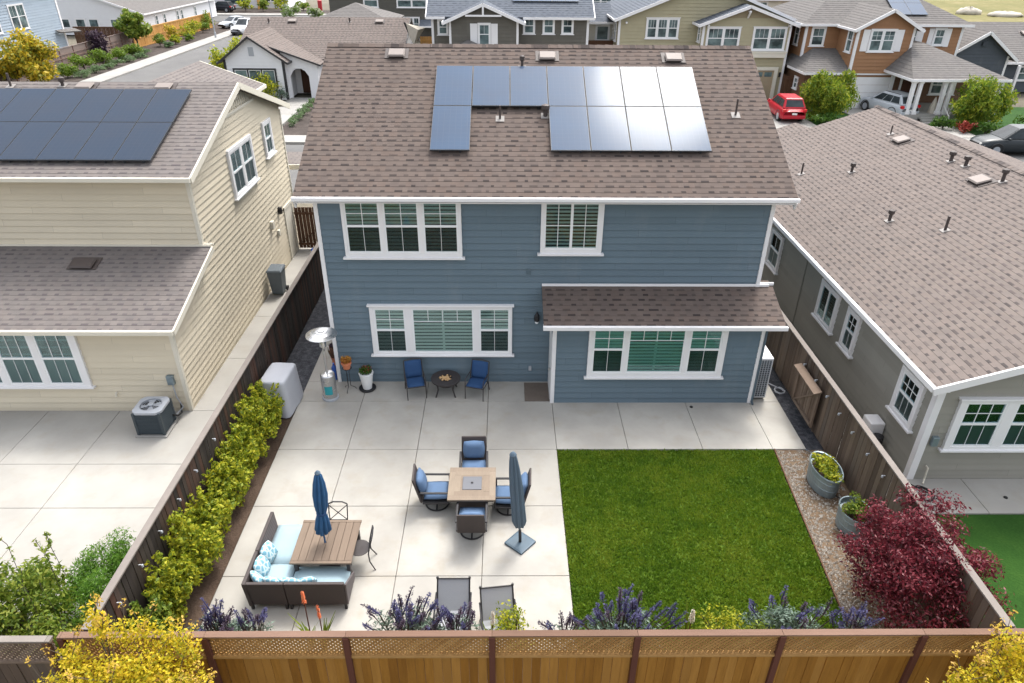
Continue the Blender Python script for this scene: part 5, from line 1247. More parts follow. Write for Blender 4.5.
# ------------------------------------------------------------------ plants
def build_plants():
    G = 'lime green shrubs along the dark fence'
    rows = [(-1.42, -2.45, .56, 1.40, 'lime_leaf', 'lime green shrub growing right behind the covered grill'),
            (-1.44, -3.35, .52, 1.30, 'lime_leaf', 'lime green hedge shrub second from the covered grill'),
            (-1.46, -4.25, .50, 1.20, 'lime_leaf', 'lime green hedge shrub third from the covered grill'),
            (-1.46, -5.25, .50, 1.20, 'lime_leaf', 'lime green hedge shrub fourth from the covered grill'),
            (-1.44, -6.25, .52, 1.25, 'lime_leaf', 'lime green hedge shrub fifth from the grill, left of the sofa table'),
            (-1.44, -7.25, .54, 1.30, 'lime_leaf', 'lime green hedge shrub level with the corner sofa'),
            (-1.46, -8.20, .50, 1.25, 'lime_leaf', 'lime green hedge shrub just past the corner sofa'),
            (-1.52, -9.05, .42, 1.10, 'green_leaf', 'darker green shrub closest to the lattice fence')]
    for i, (x, y, r, h, mt, lb) in enumerate(rows):
        plant('hedge_shrub', lb, 'shrub', (x, y), r*.98, r*1.22, h*(.92+.05*(i*7 % 4)), mt, 3600, .088, 100+i, 40, 0, .035, G, rr=(.12, .36), twigs=26)
    plant('broadleaf_shrub', 'large leafy shrub with long upright shoots in the left neighbouring yard', 'shrub', (-4.2, -8.75), 1.35, .95, 1.75, 'green_leaf', 7800, .105, 120, 26, 0, .05, None, droop=.5, aspect=.42, rr=(.18, .38))
    plant('feathery_shrub', 'fine feathery green shrub beside the dark fence in the left yard', 'shrub', (-2.72, -8.15), .72, 1.0, 1.5, 'fine_leaf', 15000, .075, 121, 30, 0, .04, None, aspect=.26, rr=(.2, .42))
    plant('dark_shrub', 'dark green shrub behind the grey capped corner fence', 'shrub', (-3.0, -9.4), .95, .55, 1.25, 'green_leaf', 4200, .09, 122, 18, 0, .04, None, aspect=.4)
    # tall shoots of the broadleaf shrub
    r = bpy.data.objects['broadleaf_shrub']; m = MB(); st = MB(); rnd = random.Random(4)
    for i in range(15):
        x = -4.2+rnd.uniform(-1.1, 1.0); y = -8.6+rnd.uniform(-.6, .6); h = rnd.uniform(1.7, 2.35); p = [V(x, y, .6), V(x+rnd.uniform(-.1, .1), y, h*.8), V(x+rnd.uniform(-.18, .18), y+rnd.uniform(-.1, .1), h)]
        st.tube(p, .007, 4)
        for k in range(12): q = p[1]+(p[2]-p[1])*k/11 if k > 3 else p[0]+(p[1]-p[0])*(.6+.1*k); leaves(m, [(q.x, q.y, q.z, .05, .05, .04)], 2, .10, i*40+k, aspect=.4, droop=.4)
    m.build('shoot_leaves', 'green_leaf', r); st.build('shoots', 'bark', r)
    # yellow shrubs on the camera side of the front fence
    def yellow(label, cx, cy, blobs, seed, n):
        t = empty('yellow_shrub', (cx, cy, -.15), 0, label, 'shrub')
        m = MB(); leaves(m, blobs, int(n*1.5), .058, seed, shell=.5); m.build('crown', 'yellow_leaf', t)
        tw = MB(); tp = MB(); rnd = random.Random(seed)
        for i in range(70):
            b = rnd.choice(blobs); q = rnd.uniform(0, 6.28); c = V(b[0], b[1], b[2]); e = c+V(math.cos(q)*b[3]*1.05, math.sin(q)*b[4]*1.05, b[5]*rnd.uniform(.6, 1.35)); tw.tube([c, e], [.008, .004], 4)
            leaves(tp, [(e.x, e.y, e.z, .07, .07, .12)], 14, .048, seed*3+i)
        for i in range(9):
            b = blobs[i % len(blobs)]; tw.tube([(cx+rnd.uniform(-.1, .1), cy, -.15), (cx+(b[0]-cx)*.5, cy+(b[1]-cy)*.5, b[2]*.55), (b[0], b[1], b[2])], [.03, .02, .008], 5)
        tw.build('stems', 'bark', t); tp.build('shoot_tips', 'yellow_tip', t)
    bl = [(-1.0, -10.85, 1.65, .55, .4, .55), (-.55, -10.8, 1.85, .5, .35, .5), (-1.5, -10.85, 1.6, .5, .4, .5), (-.1, -10.9, 1.65, .5, .4, .5), (-1.95, -10.95, 1.35, .5, .4, .45), (.15, -11.05, 1.3, .4, .4, .5), (-2.25, -11.0, 1.25, .35, .3, .35),
          (-1.3, -10.35, 2.25, .2, .2, .42), (-1.5, -10.2, 2.3, .15, .15, .42), (-.95, -10.4, 2.2, .22, .2, .36), (-.3, -10.42, 2.1, .28, .25, .40), (-.62, -10.4, 2.25, .22, .2, .34), (.05, -10.55, 2.05, .22, .2, .40), (-1.75, -10.6, 1.9, .25, .25, .3), (.32, -10.85, 1.55, .16, .16, .3), (-1.0, -11.4, 1.5, .9, .4, .6), (-.1, -11.4, 1.3, .6, .4, .5), (-1.9, -11.4, 1.2, .5, .4, .5)]
    yellow('yellow leaved shrub overhanging the near fence on the left', -1.0, -11.0, bl, 51, 11500)
    bl = [(12.8, -10.95, 1.5, .5, .4, .5), (12.3, -11.0, 1.35, .45, .4, .45), (13.4, -10.9, 1.6, .5, .4, .5), (12.75, -10.55, 2.0, .22, .2, .42), (12.45, -10.75, 1.8, .24, .2, .32), (13.1, -10.6, 1.9, .3, .25, .4), (11.85, -11.05, 1.2, .35, .3, .32), (11.5, -11.1, 1.1, .25, .2, .22), (13.6, -10.8, 1.8, .4, .3, .4), (12.6, -11.5, 1.25, .9, .4, .5), (12.1, -10.85, 1.6, .22, .2, .28)]
    yellow('yellow leaved shrub overhanging the near fence on the right', 12.7, -11.05, bl, 53, 8200)
    # dark red tree
    t = empty('red_tree', (13.05, -8.05, 0), 0, 'dark burgundy leaved tree in the near right corner of the yard', 'tree')
    bl = clumpy((12.9, -8.0, 1.35), 1.45, 1.35, .95, 64, 61, (.13, .28))+[(13.6, -7.3, 1.9, .5, .4, .3), (12.2, -8.5, 1.2, .5, .4, .4), (13.25, -6.9, 1.75, .35, .3, .25), (14.1, -8.2, 1.25, .35, .35, .3), (13.9, -8.9, 1.0, .5, .4, .3), (12.3, -8.9, .75, .5, .4, .4), (12.9, -9.2, .75, .6, .35, .45), (13.6, -9.2, .7, .5, .3, .4), (12.0, -8.3, .8, .35, .35, .4), (13.2, -8.9, 1.1, .6, .4, .4), (12.6, -7.2, 1.2, .5, .4, .4)]
    m = MB(); leaves(m, bl, 24000, .075, 61, shell=.5, droop=.3, aspect=.42); m.build('crown', 'maple_leaf', t)
    m = MB(); rnd = random.Random(9); m.tube([(13.05, -8.05, -.05), (13.0, -8.0, .4), (13.02, -7.97, .9)], [.07, .06, .04], 8)
    for b in bl[:26]: m.tube([(13.02, -8.0, .45), ((13.02+b[0])/2, (-8+b[1])/2, (.5+b[2])/2+.08), (b[0], b[1], b[2])], [.03, .02, .007], 5)
    m.build('trunk', 'bark', t)
    # echium and friends in the flower bed
    def echium(x, y, r, h, label, seed, nsp, flower, spent=.5, leafm='sage_leaf', n=900):
        t = empty('echium', (x, y, -.02), 0, label, 'flowering shrub')
        rnd = random.Random(seed); m = MB()
        leaves(m, clumpy((x, y, h*.42), r, r*.6, h*.42, 14, seed, (.25, .42)), n, .10, seed, aspect=.26, shell=.6); m.build('foliage', leafm, t)
        st = MB()
        for i in range(int(nsp*.72)):
            q = rnd.uniform(0, 6.28); d = rnd.uniform(.1, 1)*r; bx = x+d*math.cos(q)*.95; by = y+d*math.sin(q)*.55; bz = h*rnd.uniform(.60, .90)*(1-.30*(d/r)**2)
            out = V((bx-x)/r*.8+rnd.uniform(-.45, .45), (by-y)/r*.4+rnd.uniform(-.25, .25), 1).normalized(); L = rnd.uniform(.18, .42)
            b = V(bx, by, bz); st.tube([(x+(bx-x)*.5, y+(by-y)*.5, .1), b, b+out*L*.3], [.012, .010, .004], 5)
            old = rnd.random() < spent; tgt = MB(); tgt.tube([b, b+out*L*.5, b+out*L], [.016, .016, .004], 5); fat = rnd.uniform(.65, 1.1)
            for k in range(60):
                u = rnd.random(); rr = fat*(.046*(1-u)**.7+.008); a = rnd.uniform(0, 6.28)
                side = out.cross(V(.3, .8, .1)).normalized(); up2 = out.cross(side)
                p = b+out*(L*u)+(side*math.cos(a)+up2*math.sin(a))*rr; e = (side*math.cos(a)+up2*math.sin(a)+out*.7).normalized()*.036; w = out.cross(e).normalized()*.014
                tgt.face([p-w, p+e*.6-w*.4, p+e, p+w])
            tgt.build('spent_spike' if old else 'flower_spike', 'spent_flower' if old else flower, t)
        st.build('stems', 'bark', t)
    Y = -8.95
    echium(-.35, Y, .62, .86, 'purple echium bush left of the orange aloe, by the sofa end', 71, 34, 'purple_flower', .62)
    echium(.30, Y-.1, .40, .95, 'small purple echium between the sofa corner and the aloe', 72, 14, 'purple_flower', .6, n=400)
    echium(3.10, Y-.05, .80, 1.10, 'broad purple echium bush left of the grey sling chairs', 73, 48, 'purple_flower', .55, n=1300)
    echium(4.05, Y-.1, .50, .96, 'purple echium bush in front of the left sling chair', 74, 24, 'purple_flower', .6, n=700)
    echium(7.15, Y, 1.00, 1.06, 'wide purple echium bush at the left end of the lawn edge', 75, 56, 'purple_flower', .25, n=1900)
    echium(10.35, Y, .95, 1.02, 'blue green echium mound at the right end of the lawn', 76, 22, 'purple_flower', .3, n=2300)
    echium(11.45, Y-.1, .40, .95, 'small violet echium next to the dark red tree', 77, 18, 'purple_flower', .05, n=300)
    echium(6.05, Y-.15, .40, .85, 'sparse purple spiked plant at the corner of the lawn and patio', 78, 14, 'purple_flower', .6, n=260)
    plant('pale_shrub', 'pale yellow green shrub beside the right sling chair', 'shrub', (5.15, -9.1), .62, .42, 1.0, 'lime_leaf', 1300, .06, 81, 16)
    plant('pale_shrub', 'yellow green shrub at the middle of the lawn edge', 'shrub', (8.95, -9.05), .55, .40, .95, 'lime_leaf', 900, .06, 82, 16)
    plant('green_shrub', 'small green shrub between the yellow green shrub and the echium mound', 'shrub', (9.55, -9.2), .42, .3, .9, 'green_leaf', 600, .06, 83, 12)
    def spire(x, y, h, label, mat, rad, L, name='aloe', leafm='green_leaf', ns=9):
        t = empty(name, (x, y, 0), 0, label, 'flower'); rnd = random.Random(int(x*100))
        m = MB(); m.tube([(x, y, 0), (x+.02, y, h)], [.014, .008], 6); m.build('stalk', 'post_brown', t)
        m = MB()
        for k in range(130):
            u = rnd.random(); a = rnd.uniform(0, 6.28); rr = rad*(1-.75*u); p = V(x+.015+rr*math.cos(a), y+rr*math.sin(a), h-L+L*u); d = V(math.cos(a), math.sin(a), -1.3).normalized()*.038; w = V(-math.sin(a), math.cos(a), 0)*.008
            m.face([p-w, p+w, p+d+w*.6, p+d-w*.6])
        m.build('flower', mat, t)
        m = MB()
        for k in range(ns):
            a = rnd.uniform(0, 6.28); l = rnd.uniform(.5, .95); c = V(math.cos(a), math.sin(a), 0); w = V(-math.sin(a), math.cos(a), 0)
            q = [V(x, y, 0)+c*.03, V(x, y, l*.6)+c*.14*l, V(x, y, l)+c*.34*l]
            m.face([q[0]-w*.03, q[0]+w*.03, q[1]+w*.025, q[1]-w*.025]); m.face([q[1]-w*.025, q[1]+w*.025, q[2]+w*.004, q[2]-w*.004])
        m.build('leaf_blades', leafm, t)
    spire(1.32, -9.0, 1.50, 'tall orange red aloe flower spike behind the lattice fence', 'coral', .020, .30)
    spire(1.58, -9.1, 1.25, 'shorter fading orange aloe spike right of the tall one', 'coral', .010, .34)
    spire(8.35, -9.1, 1.10, 'pale cream flower spire rising above the fence by the lawn', 'white_flower', .04, .30, 'cream_flower')
    spire(4.72, -9.25, 1.25, 'thin whitish flower spire between the two sling chairs', 'white_flower', .03, .3, 'cream_flower')
    # trees over the street
    plant('street_tree', 'round green tree in front of the white garage door', 'tree', (28.6, 35.0), 2.0, 1.9, 3.9, 'tree_lime', 8500, .30, 201, 34, -.5, .13, None, z0=-.1, droop=.8, aspect=.30, rr=(.2, .36))
    plant('street_tree', 'broad yellow green tree left of the parked dark car', 'tree', (38.6, 33.0), 2.3, 2.0, 3.65, 'tree_lime', 8500, .30, 202, 34, -.5, .13, None, z0=-.1, droop=.8, aspect=.30, rr=(.2, .36))
    plant('yellow_tree', 'yellow and green tree beside the old brown fence', 'tree', (-36.2, 46.6), 2.7, 2.2, 4.3, 'tree_yellow', 5200, .36, 203, 34, -.6, .1, None, rr=(.2, .36))
    plant('street_tree', 'bright green tree where the old fence meets the new fence', 'tree', (-37.0, 68.6), 1.9, 1.8, 4.1, 'green_leaf', 2600, .42, 204, 28, .8, .1, None, rr=(.2, .36))
    plant('plum_shrub', 'dark purple shrub against the old brown fence', 'shrub', (-37.2, 60.8), 1.05, .9, 3.1, 'plum_leaf', 1300, .28, 205, 16, 0, .06)
    balls = [(-35.5, 50.8, .9, 1.15), (-36.0, 54.8, 1.05, 1.5), (-35.6, 57.6, 1.05, 1.5), (-35.4, 60.6, .95, 1.4), (-35.2, 63.6, .9, 1.3)]
    where = ['nearest the yellow tree', 'second from the yellow tree', 'third from the yellow tree', 'left of the plum shrub foot', 'furthest up the strip']
    for i, (x, y, r, h) in enumerate(balls): plant('ball_shrub', 'clipped green ball shrub in the roadside strip, '+where[i], 'shrub', (x, y), r, r, h, 'ball_leaf', 900, .2, 210+i, 14, 0, .05, 'clipped ball shrubs beside the side road', rr=(.45, .62))
    low = [(-34.2, 51.2, .8, .6), (-34.3, 53.6, .75, .6), (-34.2, 55.6, .7, .6), (-34.4, 57.9, .75, .65), (-34.2, 60.3, .7, .6), (-34.3, 63.0, .7, .6), (-35.2, 66.0, .8, .7)]
    for i, (x, y, r, h) in enumerate(low): plant('low_mound', 'low bluish green mound along the side road kerb', 'shrub', (x, y), r, r, h, 'blue_leaf', 480, .16, 230+i, 10, 0, .04, 'low mounds along the side road kerb', rr=(.5, .65))
    mix = [(-35.8, 71.5, .9, 1.4, 'green_leaf'), (-35.0, 74.0, .8, 1.0, 'lime_leaf'), (-36.2, 76.2, .8, 2.2, 'tree_yellow'), (-35.6, 79.5, 1.1, 1.6, 'lime_leaf'), (-36.0, 82.5, 1.1, 2.0, 'lime_leaf'), (-35.9, 85.2, 1.0, 1.6, 'ball_leaf'), (-36.2, 88.5, 1.1, 2.4, 'green_leaf'), (-34.6, 71.0, .6, .6, 'blue_leaf'), (-34.5, 77.0, .6, .8, 'ball_leaf')]
    MIXL = ['green shrub at the near end of the orange fence', 'low lime shrub second along the orange fence', 'tall thin yellowish shrub against the orange fence', 'lime shrub just before the middle of the orange fence', 'larger lime shrub at the middle of the orange fence', 'rounded green shrub past the middle of the orange fence', 'tall green shrub at the lamp post end of the orange fence', 'small bluish mound by the kerb where the two fences meet', 'small green mound by the kerb below the orange fence']
    for i, (x, y, r, h, mt) in enumerate(mix): plant('garden_shrub', MIXL[i], 'shrub', (x, y), r, r, h, mt, 480, .24, 250+i, 10, 0, .05, 'loose shrubs by the orange fence')
    for i in range(5):
        x, y = [(-9.95, 32.6), (-9.98, 34.3), (-10.05, 36.0), (-10.1, 37.7), (-10.2, 39.3)][i]
        plant('grass_mound', 'small olive mound edging the arched house walkway', 'shrub', (x, y), .42, .6, .5, 'blue_leaf', 320, .12, 270+i, 8, 0, .03, 'olive mounds along the walkway', rr=(.5, .65))
    plant('window_shrub', 'yellow green shrub under the black framed window', 'shrub', (-14.2, 40.0), 1.5, 1.0, 2.3, 'lime_leaf', 1300, .2, 280, 18, 0, .05)
    plant('white_flower_shrub', 'pale flowering shrub left of the arched porch', 'shrub', (-12.9, 40.4), .55, .5, 1.2, 'sage_leaf', 420, .12, 281, 10, 0, .03)
    plant('corner_shrub', 'tall yellow green shrub at the gable end of the arched house', 'shrub', (-19.6, 46.5), 1.1, 1.2, 3.3, 'lime_leaf', 1100, .26, 282, 18, 0, .06)
    plant('corner_shrub', 'yellow green shrub beyond the cream house ridge', 'shrub', (-18.0, 36.5), 1.5, 1.2, 2.1, 'lime_leaf', 900, .26, 283, 16, 0, .06)
    plant('corner_shrub', 'yellow green shrub at the side road corner by the white car', 'shrub', (-21.8, 58), 1.2, 2.2, 2.8, 'lime_leaf', 900, .3, 284, 16, 0, .06)
    rnd = random.Random(77)
    for i, (x, y, h, mt) in enumerate([(-43, 115.5, 1.6, 'green_leaf'), (-40, 116, 1.8, 'lime_leaf'), (-37, 116, 2.0, 'green_leaf'), (-34, 117, 2.4, 'lime_leaf'), (-30.5, 118, 1.6, 'green_leaf')]):
        plant('roadside_shrub', 'far off garden shrub across the cross road', 'shrub', (x, y), 1.5, 1.2, h, mt, 300, .45, 290+i, 9, 0, .06, 'shrubs across the cross road')
    for i, (x, y, h) in enumerate([(-27.0, 96.5, 2.6), (-23.5, 97.5, 2.2), (-19.5, 97.8, 2.0)]):
        plant('white_bloom_shrub', 'far shrub with white blooms above the arched house ridge', 'shrub', (x, y), 1.7, 1.4, h, 'bloom_leaf', 420, .42, 300+i, 10, 0, .06, 'blooming shrubs beyond the arched house')
    plant('red_flower_shrub', 'reddish low shrub beside the broad tree and dark car', 'shrub', (36.9, 31.2), .7, .6, .9, 'red_leaf', 260, .2, 310, 8, 0, .04)
    for i, (x, y, r, h) in enumerate([(35.9, 32.2, .8, 1.0), (37.9, 30.6, 1.1, .8), (41.8, 31.4, 1.3, 1.3), (28.0, 33.0, 1.1, .9)]):
        plant('low_shrub', ['dark shrub beside the porch steps', 'low green shrub in front of the broad tree', 'dark green shrub right of the broad tree', 'low shrub at the foot of the round tree'][i], 'shrub', (x, y), r, r, h, 'dark_leaf', 520, .2, 320+i, 10, 0, .04)
    for i, (x, y, lb) in enumerate([(13.7, -6.4, 'sprig of purple leaves poking past the right fence'),]):
        plant('sprig', lb, 'plant', (x, y), .35, .3, 1.2, 'maple_leaf', 120, .08, 340, 6, .2, .01, aspect=.4)

# ------------------------------------------------------------------ vehicles (local: +Y is the nose)
def car(label, x, y, rz, paint, kind='suv', lower=None, z=0.0, far=False, roofrack=False):
    t = empty('parked_car', (0, 0, 0), 0, label, 'car'); k = dict(local=True)
    Lh, W = 2.25, .90
    if kind == 'suv': belt, roofz, hood = 1.02, 1.66, 1.00
    elif kind == 'truck': belt, roofz, hood = 1.15, 1.88, 1.12; Lh = 2.7; W = .98
    else: belt, roofz, hood = .92, 1.46, .88
    st = [(-Lh, .42, belt-.22, .74), (-Lh+.08, .30, belt-.06, .84), (-Lh+.4, .24, belt, W), (-.6, .22, belt, W+.01), (.7, .22, belt-.01, W), (1.05, .22, hood, W-.01), (Lh-.45, .24, hood-.10, W-.05), (Lh-.12, .28, hood-.24, .78), (Lh, .38, hood-.36, .66)]
    m = MB(); n = 12
    for (yy, zl, zb, w) in st:
        sec = [(-.86*w, zl), (-w, zl+.12), (-w*1.005, (zl+zb)*.5), (-w*.985, zb-.12), (-w*.90, zb), (-w*.45, zb+.03), (w*.45, zb+.03), (w*.90, zb), (w*.985, zb-.12), (w*1.005, (zl+zb)*.5), (w, zl+.12), (.86*w, zl)]
        for (sx, sz) in sec: m.v.append(V(sx, yy, sz))
    for a in range(len(st)-1):
        for b in range(n): m.f.append([a*n+b, a*n+(b+1) % n, (a+1)*n+(b+1) % n, (a+1)*n+b])
    m.f.append(list(range(n))); m.f.append([(len(st)-1)*n+b for b in range(n)][::-1])
    m.build('body', paint, t, smooth=True, **k)
    rb, rf = (-Lh+.55, .15) if kind != 'car' else (-Lh+1.05, .10)
    if kind == 'truck': rb = -.55
    bb, bf = (-Lh+.14, 1.08) if kind != 'truck' else (-.72, 1.15)
    wb, wr = W*.90, W*.70
    C = [(-wb, bb, belt), (wb, bb, belt), (wb, bf, belt-.02), (-wb, bf, belt-.02), (-wr, rb, roofz-.06), (wr, rb, roofz-.06), (wr, rf, roofz-.03), (-wr, rf, roofz-.03)]
    m = MB(); m.hexa(C); m.build('cabin', paint, t, bevel=.05, **k)
    m = MB(); m.hexa([(-wr, rb-.04, roofz-.055), (wr, rb-.04, roofz-.055), (wr, rf+.03, roofz-.03), (-wr, rf+.03, roofz-.03), (-wr*.9, rb+.1, roofz), (wr*.9, rb+.1, roofz), (wr*.9, rf-.1, roofz+.01), (-wr*.9, rf-.1, roofz+.01)])
    m.build('roof', paint, t, bevel=.03, smooth=False, **k)
    def quad(c, s, nm, push):
        c = [Vector(p) for p in c]; mid = sum(c, V(0, 0, 0))/4; nrm = (c[1]-c[0]).cross(c[3]-c[0]).normalized()*push
        p = [mid+(q-mid)*s+nrm for q in c]; MB().face(p).build(nm, 'car_glass', t, **k)
    V8 = [Vector(p) for p in C]
    quad([V8[1], V8[0], V8[4], V8[5]], .88, 'rear_window', -.012) if False else None
    def panel(a, b, c, d, nm, u0, u1, v0, v1):
        # a,b bottom, c,d top (b->c); inset rectangle in bilinear coordinates pushed outwards
        P = lambda u, v: (a*(1-u)+b*u)*(1-v)+(d*(1-u)+c*u)*v
        q = [P(u0, v0), P(u1, v0), P(u1, v1), P(u0, v1)]; nr = (q[1]-q[0]).cross(q[3]-q[0]).normalized()*.014
        mb = MB(); mb.hexa([x-nr for x in q]+[x+nr for x in q]); mb.build(nm, 'car_glass', t, **k)
    panel(V8[0], V8[1], V8[5], V8[4], 'rear_window', .08, .92, .18, .90)
    panel(V8[2], V8[3], V8[7], V8[6], 'windshield', .06, .94, .06, .94)
    for (a, b, c, d) in ((V8[1], V8[2], V8[6], V8[5]), (V8[3], V8[0], V8[4], V8[7])):
        sp = (.07, .36, .64, .93) if a is V8[1] else (.07, .36, .64, .93)
        for u0, u1 in zip(sp, sp[1:]): panel(a, b, c, d, 'side_window', u0+.012, u1-.012, .12, .86)
    rw = .36 if kind != 'car' else .33
    for sx in (-1, 1):
        for yy in (-Lh+.85, Lh-.92):
            m = MB(); X = sx*(W-.11); m.tube([(X-.11, yy, rw), (X+.11, yy, rw)], rw, 22); w = m.build('wheel', 'rubber', t, bevel=.02, **k)
            m = MB(); m.tube([(X+sx*.10, yy, rw), (X+sx*.118, yy, rw)], rw*.66, 16)
            m.build('rim', 'alu', w, **k)
            m = MB(); pts = [(sx*(W+.004), yy+(rw+.07)*math.cos(R(a)), rw+(rw+.06)*math.sin(R(a))) for a in range(-20, 201, 14)]; m.tube(pts, .03, 6); m.build('wheel_arch', 'black_trim', t, **k)
        m = MB(); m.hexa([(sx*.48, Lh-.10, hood-.42), (sx*.74, Lh-.20, hood-.40), (sx*.72, Lh-.42, hood-.22), (sx*.46, Lh-.12, hood-.30), (sx*.48, Lh-.05, hood-.40), (sx*.80, Lh-.14, hood-.38), (sx*.78, Lh-.40, hood-.19), (sx*.46, Lh-.08, hood-.27)]); m.build('headlight', 'lamp_clear', t, bevel=.01, **k)
        m = MB(); m.box(min(sx*.62, sx*.85), max(sx*.62, sx*.85), -Lh-.01, -Lh+.22, belt-.22, belt-.02); m.build('tail_light', 'lamp_red', t, bevel=.03, **k)
        m = MB(); m.box(min(sx*W, sx*(W+.18)), max(sx*W, sx*(W+.18)), .72, .84, belt-.02, belt+.12); m.build('mirror', paint, t, bevel=.03, **k)
        if roofrack: m = MB(); m.tube([(sx*wr*.85, rb+.2, roofz+.03), (sx*wr*.85, rf-.15, roofz+.05)], .022, 6); m.build('roof_rail', 'black_trim', t, **k)
    m = MB(); m.box(-.82, .82, -Lh-.05, -Lh+.12, .34, .58); m.build('bumper', lower or paint, t, bevel=.04, **k)
    m = MB(); m.box(-.74, .74, Lh-.16, Lh+.04, .30, .50); m.build('bumper', lower or 'black_trim', t, bevel=.04, **k)
    m = MB(); m.box(-.42, .42, Lh-.09, Lh+.015, hood-.44, hood-.30); m.build('grille', 'black_trim', t, bevel=.01, **k)
    m = MB(); m.box(-.17, .17, -Lh-.065, -Lh-.04, .62, .74); m.build('licence_plate', 'plate', t, **k)
    t.location = (x, y, z); t.rotation_euler = (0, 0, rz); return t
def build_vehicles():
    car('red SUV seen from behind in the drive by the beige garage', 25.85, 35.9, R(-2), 'car_red', 'suv')
    car('silver SUV on the drive of the orange brown house', 34.25, 37.25, R(17), 'car_silver', 'suv', roofrack=True)
    car('dark graphite car parked at the kerb at right, nose pointing left', 36.9, 26.4, R(88), 'car_grey', 'suv', z=-.1)
    car('white pickup facing the camera at the end of the side road', -30.2, 85.5, R(172), 'car_white', 'truck', z=-.1)
    car('small silver car beside the new fence end', -33.9, 92.0, R(150), 'car_silver', 'car', z=-.05)
    car('black SUV parked far off across the cross road', -43.6, 114.5, R(80), 'car_black', 'suv')
    car('grey car far off, left of the black SUV', -49.0, 115.5, R(85), 'car_grey', 'car')
    car('small dark far car at the end of the cross road', -23.5, 122.0, R(60), 'car_black', 'car')
# ------------------------------------------------------------------ houses across the streets
FAR = (.26, .045)
def gable_front(h, x0, x1, y, z0, ze, xp, zp, ydeep, wmat, rmat, over=.45, front=.5, side_walls=True, trim='white', pitch_base=None, drop=.22):
    """a front-facing gable: wall, two roof slopes running back to ydeep, white rakes. ze/zp: roof surface at wall corner / peak"""
    w = MB(); w.lapped([(x0, y, z0), (x1, y, z0), (x1, y, ze-.1), (xp, y, zp-.14), (x0, y, ze-.1)], *FAR)
    if side_walls:
        w.lapped([(x0, ydeep, z0), (x0, y, z0), (x0, y, ze-.1), (x0, ydeep, ze-.1)], *FAR); w.lapped([(x1, y, z0), (x1, ydeep, z0), (x1, ydeep, ze-.1), (x1, y, ze-.1)], *FAR)
    w.build('wall', wmat, h)
    sl = (zp-ze)/(xp-x0); sr = (zp-ze)/(x1-xp); xa, xb = x0-over, x1+over; za, zb = ze-over*sl, ze-over*sr
    r = MB(); r.lapped([(xa, ydeep, za), (xa, y-front, za), (xp, y-front, zp), (xp, ydeep, zp)], .3, .014, .12); r.lapped([(xb, y-front, zb), (xb, ydeep, zb), (xp, ydeep, zp), (xp, y-front, zp)], .3, .014, .12); r.build('gable_roof', rmat, h)
    f = MB(); f.bar((xa-.03, y-front-.03, za-.09), (xp, y-front-.03, zp-.09), .06, drop); f.bar((xb+.03, y-front-.03, zb-.09), (xp, y-front-.03, zp-.09), .06, drop)
    f.bar((xa-.05, y-front, za-.06), (xa-.05, ydeep, za-.06), .08, .16); f.bar((xb+.05, y-front, zb-.06), (xb+.05, ydeep, zb-.06), .08, .16); f.build('fascia', trim, h)
    cbs(h, trim, (x0, y, z0, ze-.1, -1, -1, .13), (x1, y, z0, ze-.1, 1, -1, .13))
def cbs(h, mat, *a):
    for q in a: c = MB(); corner_board(c, *q); c.build('corner_board', mat, h)
def slope(h, pts, rmat, fas=None, name='roof'):
    r = MB(); r.lapped(pts, .3, .014, .12); r.build(name, rmat, h)
    if fas:
        f = MB()
        for a, b in fas: f.bar(Vector(a)-V(0, 0, .07), Vector(b)-V(0, 0, .07), .08, .17)
        f.build('fascia', 'white', h)
def walls(h, x0, x1, y0, y1, z0, z1, mat):
    w = MB(); w.lapped([(x0, y0, z0), (x1, y0, z0), (x1, y0, z1), (x0, y0, z1)], *FAR); w.lapped([(x0, y1, z0), (x0, y0, z0), (x0, y0, z1), (x0, y1, z1)], *FAR)
    w.lapped([(x1, y0, z0), (x1, y1, z0), (x1, y1, z1), (x1, y0, z1)], *FAR); w.lapped([(x1, y1, z0), (x0, y1, z0), (x0, y1, z1), (x1, y1, z1)], *FAR); w.build('wall', mat, h)
def fwin(h, y, u0, v0, u1, v1, n=1, kind='dh', mu=(2, 1), casing='white', cw=.13, **k):
    ops = []; w = (u1-u0-cw*2-(n-1)*cw)/n
    for i in range(n): a = u0+cw+i*(w+cw); ops.append((a, v0+cw, a+w, v1-cw, kind, mu))
    return window(h, (0, y, 0), (1, 0, 0), (0, -1, 0), u0, v0, u1, v1, ops, casing=casing, far=True, **k)
def swin(h, x, y0, v0, y1, v1, sgn=-1, n=1, mu=(2, 1), cw=.12, casing='white'):
    """window on a side wall; sgn -1 faces -X"""
    U = (0, sgn*1.0, 0); N = (1.0*sgn, 0, 0) 
    a, b = sorted((y0*sgn, y1*sgn)); ops = []; w = (b-a-cw*2-(n-1)*cw)/n
    for i in range(n): q = a+cw+i*(w+cw); ops.append((q, v0+cw, q+w, v1-cw, 'dh', mu))
    return window(h, (x, 0, 0), U, N, a, v0, b, v1, ops, casing=casing, far=True)
def shutters(h, y, pairs, v0, v1):
    for a, b in pairs:
        m = MB(); m.box(a, b, y-.07, y-.019, v0, v1); m.build('shutter', 'white', h, bevel=.01)

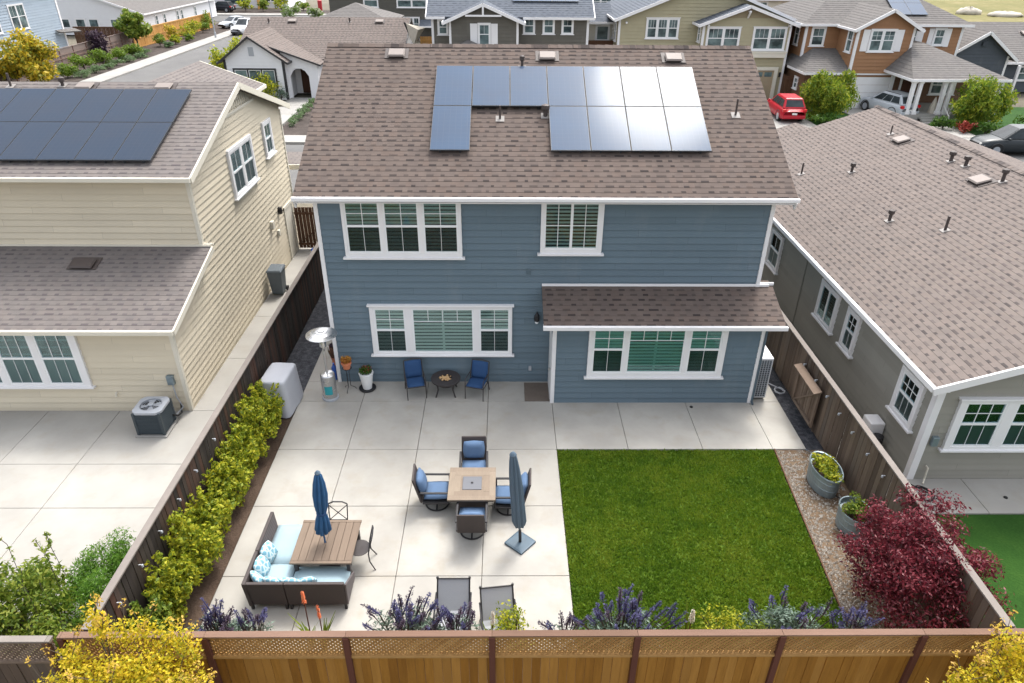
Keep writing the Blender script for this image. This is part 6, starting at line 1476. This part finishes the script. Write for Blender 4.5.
def build_far_houses():
    # ---- dark house with white shutters
    h = empty('dark_house', (5, 46, 0), 0, 'dark olive two storey house with white shutters and slate roof', 'house')
    gable_front(h, .62, 6.0, 42.0, 0, 5.98, 3.27, 7.12, 47.5, 'dark_siding', 'shingle_slate', .50, .5)
    walls(h, -.9, 11.7, 43.6, 52, 0, 6.0, 'dark_siding')
    slope(h, [(-1.3, 43.1, 6.02), (12.1, 43.1, 6.02), (12.1, 48, 8.5), (-1.3, 48, 8.5)], 'shingle_slate', [((-1.3, 43.06, 6.0), (.2, 43.06, 6.0)), ((6.4, 43.06, 6.0), (12.1, 43.06, 6.0)), ((-1.33, 43.1, 6.0), (-1.33, 48, 8.48)), ((12.13, 43.1, 6.0), (12.13, 48, 8.48))])
    slope(h, [(12.1, 53, 6.02), (-1.3, 53, 6.02), (-1.3, 48, 8.5), (12.1, 48, 8.5)], 'shingle_slate')
    cbs(h, 'white', (-.9, 43.6, 0, 5.9, -1, -1, .14), (11.7, 43.6, 0, 5.9, 1, -1, .14))
    c = MB(); c.box(1.9, 4.7, 41.40, 41.5, 6.20, 6.32); c.box(3.2, 3.34, 41.41, 41.5, 6.32, 6.98); c.build('gable_truss', 'white', h)
    fwin(h, 42.0, 2.82, 4.0, 3.86, 5.72, 1); shutters(h, 42.0, [(2.24, 2.80), (3.88, 4.40)], 4.0, 5.66)
    fwin(h, 43.6, -.46, 4.60, .42, 5.82, 1)
    for a in (6.42, 8.00, 9.52): fwin(h, 43.6, a, 4.7, a+.98, 6.0, 1)
    al = math.atan(2.48/4.9); U = V(1, 0, 0); W = V(0, math.cos(al), math.sin(al)); N = V(0, -math.sin(al), math.cos(al))
    panel_grid(h, V(5.6, 44.9, 6.02+.506*1.8), U, W, N, [(i, 0) for i in range(5)]+[(i, 1) for i in range(5)], 1.07, 1.7)
    slope(h, [(.9, 39.9, 3.98), (3.3, 39.9, 3.98), (2.1, 41.9, 4.5)], 'shingle_far', [((.9, 39.86, 3.96), (3.3, 39.86, 3.96))], 'porch_roof')
    slope(h, [(.9, 41.99, 3.98), (.9, 39.9, 3.98), (2.1, 41.9, 4.5), (2.1, 41.99, 4.5)], 'shingle_far', None, 'porch_roof'); slope(h, [(3.3, 39.9, 3.98), (3.3, 41.99, 3.98), (2.1, 41.99, 4.5), (2.1, 41.9, 4.5)], 'shingle_far', None, 'porch_roof')
    for x in (1.05, 3.15): m = MB(); m.box(x-.09, x+.09, 40.0, 40.18, 0, 3.85); m.build('porch_post', 'white', h)
    # ---- khaki stucco house
    h = empty('khaki_house', (21, 48, 0), 0, 'khaki stucco two storey house with two front gables', 'house')
    gable_front(h, 14.25, 28.2, 44.2, 0, 6.02, 21.1, 8.66, 56, 'stucco_tan', 'shingle_slate', .45, .5)
    gable_front(h, 20.75, 27.75, 42.6, 0, 5.83, 24.15, 7.05, 47, 'stucco_tan', 'shingle_slate', .48, .5)
    m = MB(); m.prism([(21.9, 42.575, 6.12), (26.4, 42.575, 6.12), (24.15, 42.575, 6.88)], (0, -.03, 0)); m.build('gable_panel', 'beige_panel', h)
    m = MB(); m.box(24.07, 24.23, 42.1, 42.58, 6.55, 6.68); m.bar((24.15, 42.1, 6.62), (24.15, 42.56, 6.15), .12, .12); m.box(16.95, 17.1, 43.75, 44.18, 6.9, 7.02)
    for x in (14.8, 21.05, 27.5): m.box(x-.06, x+.06, 42.15 if x > 15 else 43.75, 42.57 if x > 15 else 44.17, 5.55, 5.67)
    m.build('bracket', 'white', h)
    fwin(h, 44.2, 16.45, 4.35, 19.15, 5.98, 3, mu=(3, 1), head=True)
    fwin(h, 42.6, 21.05, 3.72, 23.75, 5.50, 2, mu=(3, 1), head=True); fwin(h, 42.6, 24.75, 3.72, 27.45, 5.52, 2, mu=(3, 1), head=True)
    m = MB(); m.box(24.65, 27.55, 42.22, 42.58, 3.25, 3.68); m.box(24.55, 27.65, 42.18, 42.58, 3.62, 3.70); m.build('planter_ledge', 'cream_trim', h)
    swin(h, 20.75, 43.1, 4.2, 43.9, 5.5)
    swin(h, 14.25, 45.2, 4.0, 46.2, 5.5); swin(h, 14.25, 47.0, 4.0, 48.0, 5.5)
    m = MB(); m.box(22.2, 27.0, 42.55, 42.58, 0, 2.25); g = m.build('garage_door', 'door_tan', h)
    for i in range(6): m = MB(); m.box(22.4+i*.77, 23.0+i*.77, 42.54, 42.548, 1.75, 2.1); m.build('pane', 'far_glass', g)
    m = MB(); m.box(21.95, 22.2, 42.44, 42.58, 0, 2.5); m.box(27.0, 27.28, 42.44, 42.58, 0, 2.5); m.box(22.2, 27.0, 42.45, 42.58, 2.25, 2.5); m.build('garage_trim', 'cream_trim', h)
    m = MB(); m.box(27.42, 27.55, 42.42, 42.58, 1.75, 2.1); m.build('wall_lamp', 'black_metal', h)
    walls(h, 12.0, 14.2, 47.6, 52, 0, 5.3, 'cream_trim'); fwin(h, 47.6, 12.75, 3.75, 14.0, 5.1, 1, 'open')
    slope(h, [(11.9, 46.9, 5.35), (14.2, 46.9, 5.35), (14.2, 50, 6.6), (11.9, 50, 6.6)], 'shingle_slate', [((11.9, 46.86, 5.33), (14.2, 46.86, 5.33))])
    m = MB(); m.box(11.95, 14.2, 46.5, 46.56, 3.05, 3.95); m.build('balcony_rail', 'gate_wood', h); m = MB(); m.box(11.95, 14.2, 46.5, 47.58, 2.85, 3.04); m.build('balcony_floor', 'cream_trim', h)
    # ---- orange brown house
    h = empty('brown_house', (35, 43, 0), 0, 'orange brown two storey house with white garage door and porch', 'house')
    gable_front(h, 31.5, 35.75, 39.0, 2.62, 5.98, 33.65, 7.15, 45, 'brown_siding', 'shingle_far', .45, .45)
    walls(h, 31.6, 35.2, 39.15, 52, 0, 2.62, 'brown_siding')
    m = MB(); m.box(31.4, 35.2, 38.98, 39.10, 2.5, 2.72); m.build('band_board', 'white', h)
    m = MB()
    for i in range(4): m.box(31.85, 34.9, 39.08, 39.11, .02+i*.58, .585+i*.58)
    m.build('garage_door', 'white', h, bevel=.008)
    m = MB(); m.box(34.92, 35.2, 39.0, 39.13, 0, 2.48); m.build('garage_trim', 'white', h)
    fwin(h, 39.0, 32.42, 4.12, 34.42, 5.78, 2, mu=(2, 2)); shutters(h, 39.0, [(31.88, 32.40), (34.44, 34.96)], 4.2, 5.72)
    swin(h, 31.5, 39.5, 3.95, 40.5, 5.75)
    walls(h, 28.8, 41.3, 42.2, 52, 0, 5.7, 'brown_siding')
    cbs(h, 'white', (28.8, 42.2, 2.9, 5.7, -1, -1, .14), (41.3, 42.2, 2.9, 5.7, 1, -1, .14))
    fwin(h, 42.2, 29.25, 4.1, 30.4, 5.6, 1, mu=(2, 1)); swin(h, 28.8, 43.3, 4.0, 44.2, 5.7); swin(h, 28.8, 45.6, 4.0, 46.5, 5.7)
    for a in (36.85, 39.05): fwin(h, 42.2, a, 4.2, a+.95, 5.55, 1); shutters(h, 42.2, [(a-.42, a-.02), (a+.97, a+1.37)], 4.15, 5.5)
    E0, E1, yf, ye, zr, yr = 28.3, 41.8, 41.7, 52.5, 8.25, 47.0
    slope(h, [(E0, yf, 5.8), (E1, yf, 5.8), (E1-4.6, yr, zr), (E0+4.6, yr, zr)], 'shingle_far', [((E0, yf, 5.8), (E1, yf, 5.8)), ((E0, yf, 5.8), (E0, ye, 5.8)), ((E1, yf, 5.8), (E1, ye, 5.8))])
    slope(h, [(E0, ye, 5.8), (E0, yf, 5.8), (E0+4.6, yr, zr)], 'shingle_far'); slope(h, [(E1, yf, 5.8), (E1, ye, 5.8), (E1-4.6, yr, zr)], 'shingle_far'); slope(h, [(E1, ye, 5.8), (E0, ye, 5.8), (E0+4.6, yr, zr), (E1-4.6, yr, zr)], 'shingle_far')
    al = math.atan(2.45/5.3); panel_grid(h, V(35.9, 42.8, 5.8+.462*1.1), V(1, 0, 0), V(0, math.cos(al), math.sin(al)), V(0, -math.sin(al), math.cos(al)), [(0, 0), (1, 0), (0, 1), (1, 1)], 1.3, 1.7)
    slope(h, [(27.9, 38.6, 2.72), (31.55, 38.6, 2.72), (31.55, 42.15, 4.0), (29.6, 42.15, 4.0)], 'shingle_far', [((27.9, 38.6, 2.7), (31.5, 38.6, 2.7)), ((27.9, 38.6, 2.7), (27.9, 42.2, 2.7))], 'side_roof')
    slope(h, [(27.9, 44, 2.72), (27.9, 38.6, 2.72), (29.6, 42.15, 4.0), (29.6, 44, 4.0)], 'shingle_far', None, 'side_roof')
    walls(h, 28.3, 31.55, 39.2, 45, 0, 2.6, 'brown_dark')
    swin(h, 28.3, 40.4, 1.1, 41.2, 2.1)
    # porch
    FL, FR, BR, T, TL, T2, BL = (34.2, 34.7, 2.9), (41.4, 34.7, 2.9), (41.4, 42.1, 2.9), (37.0, 39.6, 4.75), (36.0, 39.6, 4.75), (37.0, 42.1, 4.75), (34.2, 39.0, 2.9)
    slope(h, [FL, FR, T, TL], 'shingle_far', [(FL, FR), (FR, BR), (FL, BL)], 'porch_roof'); slope(h, [(34.2, 40, 2.9), FL, TL, (36.0, 40, 4.75)], 'shingle_far', None, 'porch_roof'); slope(h, [FR, BR, T2, T], 'shingle_far', None, 'porch_roof')
    m = MB(); m.box(34.2, 41.3, 34.75, 39.1, 2.72, 2.78); m.build('porch_ceiling', 'cream_trim', h)
    m = MB(); m.box(34.5, 41.2, 34.9, 42.1, -.1, .42); m.build('porch_floor', 'sidewalk', h)
    for i in range(3): m = MB(); m.box(35.5, 37.1, 33.9+i*.33, 34.9, -.1, .02+i*.13); m.build('step', 'sidewalk', h)
    for x in (34.6, 35.1, 36.9, 37.35, 41.0):
        m = MB(); m.box(x-.12, x+.12, 34.95, 35.19, .42, 2.72); m.box(x-.17, x+.17, 34.9, 35.24, .42, .62); m.box(x-.16, x+.16, 34.91, 35.23, 2.6, 2.715); m.build('porch_column', 'white', h)
    walls(h, 35.25, 41.2, 39.2, 42.15, 0, 2.7, 'brown_dark')
    m = MB(); m.box(35.9, 36.8, 39.1, 39.16, .42, 2.5); m.build('front_door', 'door_brown', h)
    m = MB(); m.box(35.75, 35.9, 39.08, 39.17, .42, 2.6); m.box(36.8, 36.95, 39.08, 39.17, .42, 2.6); m.build('door_frame', 'white', h)
    fwin(h, 39.2, 38.2, 1.0, 40.2, 2.5, 2)
    m = MB(); m.bar((37.15, 33.9, .5), (37.15, 34.9, 1.05), .05, .05); m.bar((37.15, 33.9, 0), (37.15, 33.9, .55), .07, .07, (0, 1, 0))
    m.bar((37.5, 34.95, 1.2), (41.0, 34.95, 1.2), .06, .08)
    for i in range(18): m.bar((37.6+i*.19, 34.95, .45), (37.6+i*.19, 34.95, 1.18), .03, .03, (0, 1, 0))
    m.build('porch_railing', 'white', h)
    m = MB(); m.lathe((36.75, 35.5, .42), [(.30, 0), (.26, .4), (.12, .9), (.02, 1.15)], 7); m.build('white_cover', 'pale_tarp', label='white draped cone shaped cover on the brown house porch', category='cover')
    f = empty('side_gate', (27.9, 41.0, 0), 0, 'dark brown gate fence between the khaki and orange brown houses', 'gate'); m = MB(); board_run(m, (27.6, 41.4, 0), (28.3, 41.4, 0), 0, 2.0, .14, seed=21); board_run(m, (27.8, 43.5, 0), (27.8, 41.4, 0), 0, 2.0, .14, seed=22); m.build('board_panel', 'gate_wood', f)
    m = MB(); m.box(27.6, 28.3, 41.34, 41.38, 1.7, 1.8); m.build('rail', 'gate_wood', f)
    # ---- slate grey house at right
    h = empty('slate_house', (50, 49, 0), 0, 'dark slate grey house with broad grey roof at the right edge', 'house')
    gable_front(h, 41.6, 46.9, 44.0, 0, 3.35, 44.45, 5.15, 50, 'slate_siding', 'shingle_far', .5, .5)
    walls(h, 45.5, 66, 46.2, 57, 0, 2.6, 'slate_siding')
    slope(h, [(45.5, 45.5, 2.55), (66.5, 45.5, 2.55), (66.5, 51, 4.95), (45.0, 51, 4.95)], 'shingle_far', [((46.9, 45.46, 2.53), (66.5, 45.46, 2.53))])
    slope(h, [(66.5, 57.5, 2.55), (42, 57.5, 2.55), (42, 51, 4.95), (66.5, 51, 4.95)], 'shingle_far')
    m = MB(); m.box(48.5, 48.7, 44.6, 44.8, 0, 2.4); m.build('porch_post', 'white', h)
    fwin(h, 46.2, 49.5, .9, 51.5, 2.2, 2)
    m = MB(); m.lathe((44.45, 43.97, 4.0), [(.22, 0), (.22, .34)], 4, rot=R(45)); m.build('gable_vent', 'slate_siding', h)
    roof_vent(h, (57.5, 49.4, 2.55+.436*3.9), (1, 0, 0), (0, -.4, .916), 'vent_tan', .9, .7, .2); roof_vent(h, (51.5, 49.6, 2.55+.436*4.1), (1, 0, 0), (0, -.4, .916), 'vent_tan', .8, .6, .2)
    h = empty('low_house', (58, 64, 0), 0, 'low house with taupe roof behind the slate grey house', 'house')
    walls(h, 49, 76, 60, 69, 0, 1.9, 'slate_siding'); slope(h, [(48.4, 59.4, 1.9), (76.6, 59.4, 1.9), (73, 64.5, 3.9), (51.5, 64.5, 3.9)], 'shingle_far', [((48.4, 59.36, 1.9), (76.6, 59.36, 1.9))]); slope(h, [(76.6, 69.6, 1.9), (48.4, 69.6, 1.9), (51.5, 64.5, 3.9), (73, 64.5, 3.9)], 'shingle_far'); slope(h, [(48.4, 69.6, 1.9), (48.4, 59.4, 1.9), (51.5, 64.5, 3.9)], 'shingle_far')
    # ---- white arched house
    h = empty('arched_house', (-11, 46, 0), 0, 'single storey white stucco house with arched porch entrance', 'house')
    gable_front(h, -17.2, -12.55, 41.2, 0, 3.15, -14.95, 4.78, 47, 'white_stucco', 'shingle_taupe', .42, .35, trim='black_trim', drop=.14)
    walls(h, -17.0, -3.9, 44.0, 55.5, 0, 2.75, 'white_stucco')
    slope(h, [(-17.4, 43.5, 2.75), (-3.4, 43.5, 2.75), (-3.4, 50, 5.3), (-17.4, 50, 5.3)], 'shingle_taupe', None); slope(h, [(-3.4, 56, 2.75), (-17.4, 56, 2.75), (-17.4, 50, 5.3), (-3.4, 50, 5.3)], 'shingle_taupe')
    w = MB()
    for xg in (-4.0, -17.0): w.prism([(xg, 44, 2.7), (xg, 55.5, 2.7), (xg, 50, 5.1)], (.08, 0, 0))
    w.build('gable_wall', 'white_stucco', h)
    f = MB(); f.bar((-3.36, 43.5, 2.68), (-3.36, 50, 5.22), .06, .16); f.bar((-3.36, 56, 2.68), (-3.36, 50, 5.22), .06, .16); f.bar((-3.4, 43.46, 2.68), (-9.9, 43.46, 2.68), .06, .14); f.build('fascia', 'black_trim', h)
    # porch gable: asymmetric slope swept down to the right, wall with an arch
    P = 41.9
    slope(h, [(-9.75, P-.3, 2.62), (-9.75, 46.5, 2.62), (-13.9, 46.5, 4.05), (-13.9, P-.3, 4.05)], 'shingle_taupe', None, 'porch_roof')
    f = MB(); f.bar((-9.72, P-.33, 2.55), (-13.6, P-.33, 3.89), .06, .13); f.build('fascia', 'black_trim', h)
    ax0, ax1, zt = -12.35, -10.85, 2.25
    arch = [(ax0, 0), (ax0, 1.7), (ax0+.28, 2.1), (ax0+.55, zt), (ax1-.55, zt), (ax1-.28, 2.1), (ax1, 1.7), (ax1, 0)]
    w = MB()
    w.prism([(-12.9, P, 0), (ax0, P, 0), (ax0, P, zt+.02), (-12.9, P, zt+.02)], (0, .25, 0)); w.prism([(ax1, P, 0), (-10.1, P, 0), (-10.1, P, zt+.02), (ax1, P, zt+.02)], (0, .25, 0))
    w.prism([(-12.9, P, zt+.02), (-10.1, P, zt+.02), (-10.1, P, 2.66), (-12.9, P, 3.60)], (0, .25, 0))
    w.prism([(ax0, P+.01, 1.7), (ax0+.28, P+.01, 2.1), (ax0+.55, P+.01, zt), (ax0, P+.01, zt+.02)][::-1], (0, .23, 0)); w.prism([(ax1, P+.01, 1.7), (ax1, P+.01, zt+.02), (ax1-.55, P+.01, zt), (ax1-.28, P+.01, 2.1)][::-1], (0, .23, 0))
    w.box(-12.9, -12.75, P+.25, 44, 0, 2.7); w.box(-10.25, -10.1, P+.25, 44, 0, 2.7); w.build('porch_wall', 'white_stucco', h)
    m = MB(); m.box(-12.0, -10.9, 43.85, 43.98, .05, 2.15); m.build('front_door', 'door_brown', h)
    fwin(h, 41.2, -16.6, .95, -13.2, 2.40, 3, 'open', casing='black_trim', sill=False); 
    m = MB(); m.box(-15.15, -14.75, 41.14, 41.18, 3.3, 3.95); m.build('gable_vent', 'ac_grey', h)
    for x in (-13.6, -6.0): roof_vent(h, (x, 49.2, 5.0), (1, 0, 0), (0, -.36, .93), 'vent_tan', .7, .5, .18)
    vent_pipe(h, (-15.6, 49.0, 4.92), (0, -.36, .93), .4, .08); vent_pipe(h, (-8.6, 49.2, 5.0), (0, -.36, .93), .4, .08)
    # cream parasol and timber fence between the houses
    u = empty('tilted_parasol', (-2.6, 46.5, 0), 0, 'cream parasol tipped on its side past the arched house roof', 'parasol')
    m = MB(); a = V(-3.35, 46.5, 5.2); b = V(-1.75, 46.5, 4.85); c = V(-2.75, 46.2, 3.55); d = V(-3.1, 46.3, 4.2); p = V(-2.3, 45.9, 4.75)
    m.face([a, b, p]); m.face([b, c, p]); m.face([c, a, p]); m.face([a, c, d]); m.face([a, b, c]); m.build('canopy', 'pale_tarp', u)
    m = MB(); m.tube([(-3.5, 46.6, 5.25), (-2.7, 46.6, 3.4), (-2.7, 46.6, 0)], .09, 6); m.build('pole', 'black_metal', u)
    f = empty('timber_fence', (-1.7, 48, 0), 0, 'short orange timber fence between the arched and dark houses', 'fence'); m = MB(); board_run(m, (-2.4, 48, 0), (-.9, 48, 0), 0, 4.0, .2, seed=24); m.build('board_panel', 'fence_new', f); m = MB(); m.box(-2.4, -.9, 47.94, 47.97, 3.6, 3.75); m.build('rail', 'fence_new', f)
    # ---- houses behind
    h = empty('olive_house', (-11, 84, 0), 0, 'big dark olive house with white framed windows beyond the arched house', 'house')
    walls(h, -17.2, -3.6, 80, 92, 0, 7.5, 'olive_wall'); slope(h, [(-17.6, 79.5, 7.5), (-3.2, 79.5, 7.5), (-6, 86, 10), (-14, 86, 10)], 'shingle_slate')
    for a, n in ((-12.9, 1), (-8.7, 2)): fwin(h, 80, a, 3.6, a+1.9*n, 5.3, n, 'dh')
    fwin(h, 80, -8.3, .9, -5.9, 2.6, 3); slope(h, [(-5.8, 78, 1.7), (-2.5, 78, 1.7), (-2.5, 79.9, 2.3), (-5.8, 79.9, 2.3)], 'shingle_slate', [((-5.8, 77.96, 1.7), (-2.5, 77.96, 1.7))], 'porch_roof')
    h = empty('hip_roof_house', (-10.6, 63, 0), 0, 'low house with pale hip roof peeking over the arched house ridge', 'house')
    walls(h, -14.5, -6.7, 59.5, 67, 0, 3.85, 'olive_wall'); a, b, c, d, p = (-15, 59, 3.9), (-6.2, 59, 3.9), (-6.2, 67.5, 3.9), (-15, 67.5, 3.9), (-10.6, 63, 5.5)
    for q in ((a, b, p), (b, c, p), (c, d, p), (d, a, p)): slope(h, list(q), 'shingle_far')
    h = empty('pale_blue_house', (-50, 62, 0), 0, 'pale grey blue two storey house in the top left corner', 'house')
    walls(h, -56, -45.6, 50, 69.8, 0, 6.5, 'ltblue_siding'); slope(h, [(-45.1, 49.5, 6.5), (-45.1, 70.3, 6.5), (-51, 70.3, 9), (-51, 49.5, 9)], 'shingle_far'); slope(h, [(-56.5, 70.3, 6.5), (-56.5, 49.5, 6.5), (-51, 49.5, 9), (-51, 70.3, 9)], 'shingle_far')
    swin(h, -45.6, 60.9, 2.75, 63.6, 5.2, 1, 2); swin(h, -45.6, 56.2, 2.75, 59.0, 5.2, 1, 2)
    c = MB(); c.box(-45.6, -45.52, 69.55, 69.83, 0, 6.5); c.build('corner_board', 'white', h); slope(h, [(-45.0, 68.0, 1.9), (-44.4, 71.2, 1.7), (-45.2, 71.2, 2.0), (-45.5, 68, 2.1)], 'shingle_far')
    h = empty('white_house', (-52, 92, 0), 0, 'white single storey house with small windows behind the fences', 'house')
    gable_front(h, -62, -42.1, 82, 0, 2.7, -52, 6.0, 108, 'white_stucco', 'shingle_far', .45, .4)
    for x in (-55.6, -52.9, -50.9, -49.2, -46.4): fwin(h, 82, x, .75, x+1.4, 2.0, 1, 'open', sill=False)
    for y, w in ((85.5, .9), (88, .9), (92.4, .9), (93.9, .9), (99, .9)): swin(h, -42.1, y, .7, y+w, 2.1, 1)
    h = empty('pale_house', (-48, 126, 0), 0, 'pale house in the far distance beyond the cross road', 'house')
    walls(h, -56, -34.5, 123, 136, 0, 6.4, 'white_stucco'); slope(h, [(-56.5, 122.4, 6.3), (-34, 122.4, 6.3), (-38, 129, 8.5), (-52, 129, 8.5)], 'shingle_far'); fwin(h, 123, -46, .4, -41.2, 2.6, 1, 'open', casing='white'); fwin(h, 123, -38.5, .9, -36.5, 2.4, 2)
    m = MB(); m.box(-54, -49, 122.86, 122.96, 0, 2.4); m.build('garage_door', 'door_white', h)
    h = empty('taupe_roof_house', (27, 70, 0), 0, 'pale house with taupe roof seen above the khaki house right gable', 'house')
    walls(h, 22, 46, 66, 78, 0, 5.9, 'cream_trim'); slope(h, [(21.5, 65.5, 5.9), (46.5, 65.5, 5.9), (41, 72, 8.6), (27, 72, 8.6)], 'shingle_far', [((21.5, 65.46, 5.9), (46.5, 65.46, 5.9))])
    fwin(h, 66, 31.2, 4.2, 33.6, 5.7, 2)
    h = empty('white_block_house', (15, 74, 0), 0, 'white two storey house glimpsed between the dark and khaki houses', 'house')
    walls(h, 12, 20, 70, 80, 0, 8.0, 'white_stucco'); fwin(h, 70, 13.2, 4.4, 17.2, 6.0, 3); slope(h, [(11.5, 69.5, 8.0), (20.5, 69.5, 8.0), (20.5, 75, 10), (11.5, 75, 10)], 'shingle_far')
    # ---- street fences
    fence('street_fence', 'old brown fence with pale upper panels along the side road', (-38.3, 38), (-38.0, 69.6), 1.9, 'fence_old', 'fence_old', 'post_brown', 2.4, .16, 31, .12, .5)
    fence('street_fence', 'new orange wooden fence along the side road', (-37.9, 69.8), (-36.7, 91), 1.95, 'fence_new', 'fence_new', 'fence_new', 2.4, .16, 32)
    fence('street_fence', 'dark brown fence crossing behind the pale blue house', (-46, 72.5), (-38.5, 72.5), 2.0, 'gate_wood', 'gate_wood', 'gate_wood', 2.4, .16, 33)
    fence('street_fence', 'small far orange fence at the cross road', (-39, 120), (-37.5, 140), 2.2, 'fence_new', 'fence_new', 'fence_new', 3, .3, 34)
    t = empty('lamp_post', (-32.3, 80, 0), 0, 'thin grey street lamp beside the end of the new fence', 'street lamp'); m = MB(); m.lathe((-32.3, 80, 0), [(.13, 0), (.12, .6), (.07, .7), (.05, 5.6)], 10); m.tube([(-32.3, 80, 5.5), (-31.9, 80, 5.9), (-31.1, 80, 5.95)], .04, 6); m.build('pole', 'ac_grey', t); m = MB(); m.box(-31.4, -30.7, 79.88, 80.12, 5.9, 6.0); m.build('lamp_head', 'ac_grey', t, bevel=.02)
    rnd = random.Random(12); 
    for i, (x, y, r, hh) in enumerate([(88.5, 119.5, 2.0, 1.0), (93.0, 116.0, 3.0, .6)]):
        m = MB(); prof = [(r, -.1), (r*.93, hh*.4), (r*.7, hh*.8), (r*.35, hh), (.05, hh*1.02)]; m.lathe((x, y, 0), prof, 14, True, 1, .6)
        for k in range(len(m.v)): m.v[k] += V(rnd.uniform(-.3, .3), rnd.uniform(-.3, .3), rnd.uniform(-.1, .25))
        m.build('pale_heap', 'pale_tarp', smooth=True, label=['tall pale heap at the edge of the yellow field', 'long low pale heap in the yellow field'][i], category='heap')
    m = MB(); m.lathe((-27.5, 118, 0), [(.35, 0), (.4, 1.6), (.2, 1.7)], 10); m.build('red_post_box', 'red_plastic', label='small red box far off at the cross road', category='box')

# ------------------------------------------------------------------ light and camera
def build_light_camera():
    # camera solved from the vanishing points of the photograph
    p, y, r = .528590, .0132197, -.0078748
    fw = V(math.sin(y)*math.cos(p), math.cos(y)*math.cos(p), -math.sin(p)); rt = V(math.cos(y), -math.sin(y), 0); dn = fw.cross(rt)
    r2 = rt*math.cos(r)+dn*math.sin(r); d2 = -rt*math.sin(r)+dn*math.cos(r)
    cam = bpy.data.cameras.new('camera'); co = bpy.data.objects.new('camera', cam); COL.objects.link(co)
    Mx = Matrix((r2, -d2, -fw)).transposed().to_4x4(); Mx.translation = V(4.93, -17.47, 11.59); co.matrix_world = Mx
    cam.sensor_width = 36; cam.lens = 694.36*36/1024; cam.clip_end = 3000; cam.clip_start = .1
    SC.camera = co
    # the sun stands where the solar panels mirror it towards the camera
    al = math.atan(.5); n = V(0, -math.sin(al), math.cos(al)); pt = V(9.6, 3.9, 8.0); d = (pt-co.location if False else pt-V(4.93, -17.47, 11.59)).normalized()
    s = (d-n*2*d.dot(n)).normalized()
    elev = math.asin(s.z); az = math.atan2(s.x, s.y)
    L = bpy.data.lights.new('sun', 'SUN'); L.energy = SUN; L.angle = R(SUN_ANGLE); L.color = (1, .965, .90)
    so = bpy.data.objects.new('sun', L); COL.objects.link(so); so.rotation_euler = (-s).to_track_quat('-Z', 'Y').to_euler(); so.location = (0, 0, 40)
    w = bpy.data.worlds.new('World'); SC.world = w; w.use_nodes = True; nt = w.node_tree
    bg = nt.nodes['Background']; sky = nt.nodes.new('ShaderNodeTexSky'); sky.sky_type = 'NISHITA'; sky.sun_disc = False
    sky.sun_elevation = elev; sky.sun_rotation = az; sky.dust_density = 5.0; sky.air_density = 1.0; sky.ozone_density = 1.0; sky.altitude = 20
    hs = nt.nodes.new('ShaderNodeHueSaturation'); hs.inputs['Saturation'].default_value = SKY_SAT
    nt.links.new(sky.outputs[0], hs.inputs['Color']); nt.links.new(hs.outputs[0], bg.inputs[0]); bg.inputs[1].default_value = SKY
    v = SC.view_settings; v.view_transform = 'Standard'; v.look = 'None'; v.exposure = EXPO; v.gamma = 1; v.use_curve_mapping = False
    print('sun elev', math.degrees(elev), 'az', math.degrees(az))
SUN, SUN_ANGLE, SKY, SKY_SAT, EXPO = .62, 10, .15, .32, 1.60

def main():
    setup_mats()
    M['tree_lime'] = leaf('tree_lime', [(.05, .11, .012), (.12, .20, .018), (.24, .29, .025), (.40, .40, .035)])
    M['bloom_leaf'] = leaf('bloom_leaf', [(.08, .15, .03), (.14, .21, .04), (.55, .56, .48)])
    build_setting(); blue_house(); tan_house(); sage_house(); build_fences(); build_furniture(); build_plants(); build_vehicles(); build_far_houses(); build_light_camera()
main()
